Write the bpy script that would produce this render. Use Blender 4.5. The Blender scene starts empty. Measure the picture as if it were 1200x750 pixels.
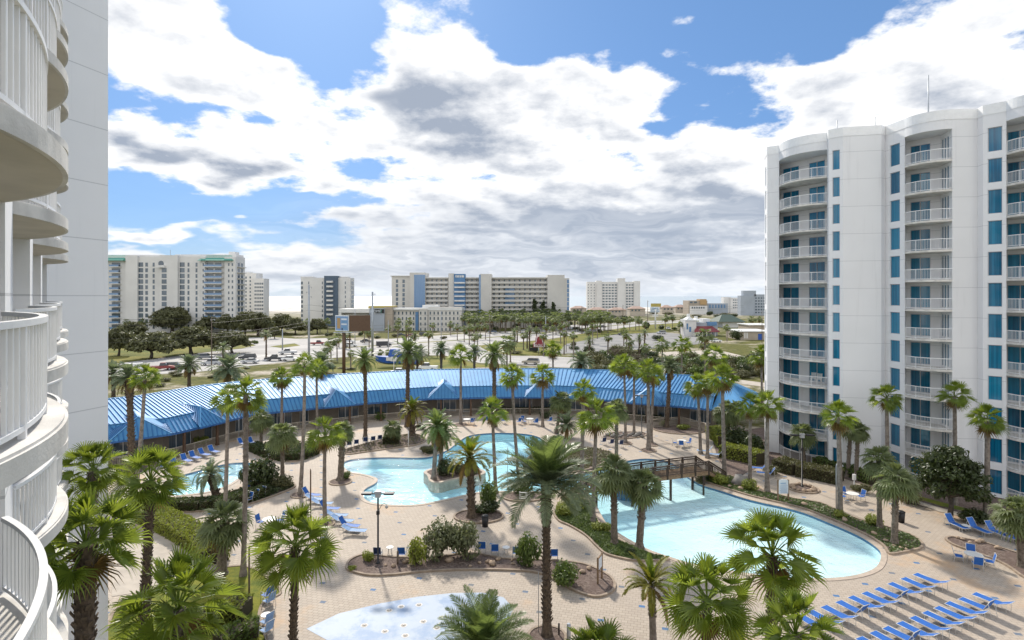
import bpy, math, random
import bmesh
from mathutils import Vector, Matrix

C = bpy.context.scene
COL = C.collection
PI = math.pi
EYE, FOC, HORY = 18.7, 680.0, 347.0
rnd = random.Random(7)

def G(px, py, h=0.0):
    Z = (EYE - h) * FOC / (py - HORY)
    return ((px - 600.0) / FOC * Z, Z)

def AX(px, Z):
    return (px - 600.0) / FOC * Z

def AZ(py, Z):
    return EYE + (HORY - py) / FOC * Z

# ------------------------------------------------------------------ mesh builder
class MB:
    def __init__(self):
        self.v = []; self.f = []; self.m = []; self.s = []
    def add(self, pts, faces, m=0, smooth=False):
        b = len(self.v)
        self.v.extend([tuple(p) for p in pts])
        for f in faces:
            self.f.append([b + i for i in f]); self.m.append(m); self.s.append(smooth)
    def quad(self, a, b, c, d, m=0):
        self.add([a, b, c, d], [(0, 1, 2, 3)], m)
    def tri(self, a, b, c, m=0):
        self.add([a, b, c], [(0, 1, 2)], m)
    def box(self, c, s, rz=0.0, m=0):
        hx, hy, hz = s[0] / 2, s[1] / 2, s[2] / 2
        cs, sn = math.cos(rz), math.sin(rz)
        pts = []
        for dz in (-hz, hz):
            for dx, dy in ((-hx, -hy), (hx, -hy), (hx, hy), (-hx, hy)):
                pts.append((c[0] + dx * cs - dy * sn, c[1] + dx * sn + dy * cs, c[2] + dz))
        self.add(pts, [(3, 2, 1, 0), (4, 5, 6, 7), (0, 1, 5, 4), (1, 2, 6, 5), (2, 3, 7, 6), (3, 0, 4, 7)], m)
    def bar(self, p, q, w, h=None, m=0, up=(0, 0, 1)):
        h = h or w
        p, q = Vector(p), Vector(q)
        d = (q - p)
        if d.length < 1e-6: return
        d.normalize()
        u = Vector(up)
        if abs(d.dot(u)) > .98: u = Vector((0, 1, 0))
        s = d.cross(u).normalized(); t = s.cross(d).normalized()
        s = s * (w / 2); t = t * (h / 2)
        pts = [p - s - t, p + s - t, p + s + t, p - s + t, q - s - t, q + s - t, q + s + t, q - s + t]
        self.add(pts, [(0, 1, 2, 3), (7, 6, 5, 4), (0, 4, 5, 1), (1, 5, 6, 2), (2, 6, 7, 3), (3, 7, 4, 0)], m)
    def tube(self, path, radii, n=8, m=0, cap=True, smooth=True):
        path = [Vector(p) for p in path]
        if not hasattr(radii, '__len__'): radii = [radii] * len(path)
        b = len(self.v); prev = None
        for i, p in enumerate(path):
            d = (path[min(i + 1, len(path) - 1)] - path[max(i - 1, 0)]).normalized()
            u = prev if prev is not None else (Vector((1, 0, 0)) if abs(d.x) < .9 else Vector((0, 1, 0)))
            s = (u - d * u.dot(d)).normalized(); t = d.cross(s); prev = s
            for k in range(n):
                a = 2 * PI * k / n
                self.v.append(tuple(p + (s * math.cos(a) + t * math.sin(a)) * radii[i]))
        for i in range(len(path) - 1):
            for k in range(n):
                k2 = (k + 1) % n
                self.f.append([b + i * n + k, b + i * n + k2, b + (i + 1) * n + k2, b + (i + 1) * n + k])
                self.m.append(m); self.s.append(smooth)
        if cap:
            self.f.append([b + k for k in range(n)][::-1]); self.m.append(m); self.s.append(False)
            e = b + (len(path) - 1) * n
            self.f.append([e + k for k in range(n)]); self.m.append(m); self.s.append(False)
    def prism(self, poly, z0, z1, m=0):
        n = len(poly)
        pts = [(p[0], p[1], z0) for p in poly] + [(p[0], p[1], z1) for p in poly]
        a = sum(poly[i][0] * poly[(i + 1) % n][1] - poly[(i + 1) % n][0] * poly[i][1] for i in range(n))
        fs = [tuple(range(n))[::-1], tuple(range(n, 2 * n))]
        fs += [(i, (i + 1) % n, n + (i + 1) % n, n + i) for i in range(n)]
        if a < 0: fs = [tuple(f)[::-1] for f in fs]
        self.add(pts, fs, m)
    def ball(self, c, r, m=0, n=8, k=5, jit=0.0, rg=None):
        pts = []; fs = []
        for i in range(k + 1):
            th = PI * i / k
            for j in range(n):
                ph = 2 * PI * j / n
                q = 1 + (rg.uniform(-jit, jit) if rg else 0)
                pts.append((c[0] + r[0] * q * math.sin(th) * math.cos(ph), c[1] + r[1] * q * math.sin(th) * math.sin(ph), c[2] + r[2] * q * math.cos(th)))
        for i in range(k):
            for j in range(n):
                fs.append((i * n + j, (i + 1) * n + j, (i + 1) * n + (j + 1) % n, i * n + (j + 1) % n))
        self.add(pts, fs, m, True)
    def mesh(self, name, mats):
        me = bpy.data.meshes.new(name)
        me.from_pydata(self.v, [], self.f)
        for mm in (mats if isinstance(mats, (list, tuple)) else [mats]): me.materials.append(mm)
        me.polygons.foreach_set('material_index', self.m)
        me.polygons.foreach_set('use_smooth', self.s)
        me.update()
        return me
    def build(self, name, mats, parent=None, world=False):
        return link(name, self.mesh(name, mats), parent, world)

def link(name, data, parent=None, world=False):
    o = bpy.data.objects.new(name, data); COL.objects.link(o)
    if parent is not None:
        o.parent = parent
        if world and parent.type == 'EMPTY': o.location = [-c for c in parent.location]
    return o

def tag(o, label, cat=None, group=None, kind=None):
    o['label'] = label
    if cat: o['category'] = cat
    if group: o['group'] = group
    if kind: o['kind'] = kind
    return o

def thing(name, label, cat, loc=(0, 0, 0), rz=0.0, group=None):
    o = bpy.data.objects.new(name, None); COL.objects.link(o)
    o.empty_display_size = .3
    o.location = loc; o.rotation_euler = (0, 0, rz)
    return tag(o, label, cat, group)

KIDS = {}
def dup(root, loc, rz, label, group=None, scale=None):
    r = root.copy(); COL.objects.link(r); r.location = loc; r.rotation_euler = (0, 0, rz); r['label'] = label
    if scale: r.scale = (scale, scale, scale)
    if group: r['group'] = group
    if root.name not in KIDS: KIDS[root.name] = [(c, list(c.children)) for c in root.children]
    for ch, gs in KIDS[root.name]:
        c = ch.copy(); COL.objects.link(c); c.parent = r
        for g in gs:
            d = g.copy(); COL.objects.link(d); d.parent = c
    return r

# ------------------------------------------------------------------ polygons
def smooth_poly(pts, sub=6):
    n = len(pts); out = []
    for i in range(n):
        p0, p1, p2, p3 = (Vector(pts[(i + k) % n]) for k in (-1, 0, 1, 2))
        for s in range(sub):
            t = s / sub
            out.append(tuple(.5 * ((2 * p1) + (p2 - p0) * t + (2 * p0 - 5 * p1 + 4 * p2 - p3) * t * t + (3 * p1 - p0 - 3 * p2 + p3) * t ** 3)))
    return ccw(out)

def ccw(p):
    n = len(p)
    a = sum(p[i][0] * p[(i + 1) % n][1] - p[(i + 1) % n][0] * p[i][1] for i in range(n))
    return list(p) if a > 0 else list(p)[::-1]

def offset(p, d):
    """d > 0 grows a counter-clockwise outline"""
    n = len(p); out = []
    for i in range(n):
        a, b, c = Vector(p[i - 1]), Vector(p[i]), Vector(p[(i + 1) % n])
        e1 = (b - a); e2 = (c - b)
        if e1.length < 1e-7 or e2.length < 1e-7:
            out.append(tuple(b)); continue
        n1 = Vector((e1.y, -e1.x)).normalized(); n2 = Vector((e2.y, -e2.x)).normalized()
        nn = n1 + n2
        if nn.length < .3: nn = n1
        nn.normalize()
        k = max(.6, nn.dot(n1))
        out.append(tuple(b + nn * (d / k)))
    return out

def sheet(outer, holes=(), z=0.0):
    bm = bmesh.new(); es = []
    for loop in [outer] + list(holes):
        vs = [bm.verts.new((p[0], p[1], z)) for p in loop]
        es += [bm.edges.new((vs[i], vs[(i + 1) % len(vs)])) for i in range(len(vs))]
    bmesh.ops.triangle_fill(bm, use_beauty=True, use_dissolve=False, edges=es, normal=(0, 0, 1))
    bm.normal_update()
    m = MB(); bm.verts.index_update()
    m.v = [tuple(v.co) for v in bm.verts]
    for f in bm.faces:
        ix = [v.index for v in f.verts]
        if f.normal.z < 0: ix = ix[::-1]
        m.f.append(ix); m.m.append(0); m.s.append(False)
    bm.free()
    return m

def ring(m, inner, outer_, z0, z1, mi=0):
    """a kerb: flat top between two outlines with vertical sides"""
    n = len(inner)
    for i in range(n):
        j = (i + 1) % n
        a, b, c, d = inner[i], inner[j], outer_[j], outer_[i]
        m.quad((*a, z1), (*d, z1), (*c, z1), (*b, z1), mi)
        m.quad((*d, z0), (*c, z0), (*c, z1), (*d, z1), mi)
        m.quad((*b, z0), (*a, z0), (*a, z1), (*b, z1), mi)

def inside(p, poly):
    x, y = p; r = False; n = len(poly); j = n - 1
    for i in range(n):
        if (poly[i][1] > y) != (poly[j][1] > y) and x < (poly[j][0] - poly[i][0]) * (y - poly[i][1]) / (poly[j][1] - poly[i][1]) + poly[i][0]:
            r = not r
        j = i
    return r

def ellipse(c, rx, ry=None, n=24):
    ry = ry or rx
    return [(c[0] + rx * math.cos(2 * PI * i / n), c[1] + ry * math.sin(2 * PI * i / n)) for i in range(n)]

def gp(pts):
    return [G(*p) for p in pts]

# ------------------------------------------------------------------ materials
class NT:
    def __init__(self, mat):
        mat.use_nodes = True
        self.nt = mat.node_tree; self.nt.nodes.clear()
    def n(self, t, **kw):
        nd = self.nt.nodes.new(t)
        for k, v in kw.items():
            if k.startswith('i_'):
                key = k[2:]; key = int(key) if key.isdigit() else key
                self.set(nd.inputs[key], v)
            else: setattr(nd, k, v)
        return nd
    def set(self, sock, v):
        if isinstance(v, bpy.types.NodeSocket): self.nt.links.new(v, sock)
        else: sock.default_value = v
    def math(self, op, a, b=None, c=None, clamp=False):
        nd = self.nt.nodes.new('ShaderNodeMath'); nd.operation = op; nd.use_clamp = clamp
        for i, x in enumerate((a, b, c)):
            if x is not None: self.set(nd.inputs[i], x)
        return nd.outputs[0]
    def mix(self, f, a, b, blend='MIX'):
        nd = self.nt.nodes.new('ShaderNodeMix'); nd.data_type = 'RGBA'; nd.blend_type = blend
        self.set(nd.inputs[0], f); self.set(nd.inputs[6], a); self.set(nd.inputs[7], b)
        return nd.outputs[2]
    def noise(self, vec, scale, detail=4, rough=.55):
        nd = self.n('ShaderNodeTexNoise'); nd.inputs['Scale'].default_value = scale
        nd.inputs['Detail'].default_value = detail; nd.inputs['Roughness'].default_value = rough
        if vec is not None: self.nt.links.new(vec, nd.inputs['Vector'])
        return nd.outputs['Fac']
    def ramp(self, x, lo, hi):
        nd = self.n('ShaderNodeMapRange'); nd.interpolation_type = 'SMOOTHSTEP'
        self.set(nd.inputs[0], x); self.set(nd.inputs[1], lo); self.set(nd.inputs[2], hi)
        return nd.outputs[0]
    def obj(self): return self.n('ShaderNodeTexCoord').outputs['Object']
    def pos(self): return self.n('ShaderNodeNewGeometry').outputs['Position']
    def xyz(self, v):
        s = self.n('ShaderNodeSeparateXYZ'); self.nt.links.new(v, s.inputs[0]); return s.outputs
    def bump(self, h, strength=.3, dist=.02):
        b = self.n('ShaderNodeBump'); b.inputs['Strength'].default_value = strength; b.inputs['Distance'].default_value = dist
        self.nt.links.new(h, b.inputs['Height']); return b.outputs[0]
    def out(self, sh):
        o = self.n('ShaderNodeOutputMaterial'); self.nt.links.new(sh, o.inputs[0]); return o
    def bsdf(self, color, rough=.6, metal=0.0, normal=None, spec=None):
        b = self.n('ShaderNodeBsdfPrincipled')
        self.set(b.inputs['Base Color'], color); self.set(b.inputs['Roughness'], rough)
        self.set(b.inputs['Metallic'], metal)
        if spec is not None: b.inputs['Specular IOR Level'].default_value = spec
        if normal is not None: self.nt.links.new(normal, b.inputs['Normal'])
        return b.outputs[0]

def c4(c): return (c[0], c[1], c[2], 1.0)

def mat(name, col, rough=.6, metal=0.0, var=.15, scale=3.0, bump=0.0, bscale=20.0, col2=None, spec=None):
    m = bpy.data.materials.new(name); t = NT(m)
    p = t.obj()
    n1 = t.noise(p, scale, 5)
    f = t.ramp(n1, .35, .68)
    c2 = col2 or tuple(x * (1 - var) for x in col)
    colr = t.mix(f, c4(col), c4(c2))
    nrm = None
    if bump: nrm = t.bump(t.noise(p, bscale, 4), bump, .02)
    t.out(t.bsdf(colr, rough, metal, nrm, spec))
    return m

def leafmat(name, a, b, tr, rough=.45, island=True, transl=.4):
    m = bpy.data.materials.new(name); t = NT(m)
    geo = t.n('ShaderNodeNewGeometry')
    oi = t.n('ShaderNodeObjectInfo')
    f = t.math('ADD', t.math('MULTIPLY', geo.outputs['Random Per Island'], .75), t.math('MULTIPLY', oi.outputs['Random'], .25))
    col = t.mix(f, c4(a), c4(b))
    trc = t.mix(f, c4(tr), c4(tuple(x * .7 for x in tr)))
    d = t.bsdf(col, rough, 0, None, .4)
    tl = t.n('ShaderNodeBsdfTranslucent'); t.set(tl.inputs[0], trc)
    mx = t.n('ShaderNodeMixShader'); mx.inputs[0].default_value = transl
    t.nt.links.new(d, mx.inputs[1]); t.nt.links.new(tl.outputs[0], mx.inputs[2])
    t.out(mx.outputs[0])
    return m

MT = {}
def make_mats():
    M = MT
    # pavers: running bond of small cream slabs with odd blue tiles set in on a loose diagonal grid
    m = bpy.data.materials.new('deck_pavers'); t = NT(m); p = t.pos()
    mp = t.n('ShaderNodeMapping'); mp.inputs['Rotation'].default_value = (0, 0, math.radians(14)); t.nt.links.new(p, mp.inputs[0])
    bk = t.n('ShaderNodeTexBrick'); t.nt.links.new(mp.outputs[0], bk.inputs['Vector'])
    bk.inputs['Scale'].default_value = 1.0; bk.inputs['Brick Width'].default_value = .36; bk.inputs['Row Height'].default_value = .26
    bk.inputs['Mortar Size'].default_value = .014; bk.inputs['Mortar Smooth'].default_value = .3
    bk.inputs['Color1'].default_value = (.48, .405, .325, 1); bk.inputs['Color2'].default_value = (.42, .35, .28, 1)
    bk.inputs['Mortar'].default_value = (.25, .205, .165, 1)
    big = t.ramp(t.noise(p, .12, 5), .4, .66)
    rust = t.ramp(t.noise(p, .11, 5, .65), .55, .70)
    c = t.mix(t.math('MULTIPLY', big, .35), bk.outputs[0], (.36, .30, .25, 1))
    c = t.mix(t.math('MULTIPLY', rust, .62), c, (.56, .34, .17, 1))
    fine = t.noise(p, 5, 4)
    c = t.mix(t.math('MULTIPLY', t.ramp(fine, .4, .75), .2), c, (.40, .36, .32, 1))
    xy = t.xyz(mp.outputs[0])
    P = 3.6
    row = t.math('FLOOR', t.math('DIVIDE', xy[1], 2.1))
    sh = t.math('MULTIPLY', t.math('FRACT', t.math('MULTIPLY', row, .37)), P)
    fx = t.math('FRACT', t.math('DIVIDE', t.math('ADD', xy[0], sh), P))
    fy = t.math('FRACT', t.math('DIVIDE', xy[1], 2.1))
    msk = t.math('MULTIPLY', t.math('LESS_THAN', fx, .10), t.math('LESS_THAN', fy, .124))
    cellx = t.math('FLOOR', t.math('DIVIDE', t.math('ADD', xy[0], sh), P))
    cell = t.n('ShaderNodeTexWhiteNoise', noise_dimensions='2D')
    cv = t.n('ShaderNodeCombineXYZ'); t.set(cv.inputs[0], cellx); t.set(cv.inputs[1], row); t.nt.links.new(cv.outputs[0], cell.inputs['Vector'])
    tc = t.mix(cell.outputs['Value'], (.07, .17, .34, 1), (.16, .17, .18, 1))
    c = t.mix(msk, c, tc)
    nr = t.bump(bk.outputs['Fac'], -.25, .01)
    t.out(t.bsdf(c, .72, 0, nr, .3)); M['deck'] = m

    # stucco walls with a thin joint at every storey
    def stucco(name, col, step=2.9, off=0.0, var=.07):
        m = bpy.data.materials.new(name); t = NT(m); p = t.pos(); z = t.xyz(p)[2]
        fr = t.math('FRACT', t.math('DIVIDE', t.math('ADD', z, 50 * step - off), step))
        ln = t.math('LESS_THAN', fr, .016)
        n1 = t.ramp(t.noise(p, .35, 5), .35, .7)
        c = t.mix(t.math('MULTIPLY', n1, var * 2), c4(col), c4(tuple(x * .8 for x in col)))
        # rain streaks
        mp = t.n('ShaderNodeMapping'); mp.inputs['Scale'].default_value = (2.2, 2.2, .12); t.nt.links.new(p, mp.inputs[0])
        st = t.ramp(t.noise(mp.outputs[0], 1.0, 5), .55, .78)
        c = t.mix(t.math('MULTIPLY', st, .20), c, c4(tuple(x * .62 for x in col)))
        c = t.mix(t.math('MULTIPLY', ln, .42), c, (.28, .29, .31, 1))
        nr = t.bump(t.noise(p, 22, 4), .22, .01)
        t.out(t.bsdf(c, .8, 0, nr, .25)); return m
    M['stucco'] = stucco('white_stucco', (.80, .80, .81), off=2.1)
    M['stucco_near'] = stucco('white_stucco_panels', (.86, .86, .865), off=1.3)
    M['slab'] = mat('balcony_concrete', (.74, .71, .66), .85, var=.25, scale=1.6, bump=.3, bscale=30)
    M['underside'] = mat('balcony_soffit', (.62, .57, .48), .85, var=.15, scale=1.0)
    M['white_metal'] = mat('white_painted_metal', (.86, .86, .86), .4, var=.06, scale=2)
    M['galv'] = mat('galvanised_metal', (.42, .45, .48), .45, .6, var=.2, scale=1.5)
    M['grey_frame'] = mat('grey_window_frame', (.52, .53, .55), .5, var=.1)

    def glass(name, a, b):
        m = bpy.data.materials.new(name); t = NT(m); p = t.pos()
        oi = t.n('ShaderNodeObjectInfo')
        mp = t.n('ShaderNodeMapping'); mp.inputs['Scale'].default_value = (3.2, 3.2, .05); t.nt.links.new(p, mp.inputs[0])
        cur = t.ramp(t.noise(mp.outputs[0], 2.2, 3), .42, .60)
        f = t.math('ADD', t.math('MULTIPLY', cur, .4), t.math('MULTIPLY', oi.outputs['Random'], .6))
        c = t.mix(f, c4(a), c4(b))
        wob = t.bump(t.noise(p, .8, 2), .05, .05)
        t.out(t.bsdf(c, .06, 0, wob, .8)); return m
    M['glass'] = glass('blue_tinted_glass', (.004, .085, .17), (.015, .24, .40))
    M['glass_far'] = glass('dark_far_glass', (.05, .075, .10), (.12, .16, .20))
    M['glass_blue'] = glass('blue_far_glass', (.10, .20, .36), (.16, .28, .45))

    def roofmetal(name, a, rough):
        m = bpy.data.materials.new(name); t = NT(m); p = t.pos()
        n1 = t.ramp(t.noise(p, .4, 6, .65), .35, .7)
        oi = t.math('MULTIPLY', n1, .75)
        c = t.mix(oi, c4(a), c4(tuple(x * .78 for x in a)))
        t.out(t.bsdf(c, rough, .15, t.bump(t.noise(p, 1.5, 3), .05, .05), .40)); return m
    M['roof_blue'] = roofmetal('blue_standing_seam_metal', (.085, .28, .52), .60)
    M['roof_seam_shade'] = roofmetal('shaded_blue_seam_metal', (.035, .17, .40), .5)  # same paint as the roof, darkened to imitate the ribs' shadow side
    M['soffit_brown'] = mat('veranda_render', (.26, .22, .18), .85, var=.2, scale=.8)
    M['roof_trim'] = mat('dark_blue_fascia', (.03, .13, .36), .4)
    M['roof_green'] = mat('green_tile_roof', (.10, .33, .25), .6, var=.2)
    M['roof_dgreen'] = mat('dark_green_roof', (.055, .09, .07), .7, var=.2)
    M['roof_red'] = mat('red_metal_roof', (.24, .05, .05), .5, var=.2)
    M['roof_white'] = mat('white_membrane_roof', (.72, .72, .70), .7, var=.12, scale=.3)
    M['roof_pink'] = mat('pink_tile_roof', (.42, .29, .23), .8, var=.25, scale=.4)
    M['beige'] = mat('beige_render', (.50, .44, .36), .85, var=.14, scale=.5)
    M['tan'] = mat('tan_render', (.42, .36, .29), .85, var=.14, scale=.5)
    M['far_white'] = mat('far_white_render', (.70, .69, .67), .85, var=.1, scale=.1)
    M['far_cream'] = mat('far_cream_render', (.60, .58, .54), .85, var=.1, scale=.1)
    M['far_grey'] = mat('far_grey_render', (.36, .40, .45), .85, var=.12, scale=.1)
    M['far_slate'] = mat('far_slate_cladding', (.09, .13, .18), .7, var=.15, scale=.2)
    M['far_blue'] = mat('far_blue_cladding', (.10, .22, .40), .6, var=.2, scale=.2)
    M['yellow'] = mat('yellow_paint', (.45, .36, .10), .6)
    M['orange'] = mat('orange_paint', (.46, .30, .14), .6)
    M['cobalt'] = mat('cobalt_paint', (.02, .10, .42), .4)
    M['dark_hole'] = mat('dark_interior', (.03, .03, .035), .7)
    M['curtain_glass'] = M['glass_far']

    M['kerb'] = mat('bed_kerb', (.36, .28, .21), .85, var=.3, scale=2.5, bump=.3)
    M['coping'] = mat('pool_coping', (.50, .41, .33), .75, var=.2, scale=2.5)
    M['tile_band'] = mat('waterline_tile', (.04, .17, .33), .3, var=.3, scale=5)
    m = bpy.data.materials.new('mulch'); t = NT(m); p = t.pos()
    v = t.n('ShaderNodeTexVoronoi'); v.inputs['Scale'].default_value = 9; t.nt.links.new(p, v.inputs['Vector'])
    c = t.mix(t.xyz(v.outputs['Color'])[0], (.085, .06, .05, 1), (.25, .195, .165, 1))
    c = t.mix(t.ramp(t.noise(p, .8, 4), .35, .7), c, (.14, .10, .085, 1))
    t.out(t.bsdf(c, .9, 0, t.bump(v.outputs['Distance'], .6, .05), .2)); M['mulch'] = m

    def water(name, tint, rough=.10):
        m = bpy.data.materials.new(name); t = NT(m); p = t.pos()
        b1 = t.noise(p, 1.3, 4); b2 = t.noise(p, 5.0, 3)
        h = t.math('ADD', t.math('MULTIPLY', b1, .6), t.math('MULTIPLY', b2, .25))
        nr = t.bump(h, .8, .26)
        gl = t.n('ShaderNodeBsdfGlossy'); gl.inputs['Roughness'].default_value = rough; t.nt.links.new(nr, gl.inputs['Normal'])
        tr = t.n('ShaderNodeBsdfTransparent'); tr.inputs[0].default_value = c4(tint)
        fr = t.n('ShaderNodeFresnel'); fr.inputs[0].default_value = 1.33; t.nt.links.new(nr, fr.inputs['Normal'])
        bf = t.n('ShaderNodeNewGeometry').outputs['Backfacing']
        mx = t.n('ShaderNodeMixShader'); t.nt.links.new(t.math('MULTIPLY', fr.outputs[0], t.math('SUBTRACT', 1.0, bf)), mx.inputs[0])
        t.nt.links.new(tr.outputs[0], mx.inputs[1]); t.nt.links.new(gl.outputs[0], mx.inputs[2])
        t.out(mx.outputs[0]); return m
    M['water'] = water('pool_water', (.87, .97, .985))
    m = bpy.data.materials.new('pool_plaster'); t = NT(m); p = t.pos()
    v = t.n('ShaderNodeTexVoronoi', feature='SMOOTH_F1'); v.inputs['Scale'].default_value = .9
    wp = t.n('ShaderNodeVectorMath', operation='ADD'); nz = t.n('ShaderNodeTexNoise'); nz.inputs['Scale'].default_value = .7
    t.nt.links.new(p, nz.inputs['Vector']); t.nt.links.new(p, wp.inputs[0]); t.nt.links.new(nz.outputs['Color'], wp.inputs[1]); t.nt.links.new(wp.outputs[0], v.inputs['Vector'])
    xs = t.xyz(p)
    shal = t.ramp(xs[0], 4.0, 16.0)
    deep = t.mix(shal, (.48, .78, .86, 1), (.80, .88, .89, 1))
    c = t.mix(t.math('MULTIPLY', t.ramp(t.noise(p, .22, 4), .35, .7), .4), deep, (.50, .78, .85, 1))
    c = t.mix(t.math('MULTIPLY', t.ramp(v.outputs['Distance'], .25, .75), .12), c, (.85, .93, .93, 1))
    t.out(t.bsdf(c, .8)); M['plaster'] = m

    m = bpy.data.materials.new('splash_pad_paint'); t = NT(m); p = t.pos()
    f = t.ramp(t.noise(p, .55, 6, .65), .44, .64)
    c = t.mix(t.math('MULTIPLY', f, .7), (.37, .44, .53, 1), (.15, .26, .46, 1))
    c = t.mix(t.math('MULTIPLY', t.ramp(t.noise(p, 3.0, 4), .5, .75), .18), c, (.46, .50, .55, 1))
    t.out(t.bsdf(c, .6)); M['splash'] = m

    m = bpy.data.materials.new('rough_ground'); t = NT(m); p = t.pos()
    n1 = t.ramp(t.noise(p, .045, 7, .68), .50, .62); n2 = t.ramp(t.noise(p, .5, 6, .7), .46, .60)
    grass = t.mix(n2, (.13, .125, .035, 1), (.075, .085, .025, 1))
    sand = t.mix(n2, (.50, .44, .36, 1), (.26, .22, .15, 1))
    c = t.mix(n1, grass, sand)
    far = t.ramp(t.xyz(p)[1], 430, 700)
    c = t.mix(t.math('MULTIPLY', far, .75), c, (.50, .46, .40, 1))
    t.out(t.bsdf(c, .95, 0, t.bump(t.noise(p, 3, 5), .5, .1), .1)); M['ground'] = m
    m = bpy.data.materials.new('lawn_grass'); t = NT(m); p = t.pos()
    c = t.mix(t.ramp(t.noise(p, .6, 6, .7), .4, .62), (.20, .20, .03, 1), (.10, .13, .025, 1))
    t.out(t.bsdf(c, .9, 0, t.bump(t.noise(p, 12, 4), .6, .05), .15)); M['lawn'] = m
    m = bpy.data.materials.new('verge_grass'); t = NT(m); p = t.pos()
    c = t.mix(t.ramp(t.noise(p, .1, 6, .7), .4, .62), (.21, .19, .05, 1), (.11, .13, .035, 1))
    t.out(t.bsdf(c, .9, 0, None, .1)); M['verge'] = m
    m = bpy.data.materials.new('road_concrete'); t = NT(m); p = t.pos()
    c = t.mix(t.ramp(t.noise(p, .06, 6, .6), .38, .66), (.42, .40, .375, 1), (.31, .295, .28, 1))
    c = t.mix(t.math('MULTIPLY', t.ramp(t.noise(p, 1.2, 4), .5, .7), .2), c, (.2, .19, .18, 1))
    t.out(t.bsdf(c, .85)); M['road'] = m
    m = bpy.data.materials.new('car_park_asphalt'); t = NT(m); p = t.pos()
    c = t.mix(t.ramp(t.noise(p, .08, 6, .6), .38, .66), (.27, .26, .25, 1), (.19, .185, .18, 1))
    t.out(t.bsdf(c, .9)); M['asphalt'] = m
    M['line'] = mat('road_line_paint', (.72, .71, .66), .7, var=.2, scale=.6)
    M['path'] = mat('pale_path', (.48, .42, .35), .85, var=.2, scale=.8)
    M['sand'] = mat('beach_sand', (.66, .61, .54), .95, var=.1, scale=.05)
    m = bpy.data.materials.new('sea_water'); t = NT(m); p = t.pos()
    nr = t.bump(t.noise(p, .05, 8, .75), .35, 2.0)
    t.out(t.bsdf((.32, .38, .42, 1), .55, 0, nr, 1.0)); M['sea'] = m

    # plants
    M['fan'] = leafmat('fan_palm_leaf', (.165, .225, .042), (.07, .118, .022), (.44, .54, .06), .33, transl=.48)
    M['fan_dull'] = leafmat('cabbage_palm_leaf', (.19, .225, .095), (.10, .13, .058), (.29, .35, .10), .5)
    M['fan_young'] = leafmat('young_palm_leaf', (.19, .27, .03), (.13, .20, .03), (.38, .46, .04))
    M['dead'] = leafmat('dead_palm_leaf', (.25, .17, .06), (.17, .11, .04), (.24, .16, .04), .7)
    M['date'] = leafmat('date_palm_leaf', (.18, .235, .085), (.085, .125, .048), (.30, .39, .09), .36)
    M['date_blue'] = leafmat('silver_date_leaf', (.22, .26, .155), (.12, .155, .09), (.27, .33, .14), .5)
    M['date_gold'] = leafmat('yellowing_palm_leaf', (.21, .19, .025), (.09, .11, .018), (.32, .31, .03))
    M['leaf_dark'] = leafmat('dark_tree_leaf', (.07, .092, .027), (.03, .044, .015), (.10, .14, .03), .4, transl=.25)
    M['leaf_oak'] = leafmat('live_oak_leaf', (.165, .165, .075), (.08, .085, .04), (.17, .18, .05), .6, transl=.25)
    M['leaf_olive'] = leafmat('olive_scrub_leaf', (.16, .15, .065), (.08, .085, .035), (.16, .16, .04), .6, transl=.25)
    M['leaf_lime'] = leafmat('lime_hedge_leaf', (.30, .33, .06), (.16, .20, .03), (.32, .36, .04), .6, transl=.3)
    M['leaf_green'] = leafmat('green_shrub_leaf', (.12, .165, .035), (.055, .09, .02), (.18, .26, .04), .5, transl=.3)
    M['leaf_grey'] = leafmat('oleander_leaf', (.20, .21, .11), (.10, .12, .055), (.22, .25, .08), .5, transl=.3)
    M['twig'] = mat('bare_twigs', (.17, .13, .10), .9, var=.3)
    M['hedge_core'] = mat('hedge_inner_shade', (.05, .042, .02), .95)  # dark colour of the solid core stands in for shade inside the hedges
    M['trunk_grey'] = mat('grey_palm_bark', (.25, .215, .185), .9, var=.4, scale=3.5, bump=.7, bscale=14, col2=(.14, .115, .095))
    M['trunk_date'] = mat('brown_palm_bark', (.13, .095, .065), .95, var=.4, scale=6, bump=.8, bscale=16, col2=(.06, .042, .03))
    M['trunk_sabal'] = mat('cabbage_palm_bark', (.20, .165, .13), .95, var=.4, scale=5, bump=.8, bscale=14, col2=(.10, .08, .06))
    M['bark'] = mat('tree_bark', (.12, .10, .08), .95, var=.4, scale=4, bump=.8)

    # furniture and small metalwork
    M['sling'] = mat('blue_sling_fabric', (.018, .125, .46), .65, var=.18, scale=6)
    M['sling_pale'] = mat('faded_blue_sling_fabric', (.22, .36, .60), .7, var=.2, scale=6)
    M['sling_dark'] = mat('navy_sling_fabric', (.012, .03, .10), .7, var=.15, scale=6)
    M['alu'] = mat('white_chair_frame', (.62, .62, .60), .4, .1, var=.1)
    M['table_white'] = mat('white_table_top', (.75, .74, .71), .5, var=.06)
    M['wood_dark'] = mat('dark_brown_timber', (.055, .034, .022), .75, var=.35, scale=4)
    M['wood_mid'] = mat('weathered_timber', (.26, .17, .10), .85, var=.3, scale=5)
    M['wood_post'] = mat('brown_painted_post', (.13, .075, .045), .7, var=.2)
    M['black'] = mat('black_metal', (.018, .018, .02), .45, .2, var=.2)
    M['lamp_grey'] = mat('grey_lamp_housing', (.40, .41, .42), .5, .2)
    M['rock'] = mat('sandstone_rock', (.42, .31, .22), .9, var=.35, scale=3, bump=.8, bscale=6)
    M['rock_grey'] = mat('grey_boulder', (.27, .25, .23), .9, var=.35, scale=2, bump=.8, bscale=5)
    M['sign_white'] = mat('white_sign_face', (.68, .73, .78), .6, var=.06)
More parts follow.
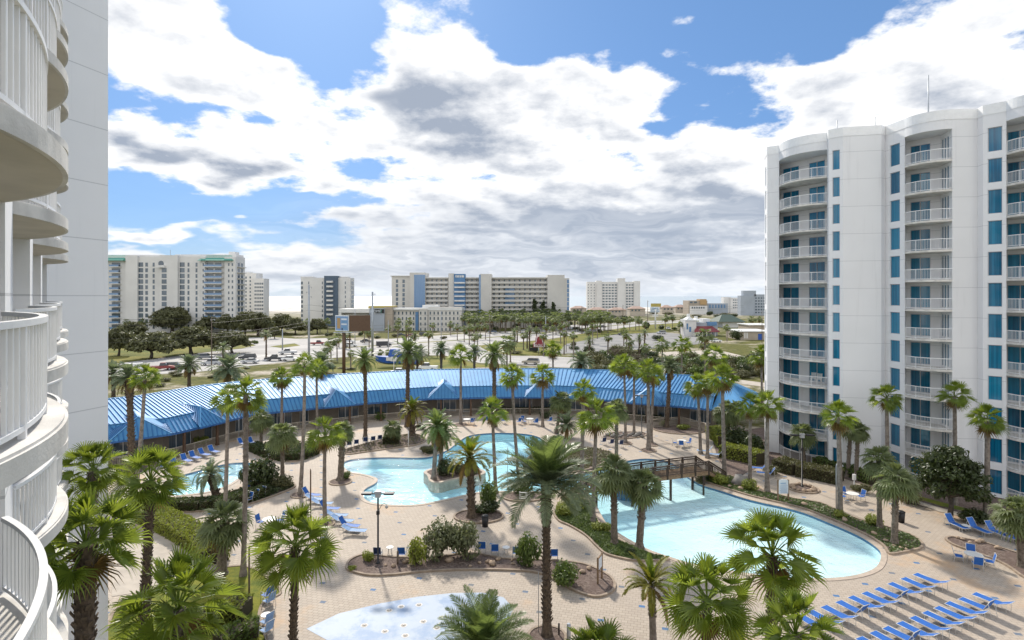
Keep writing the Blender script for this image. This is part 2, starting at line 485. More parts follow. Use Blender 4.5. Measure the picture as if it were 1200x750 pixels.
    M['sign_blue'] = mat('pale_blue_lettering', (.16, .33, .55), .6)
    M['sign_red'] = mat('red_sign_face', (.26, .025, .04), .5)
    M['pole_wood'] = mat('wooden_pole', (.19, .15, .12), .9, var=.3)
    M['tyre'] = mat('tyre_rubber', (.02, .02, .02), .85)
    M['car_glass'] = mat('car_glass', (.02, .025, .03), .1, spec=.8)
    M['cable'] = mat('cable_black', (.05, .05, .05), .6)
    for k, c in dict(white=(.78, .78, .77), silver=(.45, .46, .47), dark=(.035, .038, .045), grey=(.16, .17, .18), red=(.20, .02, .018), blue=(.05, .09, .16), teal=(.05, .08, .09), tan=(.40, .36, .29)).items():
        M['car_' + k] = mat('car_paint_' + k, c, .3, .15, var=.05, spec=.7)
make_mats()
# ------------------------------------------------------------------ palms
def fan_mesh(name, seed, n, segs, leaf, young=True, dead=3, droop=1.0, airy=0.0):
    """crown of costapalmate leaves, outer radius about 1"""
    r = random.Random(seed); m = MB()
    for i in range(n):
        a = (i + .5) / n
        az = i * 2.39996 + r.uniform(-.35, .35)
        isdead = i >= n - dead
        el = math.radians(84 - (128 - 8 * airy) * a ** .9 + r.uniform(-14, 14))
        if isdead: el = math.radians(-62 + r.uniform(-14, 10))
        mi = 2 if isdead else (1 if young and (a < .16 or r.random() < .07) else 0)
        pl = r.uniform(.40 + .10 * airy, .56 + .10 * airy) * (1 if not isdead else .6); L0 = r.uniform(.50 - .05 * airy, .64 - .05 * airy) * (1 if a > .1 else .85)
        d = Vector((math.cos(az) * math.cos(el), math.sin(az) * math.cos(el), math.sin(el)))
        p0 = Vector((0, 0, -.12 * a)); p1 = p0 + d * pl * .6
        d2 = (d + Vector((0, 0, -.30 * droop * math.cos(el)))).normalized(); p2 = p1 + d2 * pl * .4
        m.bar(p0, p1, .022, .014, mi); m.bar(p1, p2, .016, .012, mi)
        side = d2.cross(Vector((0, 0, 1)))
        if side.length < .05: side = Vector((1, 0, 0))
        side.normalize()
        nrm = side.cross(d2).normalized()
        roll = r.uniform(-.5 - .4 * airy, .5 + .4 * airy)
        side, nrm = side * math.cos(roll) + nrm * math.sin(roll), nrm * math.cos(roll) - side * math.sin(roll)
        ax = (d2 + Vector((0, 0, -.28 * droop))).normalized()
        ax = (ax - side * ax.dot(side)).normalized()
        span = math.radians(r.uniform(112, 132)) * (.45 if a < .08 else 1)
        fold = r.uniform(.10, .32) + .22 * airy
        dt = 2 * span / segs
        for k in range(segs):
            th = -span + (k + .5) * dt
            L = L0 * (.60 + .40 * math.cos(th / 1.45)) * r.uniform(.92, 1.06)
            def ray(t, rr, dz):
                v = ax * math.cos(t) + side * math.sin(t) + nrm * (fold * abs(math.sin(t)))
                return p2 + v * (L * rr) + nrm * dz
            s0 = .52 - .12 * airy
            A = ray(th - dt * .5, s0, -.012); B = ray(th + dt * .5, s0, -.012); Mi = ray(th, s0 + .02, .016)
            T1 = ray(th, .80, 0) + Vector((0, 0, -.05 * droop * L0 * r.uniform(.4, 2.0)))
            T = ray(th + r.uniform(-.05, .05), 1.0, 0) + Vector((0, 0, -L * droop * r.uniform(.10, .42)))
            w = side * 0 + (B - A) * .26
            m.add([p2, A, Mi, B, T1 - w, T1 + w, T], [(0, 1, 2), (0, 2, 3), (1, 4, 2), (2, 4, 5), (2, 5, 3), (4, 6, 5)], mi)
    mats = [leaf, MT['fan_young'], MT['dead']]
    return m.mesh(name, mats)

def date_mesh(name, seed, n, pairs, mats, arch=1.0, lw=.030, lo=-38, dead=4, ll=.27, rlen=(.82, 1.08), young=.12):
    r = random.Random(seed); m = MB()
    for i in range(n):
        a = (i + .5) / n
        az = i * 2.39996 + r.uniform(-.3, .3)
        el = math.radians(86 + (lo - 86) * a ** .95 + r.uniform(-8, 8))
        isdead = i >= n - dead
        if isdead: el = math.radians(lo - 18 + r.uniform(-10, 8))
        mi = 2 if isdead else (1 if a < young or r.random() < .05 else 0)
        L = r.uniform(*rlen) * (.75 if a < .08 else 1)
        np_ = 9; pts = []; p = Vector((0, 0, -.08 * a)); e = el
        bend = r.uniform(.75, 1.25) * arch * (.45 + .75 * math.cos(max(el, -.2)))
        az2 = az
        for k in range(np_ + 1):
            pts.append(p.copy())
            d = Vector((math.cos(az2) * math.cos(e), math.sin(az2) * math.cos(e), math.sin(e)))
            p = p + d * (L / np_)
            e = max(e - bend * .17 * (.35 + 1.1 * k / np_), -1.35); az2 += r.uniform(-.02, .02)
        for k in range(np_):
            w = .020 * (1 - .8 * k / np_)
            m.bar(pts[k], pts[k + 1], w, w * .7, mi)
        for q in range(pairs):
            t = .12 + .88 * (q + .5) / pairs
            f = t * np_; k = min(int(f), np_ - 1); base = pts[k].lerp(pts[k + 1], f - k)
            d = (pts[k + 1] - pts[k]).normalized()
            s = d.cross(Vector((0, 0, 1)))
            if s.length < .05: s = Vector((math.sin(az), -math.cos(az), 0))
            s.normalize(); u = s.cross(d).normalized()
            ln = ll * (math.sin(PI * (t * .82 + .16)) ** .7) * r.uniform(.85, 1.1)
            for sg in (-1, 1):
                v = (s * sg * math.cos(.45) + u * math.sin(.45) * r.uniform(.5, 1.2)) * .80 + d * .62
                v.normalize()
                tip = base + v * ln + Vector((0, 0, -.14 * ln * arch))
                mid = base + v * ln * .45
                wd = d * lw * .5
                m.add([base - wd * .5, mid - wd, tip, mid + wd, base + wd * .5], [(0, 1, 2, 3, 4)], mi)
    return m.mesh(name, mats)

D3 = lambda a, b: [MT[a], MT[b], MT['dead']]
CROWN = {}
def make_crowns():
    K = CROWN
    K['fan_hi'] = [fan_mesh('fan_crown', s, 34, 26, MT['fan'], True, 2, 1.0, 1.0) for s in (1, 2, 3, 31, 32)]
    K['fan'] = [fan_mesh('fan_crown', s, nn, 18, MT['fan'], True, dd, 1.0, .7) for s, nn, dd in ((4, 29, 3), (5, 25, 2), (6, 31, 5), (7, 24, 2), (33, 28, 4), (34, 33, 6))]
    K['sabal'] = [fan_mesh('sabal_crown', s, 44, 15, MT['fan_dull'], False, 3, 1.5) for s in (8, 9, 10)]
    K['date_hi'] = [date_mesh('date_crown', 11, 52, 50, D3('date_blue', 'date'), .95, .020, 6, 0, .25, young=.35)]
    K['date_front'] = [date_mesh('date_crown', 21, 48, 54, D3('date', 'date'), .85, .017, 4, 0, .25)]
    K['date'] = [date_mesh('date_crown', s, 46, 24, D3('date', 'date'), .8, .040, -40, 5) for s in (12, 13)]
    K['date_blue'] = [date_mesh('date_crown', s, 44, 22, D3('date_blue', 'date_blue'), .8, .046, -30, 4) for s in (14, 15)]
    K['gold'] = [date_mesh('feather_crown', s, 30, 30, D3('date_gold', 'fan_young'), 1.15, .036, -30, 3, .20) for s in (16, 17)]
    K['sago_like'] = [date_mesh('feather_crown', 18, 24, 32, D3('date_gold', 'fan_young'), 1.05, .040, -12, 2, .17)]
    K['pindo'] = [date_mesh('feather_crown', 19, 26, 24, D3('date_blue', 'date_blue'), 2.0, .045, -10, 0, .20)]
    K['fan_far'] = [fan_mesh('fan_crown', s, 20, 8, MT['fan_dull'], False, 2, 1.2) for s in (22, 23)]
    K['date_far'] = [date_mesh('date_crown', 24, 24, 10, D3('date_blue', 'date_blue'), .8, .09, -30, 2)]
make_crowns()

def trunk_mb(m, base, top, r0, r1, style, rg, near=False):
    b, t = Vector(base), Vector(top); h = (t - b).length
    n = max(8, min(60, int(h / .22)))
    lean = Vector((rg.uniform(-.12, .12), rg.uniform(-.12, .12), 0)) * min(1, h / 8)
    path = []; rad = []
    for i in range(n + 1):
        f = i / n
        p = b.lerp(t, f) + lean * math.sin(PI * f) * (h * .06)
        rr = r0 + (r1 - r0) * f
        if f < .12: rr *= 1 + .55 * (1 - f / .12) ** 2
        if style == 'date' and f > .72: rr *= 1 + .42 * math.sin(PI * (f - .72) / .34)
        rr *= 1 + rg.uniform(-.05, .05) + (.05 if i % 2 else 0)
        path.append(p); rad.append(rr)
    m.tube(path, rad, 10, 0, True, False)
    if near or style != 'fan':        # old leaf bases standing out of the bark
        lo = .10 if style == 'date' else (.45 if style == 'sabal' else .55)
        cnt = int(h * (26 if near else 12))
        for i in range(cnt):
            f = lo + (1 - lo) * (i + .5) / cnt
            p = b.lerp(t, f) + lean * math.sin(PI * f) * (h * .06)
            k = min(n, int(f * n)); rr = rad[k]
            a = i * 2.39996
            o = Vector((math.cos(a), math.sin(a), 0))
            ln = rr * rg.uniform(.45, .8) * (1.5 if style == 'sabal' and f > .75 else 1)
            q0 = p + o * rr * .85; q1 = p + o * (rr + ln * .5) + Vector((0, 0, ln * 1.2))
            m.bar(q0, q1, rr * .55, rr * .16, 0, up=o)

PALM_N = {}
def palm(kind, cx, cy, wpx, bx, Z, label, group='palm trees around the pools', trunk=None, r=None, zbase=0.0, hi=False):
    rg = random.Random(int(cx * 31 + cy * 17 + Z * 7))
    bX = AX(bx, Z); top = Vector((AX(cx, Z), Z + rg.uniform(-.15, .15), AZ(cy, Z)))
    name = {'fan': 'fan_palm', 'sabal': 'cabbage_palm', 'date': 'date_palm', 'date_blue': 'date_palm', 'gold': 'feather_palm', 'pindo': 'feather_palm', 'sago_like': 'feather_palm'}[kind]
    root = thing(name, label, 'palm tree', (bX, Z, zbase), 0, group)
    loc = Vector(root.location)
    style = trunk or {'fan': 'fan', 'sabal': 'sabal'}.get(kind, 'date')
    R = wpx / 2.0 / FOC * Z * .99
    if r is None: r = {'fan': .20, 'sabal': .21, 'date': .25}[style]
    m = MB()
    trunk_mb(m, (0, 0, 0), top - loc - Vector((0, 0, R * .05)), r, r * .72, style, rg, Z < 40)
    m.build('trunk', MT[{'fan': 'trunk_grey', 'sabal': 'trunk_sabal', 'date': 'trunk_date'}[style]], root)
    key = {('fan', True): 'fan_hi', ('date_blue', True): 'date_hi', ('date', True): 'date_front'}.get((kind, hi), kind)
    if Z > 115: key = 'fan_far' if kind in ('fan', 'sabal') else 'date_far'
    lst = CROWN[key]
    i = PALM_N.get(key, 0); PALM_N[key] = i + 1
    o = link('crown', lst[i % len(lst)], root)
    o.location = top - loc; o.scale = (R, R, R * (.95 if kind != 'sabal' else .9)); o.rotation_euler = (0, 0, rg.uniform(0, 6.28))
    return root

# foreground
FG = 'palm trees in front of the deck'
palm('fan', 104, 634, 138, 86, 15.0, 'tall fan palm against the left tower with its crown beside the curved balconies', FG, 'date', .2, hi=True)
palm('fan', 106, 552, 80, 104, 23.5, 'fan palm by the white end wall, half hidden behind a fuller palm', FG, hi=True)
palm('fan', 176, 562, 90, 168, 31.5, 'fan palm beside the white end wall, thick trunk and yellowing lower leaves', FG, 'date', .24, hi=True)
palm('fan', 212, 708, 142, 208, 19.0, 'big sprawling fan palm over the lawn hedge left of the splash pad', FG, r=.22, hi=True)
palm('sabal', 262, 614, 70, 259, 39.0, 'stout fan palm standing at the end of the clipped lime hedge', FG, r=.34)
palm('fan', 345, 640, 110, 341, 27.0, 'fan palm with shaggy trunk in front of the pale splash pad', FG, 'date', .19, hi=True)
palm('date_blue', 640, 566, 148, 641, 31.9, 'tall silvery date palm with a rough brown trunk in the middle of the deck', FG, 'date', .235, hi=True)
palm('date', 566, 764, 150, 566, 22.0, 'low green date palm seen from above beside the splash pad', FG, hi=True)
palm('sago_like', 763, 684, 88, 766, 30.0, 'small feather palm with arching yellow green fronds and a floodlight fixed on it', FG, 'fan', .2)
palm('fan', 830, 704, 116, 826, 25.0, 'dense fan palm below the round end of the right pool', FG, hi=True)
palm('fan', 906, 650, 118, 905, 27.0, 'fan palm with bright yellow new leaves in front of the pale shallow pool', FG, 'date', .24, hi=True)
palm('fan', 934, 744, 112, 930, 22.0, 'bright green fan palm at the bottom edge before the front lounger row', FG, hi=True)
palm('fan', 702, 772, 100, 702, 24.0, 'fan palm at the bottom edge of which only the leaf tips show', FG, hi=True)
# left group
palm('fan', 289, 462, 54, 285, 38.8, 'tall slender fan palm, right one of a pair before the small left pool', r=.17)
palm('fan', 266, 470, 46, 263, 46.0, 'slender fan palm, left one of a pair before the small left pool', r=.17)
palm('fan', 169, 443, 40, 160, 58.0, 'leaning bright fan palm in front of the left end of the blue roof')
palm('date_blue', 152, 441, 46, 155, 61.0, 'shaggy date palm behind the leaning fan palm at the blue roof', r=.34)
palm('date_blue', 222, 427, 34, 221, 97, 'grey green date palm just behind the left part of the blue roof ridge', r=.3)
palm('date_blue', 268, 432, 50, 270, 92, 'wide grey green date palm behind the blue roof left of the tall pair', r=.3)
palm('date_blue', 133, 437, 36, 133, 92, 'date palm behind the blue roof, cut off by the white end wall', r=.3)
palm('fan', 357, 428, 36, 352, 54.8, 'tallest slim fan palm, rising from a small round stone ring on the left deck', r=.19)
palm('fan', 371, 433, 32, 372, 81.5, 'fan palm hard against the blue eave, just behind the tallest slim palm')
palm('date_blue', 377, 425, 40, 381, 96, 'grey date palm beyond the blue ridge near the tallest slim palm')
palm('fan', 331, 443, 32, 329, 77, 'short fan palm crown in front of the blue eave above the hedge bed')
palm('sabal', 331, 510, 42, 331, 59.7, 'round headed cabbage palm at the dark hedge bed by the small left pool')
palm('sabal', 306, 492, 34, 306, 72, 'cabbage palm under the blue eave beside the small pool loungers')
palm('fan', 381, 508, 50, 381, 47.6, 'fan palm with dense crown rising beside the lounger cluster at the left', r=.18)
palm('sabal', 402, 506, 36, 399, 58.9, 'thick cabbage palm with yellow dead leaves in a round ring by the left pool tip', r=.33)
palm('pindo', 247, 556, 58, 254, 54, 'silvery feather palm with drooping arched fronds by the small left pool', r=.34)
# middle
palm('date', 427, 421, 36, 428, 75.7, 'date palm in front of the blue roof above a row of dark chairs')
palm('date', 478, 412, 44, 477, 83, 'tall date palm standing before the middle of the blue roof with a shaggy trunk', r=.3)
palm('date_blue', 490, 415, 34, 487, 112, 'grey date palm behind the blue roof next to the blue boat')
palm('date_blue', 517, 409, 26, 517, 106, 'small grey date palm behind the ridge left of a slim fan palm')
palm('fan', 540, 417, 34, 540, 84.8, 'slim fan palm before the blue roof standing in a little round bed')
palm('date_blue', 556, 412, 24, 556, 107, 'small grey date palm behind the ridge right of a slim fan palm')
palm('date', 579, 415, 40, 579, 83, 'tall date palm before the right half of the blue roof', r=.3)
palm('fan', 600, 441, 38, 609, 55.8, 'tall leaning fan palm rooted in the poolside bed', r=.17)
palm('fan', 577, 482, 42, 581, 55, 'fan palm with a leaning grey trunk at the edge of the main pool', r=.18)
palm('fan', 636, 441, 36, 636, 83, 'fan palm with dark hanging dead leaves before the blue roof')
palm('date_blue', 681, 424, 38, 680, 102, 'grey date palm behind the long straight ridge of the blue roof')
palm('fan', 648, 410, 26, 648, 113, 'fan palm beyond the ridge near the red roadside sign')
palm('fan', 594, 402, 30, 594, 125, 'bright fan palm beyond the ridge near the road junction')
palm('sabal', 657, 470, 34, 652, 79, 'dull cabbage palm in front of the veranda behind the silvery date palm')
palm('fan', 699, 487, 54, 695, 47.6, 'fan palm with bright sunlit leaves beside the left bridge steps', r=.18)
palm('fan', 684, 459, 36, 681, 51.5, 'taller fan palm right behind the left bridge steps', r=.19)
palm('sabal', 720, 556, 62, 720, 43.5, 'cabbage palm on the green strip, left of the two above the right pool', r=.26)
palm('sabal', 755, 570, 54, 749, 43.0, 'cabbage palm on the green strip, right of the two above the right pool', r=.28)
palm('date_blue', 664, 497, 36, 664, 76, 'low dark feather palm behind the silvery date palm', r=.25)
palm('fan', 731, 429, 36, 733, 74, 'leftmost palm of the clump on the far deck right of the blue gables', r=.18)
palm('fan', 743, 434, 28, 743, 78.5, 'thin palm second from left in the far deck clump', r=.18)
palm('fan', 760, 436, 38, 760, 70.6, 'tall grey fan palm, nearest of the far deck clump', r=.24)
palm('fan', 767, 440, 32, 763, 74, 'fan palm tucked close behind the nearest one of the far deck clump', r=.2)
palm('date_blue', 785, 429, 38, 781, 82.6, 'date palm with dark trunk in the large round mulch bed', r=.3)
palm('sabal', 722, 480, 34, 722, 62, 'cabbage palm on the far deck behind the sunlit fan palm by the steps')
palm('fan', 817, 452, 38, 821, 69, 'left one of two fan palms by the loungers beyond the bridge', r=.2)
palm('fan', 829, 450, 36, 829, 67, 'right one of two fan palms by the loungers beyond the bridge', r=.19)
palm('fan', 846, 443, 42, 849, 59.7, 'tall fan palm at the right foot of the wooden bridge', r=.22)
palm('sabal', 853, 483, 38, 853, 72, 'cabbage palm at the clipped hedge behind the bridge')
palm('sabal', 862, 480, 30, 864, 75, 'second cabbage palm at the clipped hedge, nearer the white tower')
palm('fan', 879, 476, 40, 879, 57.5, 'fan palm with a dark trunk between the bridge and the blue lounger', r=.19)
palm('fan', 900, 476, 44, 899, 55.3, 'fan palm with a pale trunk next to the white notice board', r=.22)
palm('sabal', 942, 509, 36, 942, 64, 'cabbage palm before the white tower behind the dark lamp post')
palm('fan', 982, 488, 46, 984.5, 49.5, 'fan palm with a smooth pale trunk at the far rim of the right pool', r=.22)
palm('sabal', 996, 500, 34, 993, 60, 'left trunk of the twin cabbage palms before the white tower')
palm('sabal', 1005, 505, 30, 1003, 59, 'right trunk of the twin cabbage palms before the white tower')
palm('fan', 1040, 466, 40, 1041, 56, 'fan palm close to the white tower wall between two balcony bays', r=.2)
palm('fan', 1119, 464, 42, 1119, 52, 'fan palm rising behind the dark broadleaf tree', r=.2)
palm('fan', 1157, 492, 46, 1155, 48, 'fan palm in the mulch strip right of the dark broadleaf tree', r=.22)
palm('sabal', 1029, 539, 46, 1031, 46.7, 'left cabbage palm in the bed at the round end of the right pool', r=.2)
palm('sabal', 1050, 564, 56, 1048, 43.7, 'right cabbage palm in the bed at the round end of the right pool', r=.24)
palm('sabal', 1193, 604, 62, 1198, 40, 'silvery cabbage palm in the rock bed at the right edge', r=.26)
palm('date', 512, 499, 50, 508, 59.2, 'front palm of the leafy pair on the little pool island', r=.24, trunk='fan')
palm('date', 519, 508, 44, 514.5, 60.5, 'rear palm of the leafy pair on the little pool island', r=.24, trunk='fan')
palm('gold', 551, 536, 74, 552.5, 49, 'yellow green feather palm with bulging brown trunk in a round kerbed bed', r=.34)
palm('gold', 483, 480, 44, 483, 78, 'yellowing feather palm in the mulch bed before the veranda', r=.42)
palm('sabal', 460, 502, 28, 460, 73.5, 'very short young palm in the mulch bed beside the yellowing one')
# beyond the pavilion
FARG = 'palm trees beyond the blue roof'
for cx, cy, w, Z, lb in [(776, 404, 24, 118, 'fan palm at the near corner of the restaurant car park'), (799, 404, 28, 112, 'fuller fan palm right of the car park corner palm'),
        (826, 393, 26, 116, 'tall fan palm before the red awning restaurant'), (838, 418, 34, 100, 'fan palm in the scrub between the blue roof and the restaurant'),
        (893, 418, 34, 95, 'fan palm in the scrub tight against the white tower'), (672, 393, 13, 170, 'round headed palm on the grass before the empty car park'),
        (517, 409, 12, 150, None), (455, 413, 11, 165, 'little palm by the blue boat, left of a second one'), (446, 413, 11, 166, 'little palm by the blue boat, right beside the grey pole'),
        (411, 414, 12, 150, 'little palm right of the billboard post')]:
    if lb: palm('fan', cx, cy, w, cx, Z, lb, FARG)
k = 0
for cx, cy in [(455, 384.5), (467, 376), (480, 376), (507, 381), (528, 380), (536, 383), (544, 385), (552, 383), (560, 382), (569, 382), (648, 384), (664, 380), (682, 377), (693, 376), (704, 376), (716, 375), (724, 375.5), (731, 375), (738, 374.5), (745, 374), (749, 375), (700, 381), (780, 373), (788, 372), (797, 380), (813, 378), (852, 384), (881, 374), (890, 374), (640, 383), (427, 386), (397, 391), (360, 377), (375, 376), (384, 376), (148, 377), (167, 377)]:
    Z = EYE * FOC / (cy + 13 + (3 if cy > 380 else 0) - HORY)
    palm('fan', cx, cy, 11 + rnd.uniform(-1, 2), cx, min(Z, 330), 'small distant palm planted along the highway', 'palms along the highway')
for i in range(84):
    cx = 545 + (i % 42) * 4.1 + rnd.uniform(-2, 2); cy = 367.5 + rnd.uniform(-1.6, 3.0) + (4.5 if i >= 42 else 0)
    palm('sabal', cx, cy, 14 + rnd.uniform(-2, 2), cx, 338 - (cy - 366) * 6 + rnd.uniform(-4, 4), 'palm in the dense grove below the long beige condominium', 'palm grove below the long condominium')

for i in range(44):
    px_, py_ = [(rnd.uniform(405, 560), rnd.uniform(398, 424)), (rnd.uniform(560, 700), rnd.uniform(396, 426)), (rnd.uniform(690, 880), rnd.uniform(396, 430)), (rnd.uniform(135, 410), rnd.uniform(418, 440))][i % 4]
    if i % 4 == 3 and i % 8 == 3: continue
    Z = EYE * FOC / (py_ - HORY); hp = rnd.uniform(4.2, 7.5) * FOC / Z
    palm(['fan', 'date_blue', 'sabal'][i % 3], px_, py_ - hp, rnd.uniform(3.2, 4.4) * FOC / Z, px_, Z, 'small palm planted on the verges between the blue roof and the highway', 'palms on the verges')

# ------------------------------------------------------------------ shrubs, hedges, broadleaf trees
def leaves(m, c, rad, n, size, rg, mi=0, shell=.55, zmin=None, asp=1.9):
    """leaf-sized blades through an ellipsoid, more towards its outside"""
    for _ in range(n):
        while True:
            v = Vector((rg.uniform(-1, 1), rg.uniform(-1, 1), rg.uniform(-1, 1)))
            if .05 < v.length < 1: break
        v = v.normalized() * (shell + (1 - shell) * rg.random()) * (1 - .12 * rg.random())
        p = Vector((c[0] + v.x * rad[0], c[1] + v.y * rad[1], c[2] + v.z * rad[2]))
        if zmin is not None and p.z < zmin: continue
        nr = (v + Vector((rg.uniform(-.9, .9), rg.uniform(-.9, .9), rg.uniform(-.3, 1)))).normalized()
        a = nr.orthogonal().normalized(); b = nr.cross(a)
        ph = rg.uniform(0, 6.28); a, b = a * math.cos(ph) + b * math.sin(ph), b * math.cos(ph) - a * math.sin(ph)
        s = size * rg.uniform(.6, 1.35)
        m.add([p - a * s * .5 * asp, p + b * s * .42, p + a * s * .5 * asp, p - b * s * .42], [(0, 1, 2, 3)], mi)

def bush_mesh(name, seed, mats, lumps=9, n=1300, size=.10, flat=.8):
    rg = random.Random(seed); m = MB()
    for i in range(lumps):
        a = rg.uniform(0, 6.28); d = rg.uniform(.15, .58); s = rg.uniform(.38, .58)
        leaves(m, (math.cos(a) * d, math.sin(a) * d, rg.uniform(.35, .75)), (s, s, s * flat), n // lumps, size, rg, 0, .5, 0.0)
    for i in range(7):
        a = rg.uniform(0, 6.28)
        m.tube([(0, 0, 0), (math.cos(a) * .25, math.sin(a) * .25, .35), (math.cos(a) * .5, math.sin(a) * .5, .75)], [.03, .02, .008], 5, 1)
    return m.mesh(name, mats)

BUSH = {}
def make_bushes():
    for k, lm, n, sz in (('green', 'leaf_green', 1500, .10), ('dark', 'leaf_dark', 1500, .095), ('lime', 'leaf_lime', 1300, .11), ('olive', 'leaf_olive', 1500, .085), ('grey', 'leaf_grey', 2200, .075)):
        BUSH[k] = [bush_mesh('foliage', s, [MT[lm], MT['twig']], 10, n, sz) for s in (3, 5)]
make_bushes()
def bush(kind, px, py, rx, h, label, name='shrub', group='shrubs around the deck', z=0.0, pos=None, cat='shrub'):
    X, Y = pos or G(px, py)
    rg = random.Random(int(px * 13 + py * 7))
    o = link(name, BUSH[kind][rg.randrange(2)])
    o.location = (X, Y, z); o.scale = (rx, rx, h * .92); o.rotation_euler = (0, 0, rg.uniform(0, 6.28))
    return tag(o, label, cat, group)

def hedge(name, pts, width, h, leafm, label, dens=95, size=.13, group='clipped hedges', z=0.0, cat='hedge'):
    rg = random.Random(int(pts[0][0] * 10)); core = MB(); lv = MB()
    for i in range(len(pts) - 1):
        a, b = Vector((*pts[i], 0)), Vector((*pts[i + 1], 0)); d = b - a; L = d.length; d.normalize(); s = Vector((-d.y, d.x, 0))
        w = width / 2
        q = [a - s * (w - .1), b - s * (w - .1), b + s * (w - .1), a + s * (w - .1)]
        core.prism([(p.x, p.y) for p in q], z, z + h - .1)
        for _ in range(int(L * dens * (width + 2 * h))):
            f = rg.random() * L; u = rg.uniform(-w - h, w + h)
            jit = rg.uniform(-.10, .07)
            if abs(u) <= w: p = a + d * f + s * u + Vector((0, 0, z + h + jit + .05 * math.sin(f * 1.7 + u * 2)))
            else: p = a + d * f + s * (math.copysign(w, u) * (1 + jit * .6)) + Vector((0, 0, z + h - (abs(u) - w)))
            nr = Vector((rg.uniform(-1, 1), rg.uniform(-1, 1), rg.uniform(-.2, 1.2))).normalized()
            x = nr.orthogonal().normalized(); y = nr.cross(x); sz = size * rg.uniform(.6, 1.3)
            lv.add([p - x * sz * .8, p + y * sz * .45, p + x * sz * .8, p - y * sz * .45], [(0, 1, 2, 3)])
    c = pts[len(pts) // 2]
    root = thing(name, label, cat, (c[0], c[1], z), 0, group)
    core.build('shade_core', MT['hedge_core'], root, True)
    lv.build('foliage', MT[leafm], root, True)
    return root

def tree_mesh(seed, leafm, R, h, ncl, nleaf, size, flat=.7, trunk_h=.35):
    """trunk with limbs, then leaf clumps at the limb ends"""
    rg = random.Random(seed); t = MB(); cr = MB(); ends = []
    t.tube([(0, 0, 0), (.05 * R, 0, h * trunk_h * .6), (.02 * R, .03 * R, h * trunk_h)], [.09 * R, .065 * R, .06 * R], 9)
    for i in range(ncl):
        a = i * 2.39996 + rg.uniform(-.4, .4); f = (i + .5) / ncl
        d = R * (1 - f ** 1.7) ** .5 * rg.uniform(.55, .95) ; z = h * (trunk_h + (1 - trunk_h) * (.12 + .75 * f)) + rg.uniform(-.06, .06) * h
        e = Vector((math.cos(a) * d, math.sin(a) * d, z)); ends.append(e)
        mid = Vector((e.x * .45, e.y * .45, h * trunk_h + (z - h * trunk_h) * .55))
        t.tube([(.02 * R, .03 * R, h * trunk_h * .95), mid, e], [.04 * R, .022 * R, .008 * R], 6)
    for e in ends:
        s = R * rg.uniform(.24, .42)
        leaves(cr, e, (s, s, s * flat), nleaf // ncl, size, rg, 0, .35)
    return t, cr, leafm
TREES = {}
def tree(kind, spec, pos, scale, label, group, name='broadleaf_tree', cat='tree', rz=0.0):
    if kind not in TREES:
        t, c, lm = tree_mesh(*spec); TREES[kind] = (t.mesh('trunk', MT['bark']), c.mesh('crown', MT[lm]))
    root = thing(name, label, cat, (pos[0], pos[1], 0), rz, group)
    for nm, me in zip(('trunk', 'crown'), TREES[kind]):
        o = link(nm, me, root); o.scale = (scale,) * 3
    return root
MAG = (41, 'leaf_dark', 2.7, 6.0, 46, 9000, .17, .75, .30)
OAK = [(42, 'leaf_oak', 7.0, 9.5, 34, 5200, .62, .6, .28), (43, 'leaf_oak', 7.0, 9.0, 30, 4800, .66, .6, .30)]
tree('magnolia', MAG, (AX(1113, 49), 49), 1.0, 'dark dense broadleaf tree in the mulch strip before the white tower', 'broadleaf trees')
OG = 'broad dark trees left of the road'
for i, (cx, top, base, wpx, lb) in enumerate([(139, 385, 417, 32, 'spreading dark oak cut by the white end wall'), (177, 388, 420, 44, 'spreading oak on the grass, second from the white end wall'),
        (224, 384, 415, 50, 'widest spreading oak on the grass, in front of the condominium'), (272, 387, 414, 38, 'spreading oak on the grass nearest the road bend'),
        (202, 361, 390, 46, 'tall dark oak right before the green roofed condominium'), (287, 364, 393, 26, 'dark oak at the right corner of the green roofed condominium'),
        (302, 367, 394, 34, 'round dark oak between the condominium and the road bend'), (331, 367, 391, 30, 'dark oak right of the round one behind the road bend'),
        (322, 383, 397, 14, 'small oak standing on the curve of the road'),
        (246, 370, 391, 30, 'dark oak behind the widest spreading oak'), (266, 369, 392, 26, 'dark oak before the side of the condominium'), (346, 372, 392, 22, 'dark oak at the grey block left of the steel pole'), (155, 378, 398, 30, 'dark oak behind the gap of the front oaks'), (372, 373, 391, 20, 'dark low oak under the grey block')]):
    Z = EYE * FOC / (base - HORY); sc = wpx / 2 / FOC * Z / 6.4
    r = tree('oak%d' % (i % 2), OAK[i % 2], (AX(cx, Z), Z), sc, lb, OG, rz=i * 1.3)
    hpx = (base - top) / FOC * Z
    r.scale = (1, 1, hpx / (9.6 * sc))
for i, (cx, top, base, w) in enumerate([(627, 350, 369, 11), (636, 352, 369, 9), (649, 354, 369.5, 11)]):
    Z = 344; m = MB(); rg = random.Random(i); h = AZ(top, Z); R = w / 2 / FOC * Z
    root = thing('pine_tree', 'dark conifer before the right end of the long beige condominium', 'tree', (AX(cx, Z), Z - 4, 0), 0, 'conifers before the long condominium')
    m.tube([(0, 0, 0), (0, 0, h * .95)], [.3, .08], 6); m.build('trunk', MT['bark'], root)
    c = MB()
    for q in range(14):
        f = q / 14
        leaves(c, (rg.uniform(-.3, .3) * R, rg.uniform(-.3, .3) * R, h * (.2 + .78 * f)), (R * (1.05 - .8 * f), R * (1.05 - .8 * f), h * .09), 60, .7, rg)
    c.build('crown', MT['leaf_dark'], root)
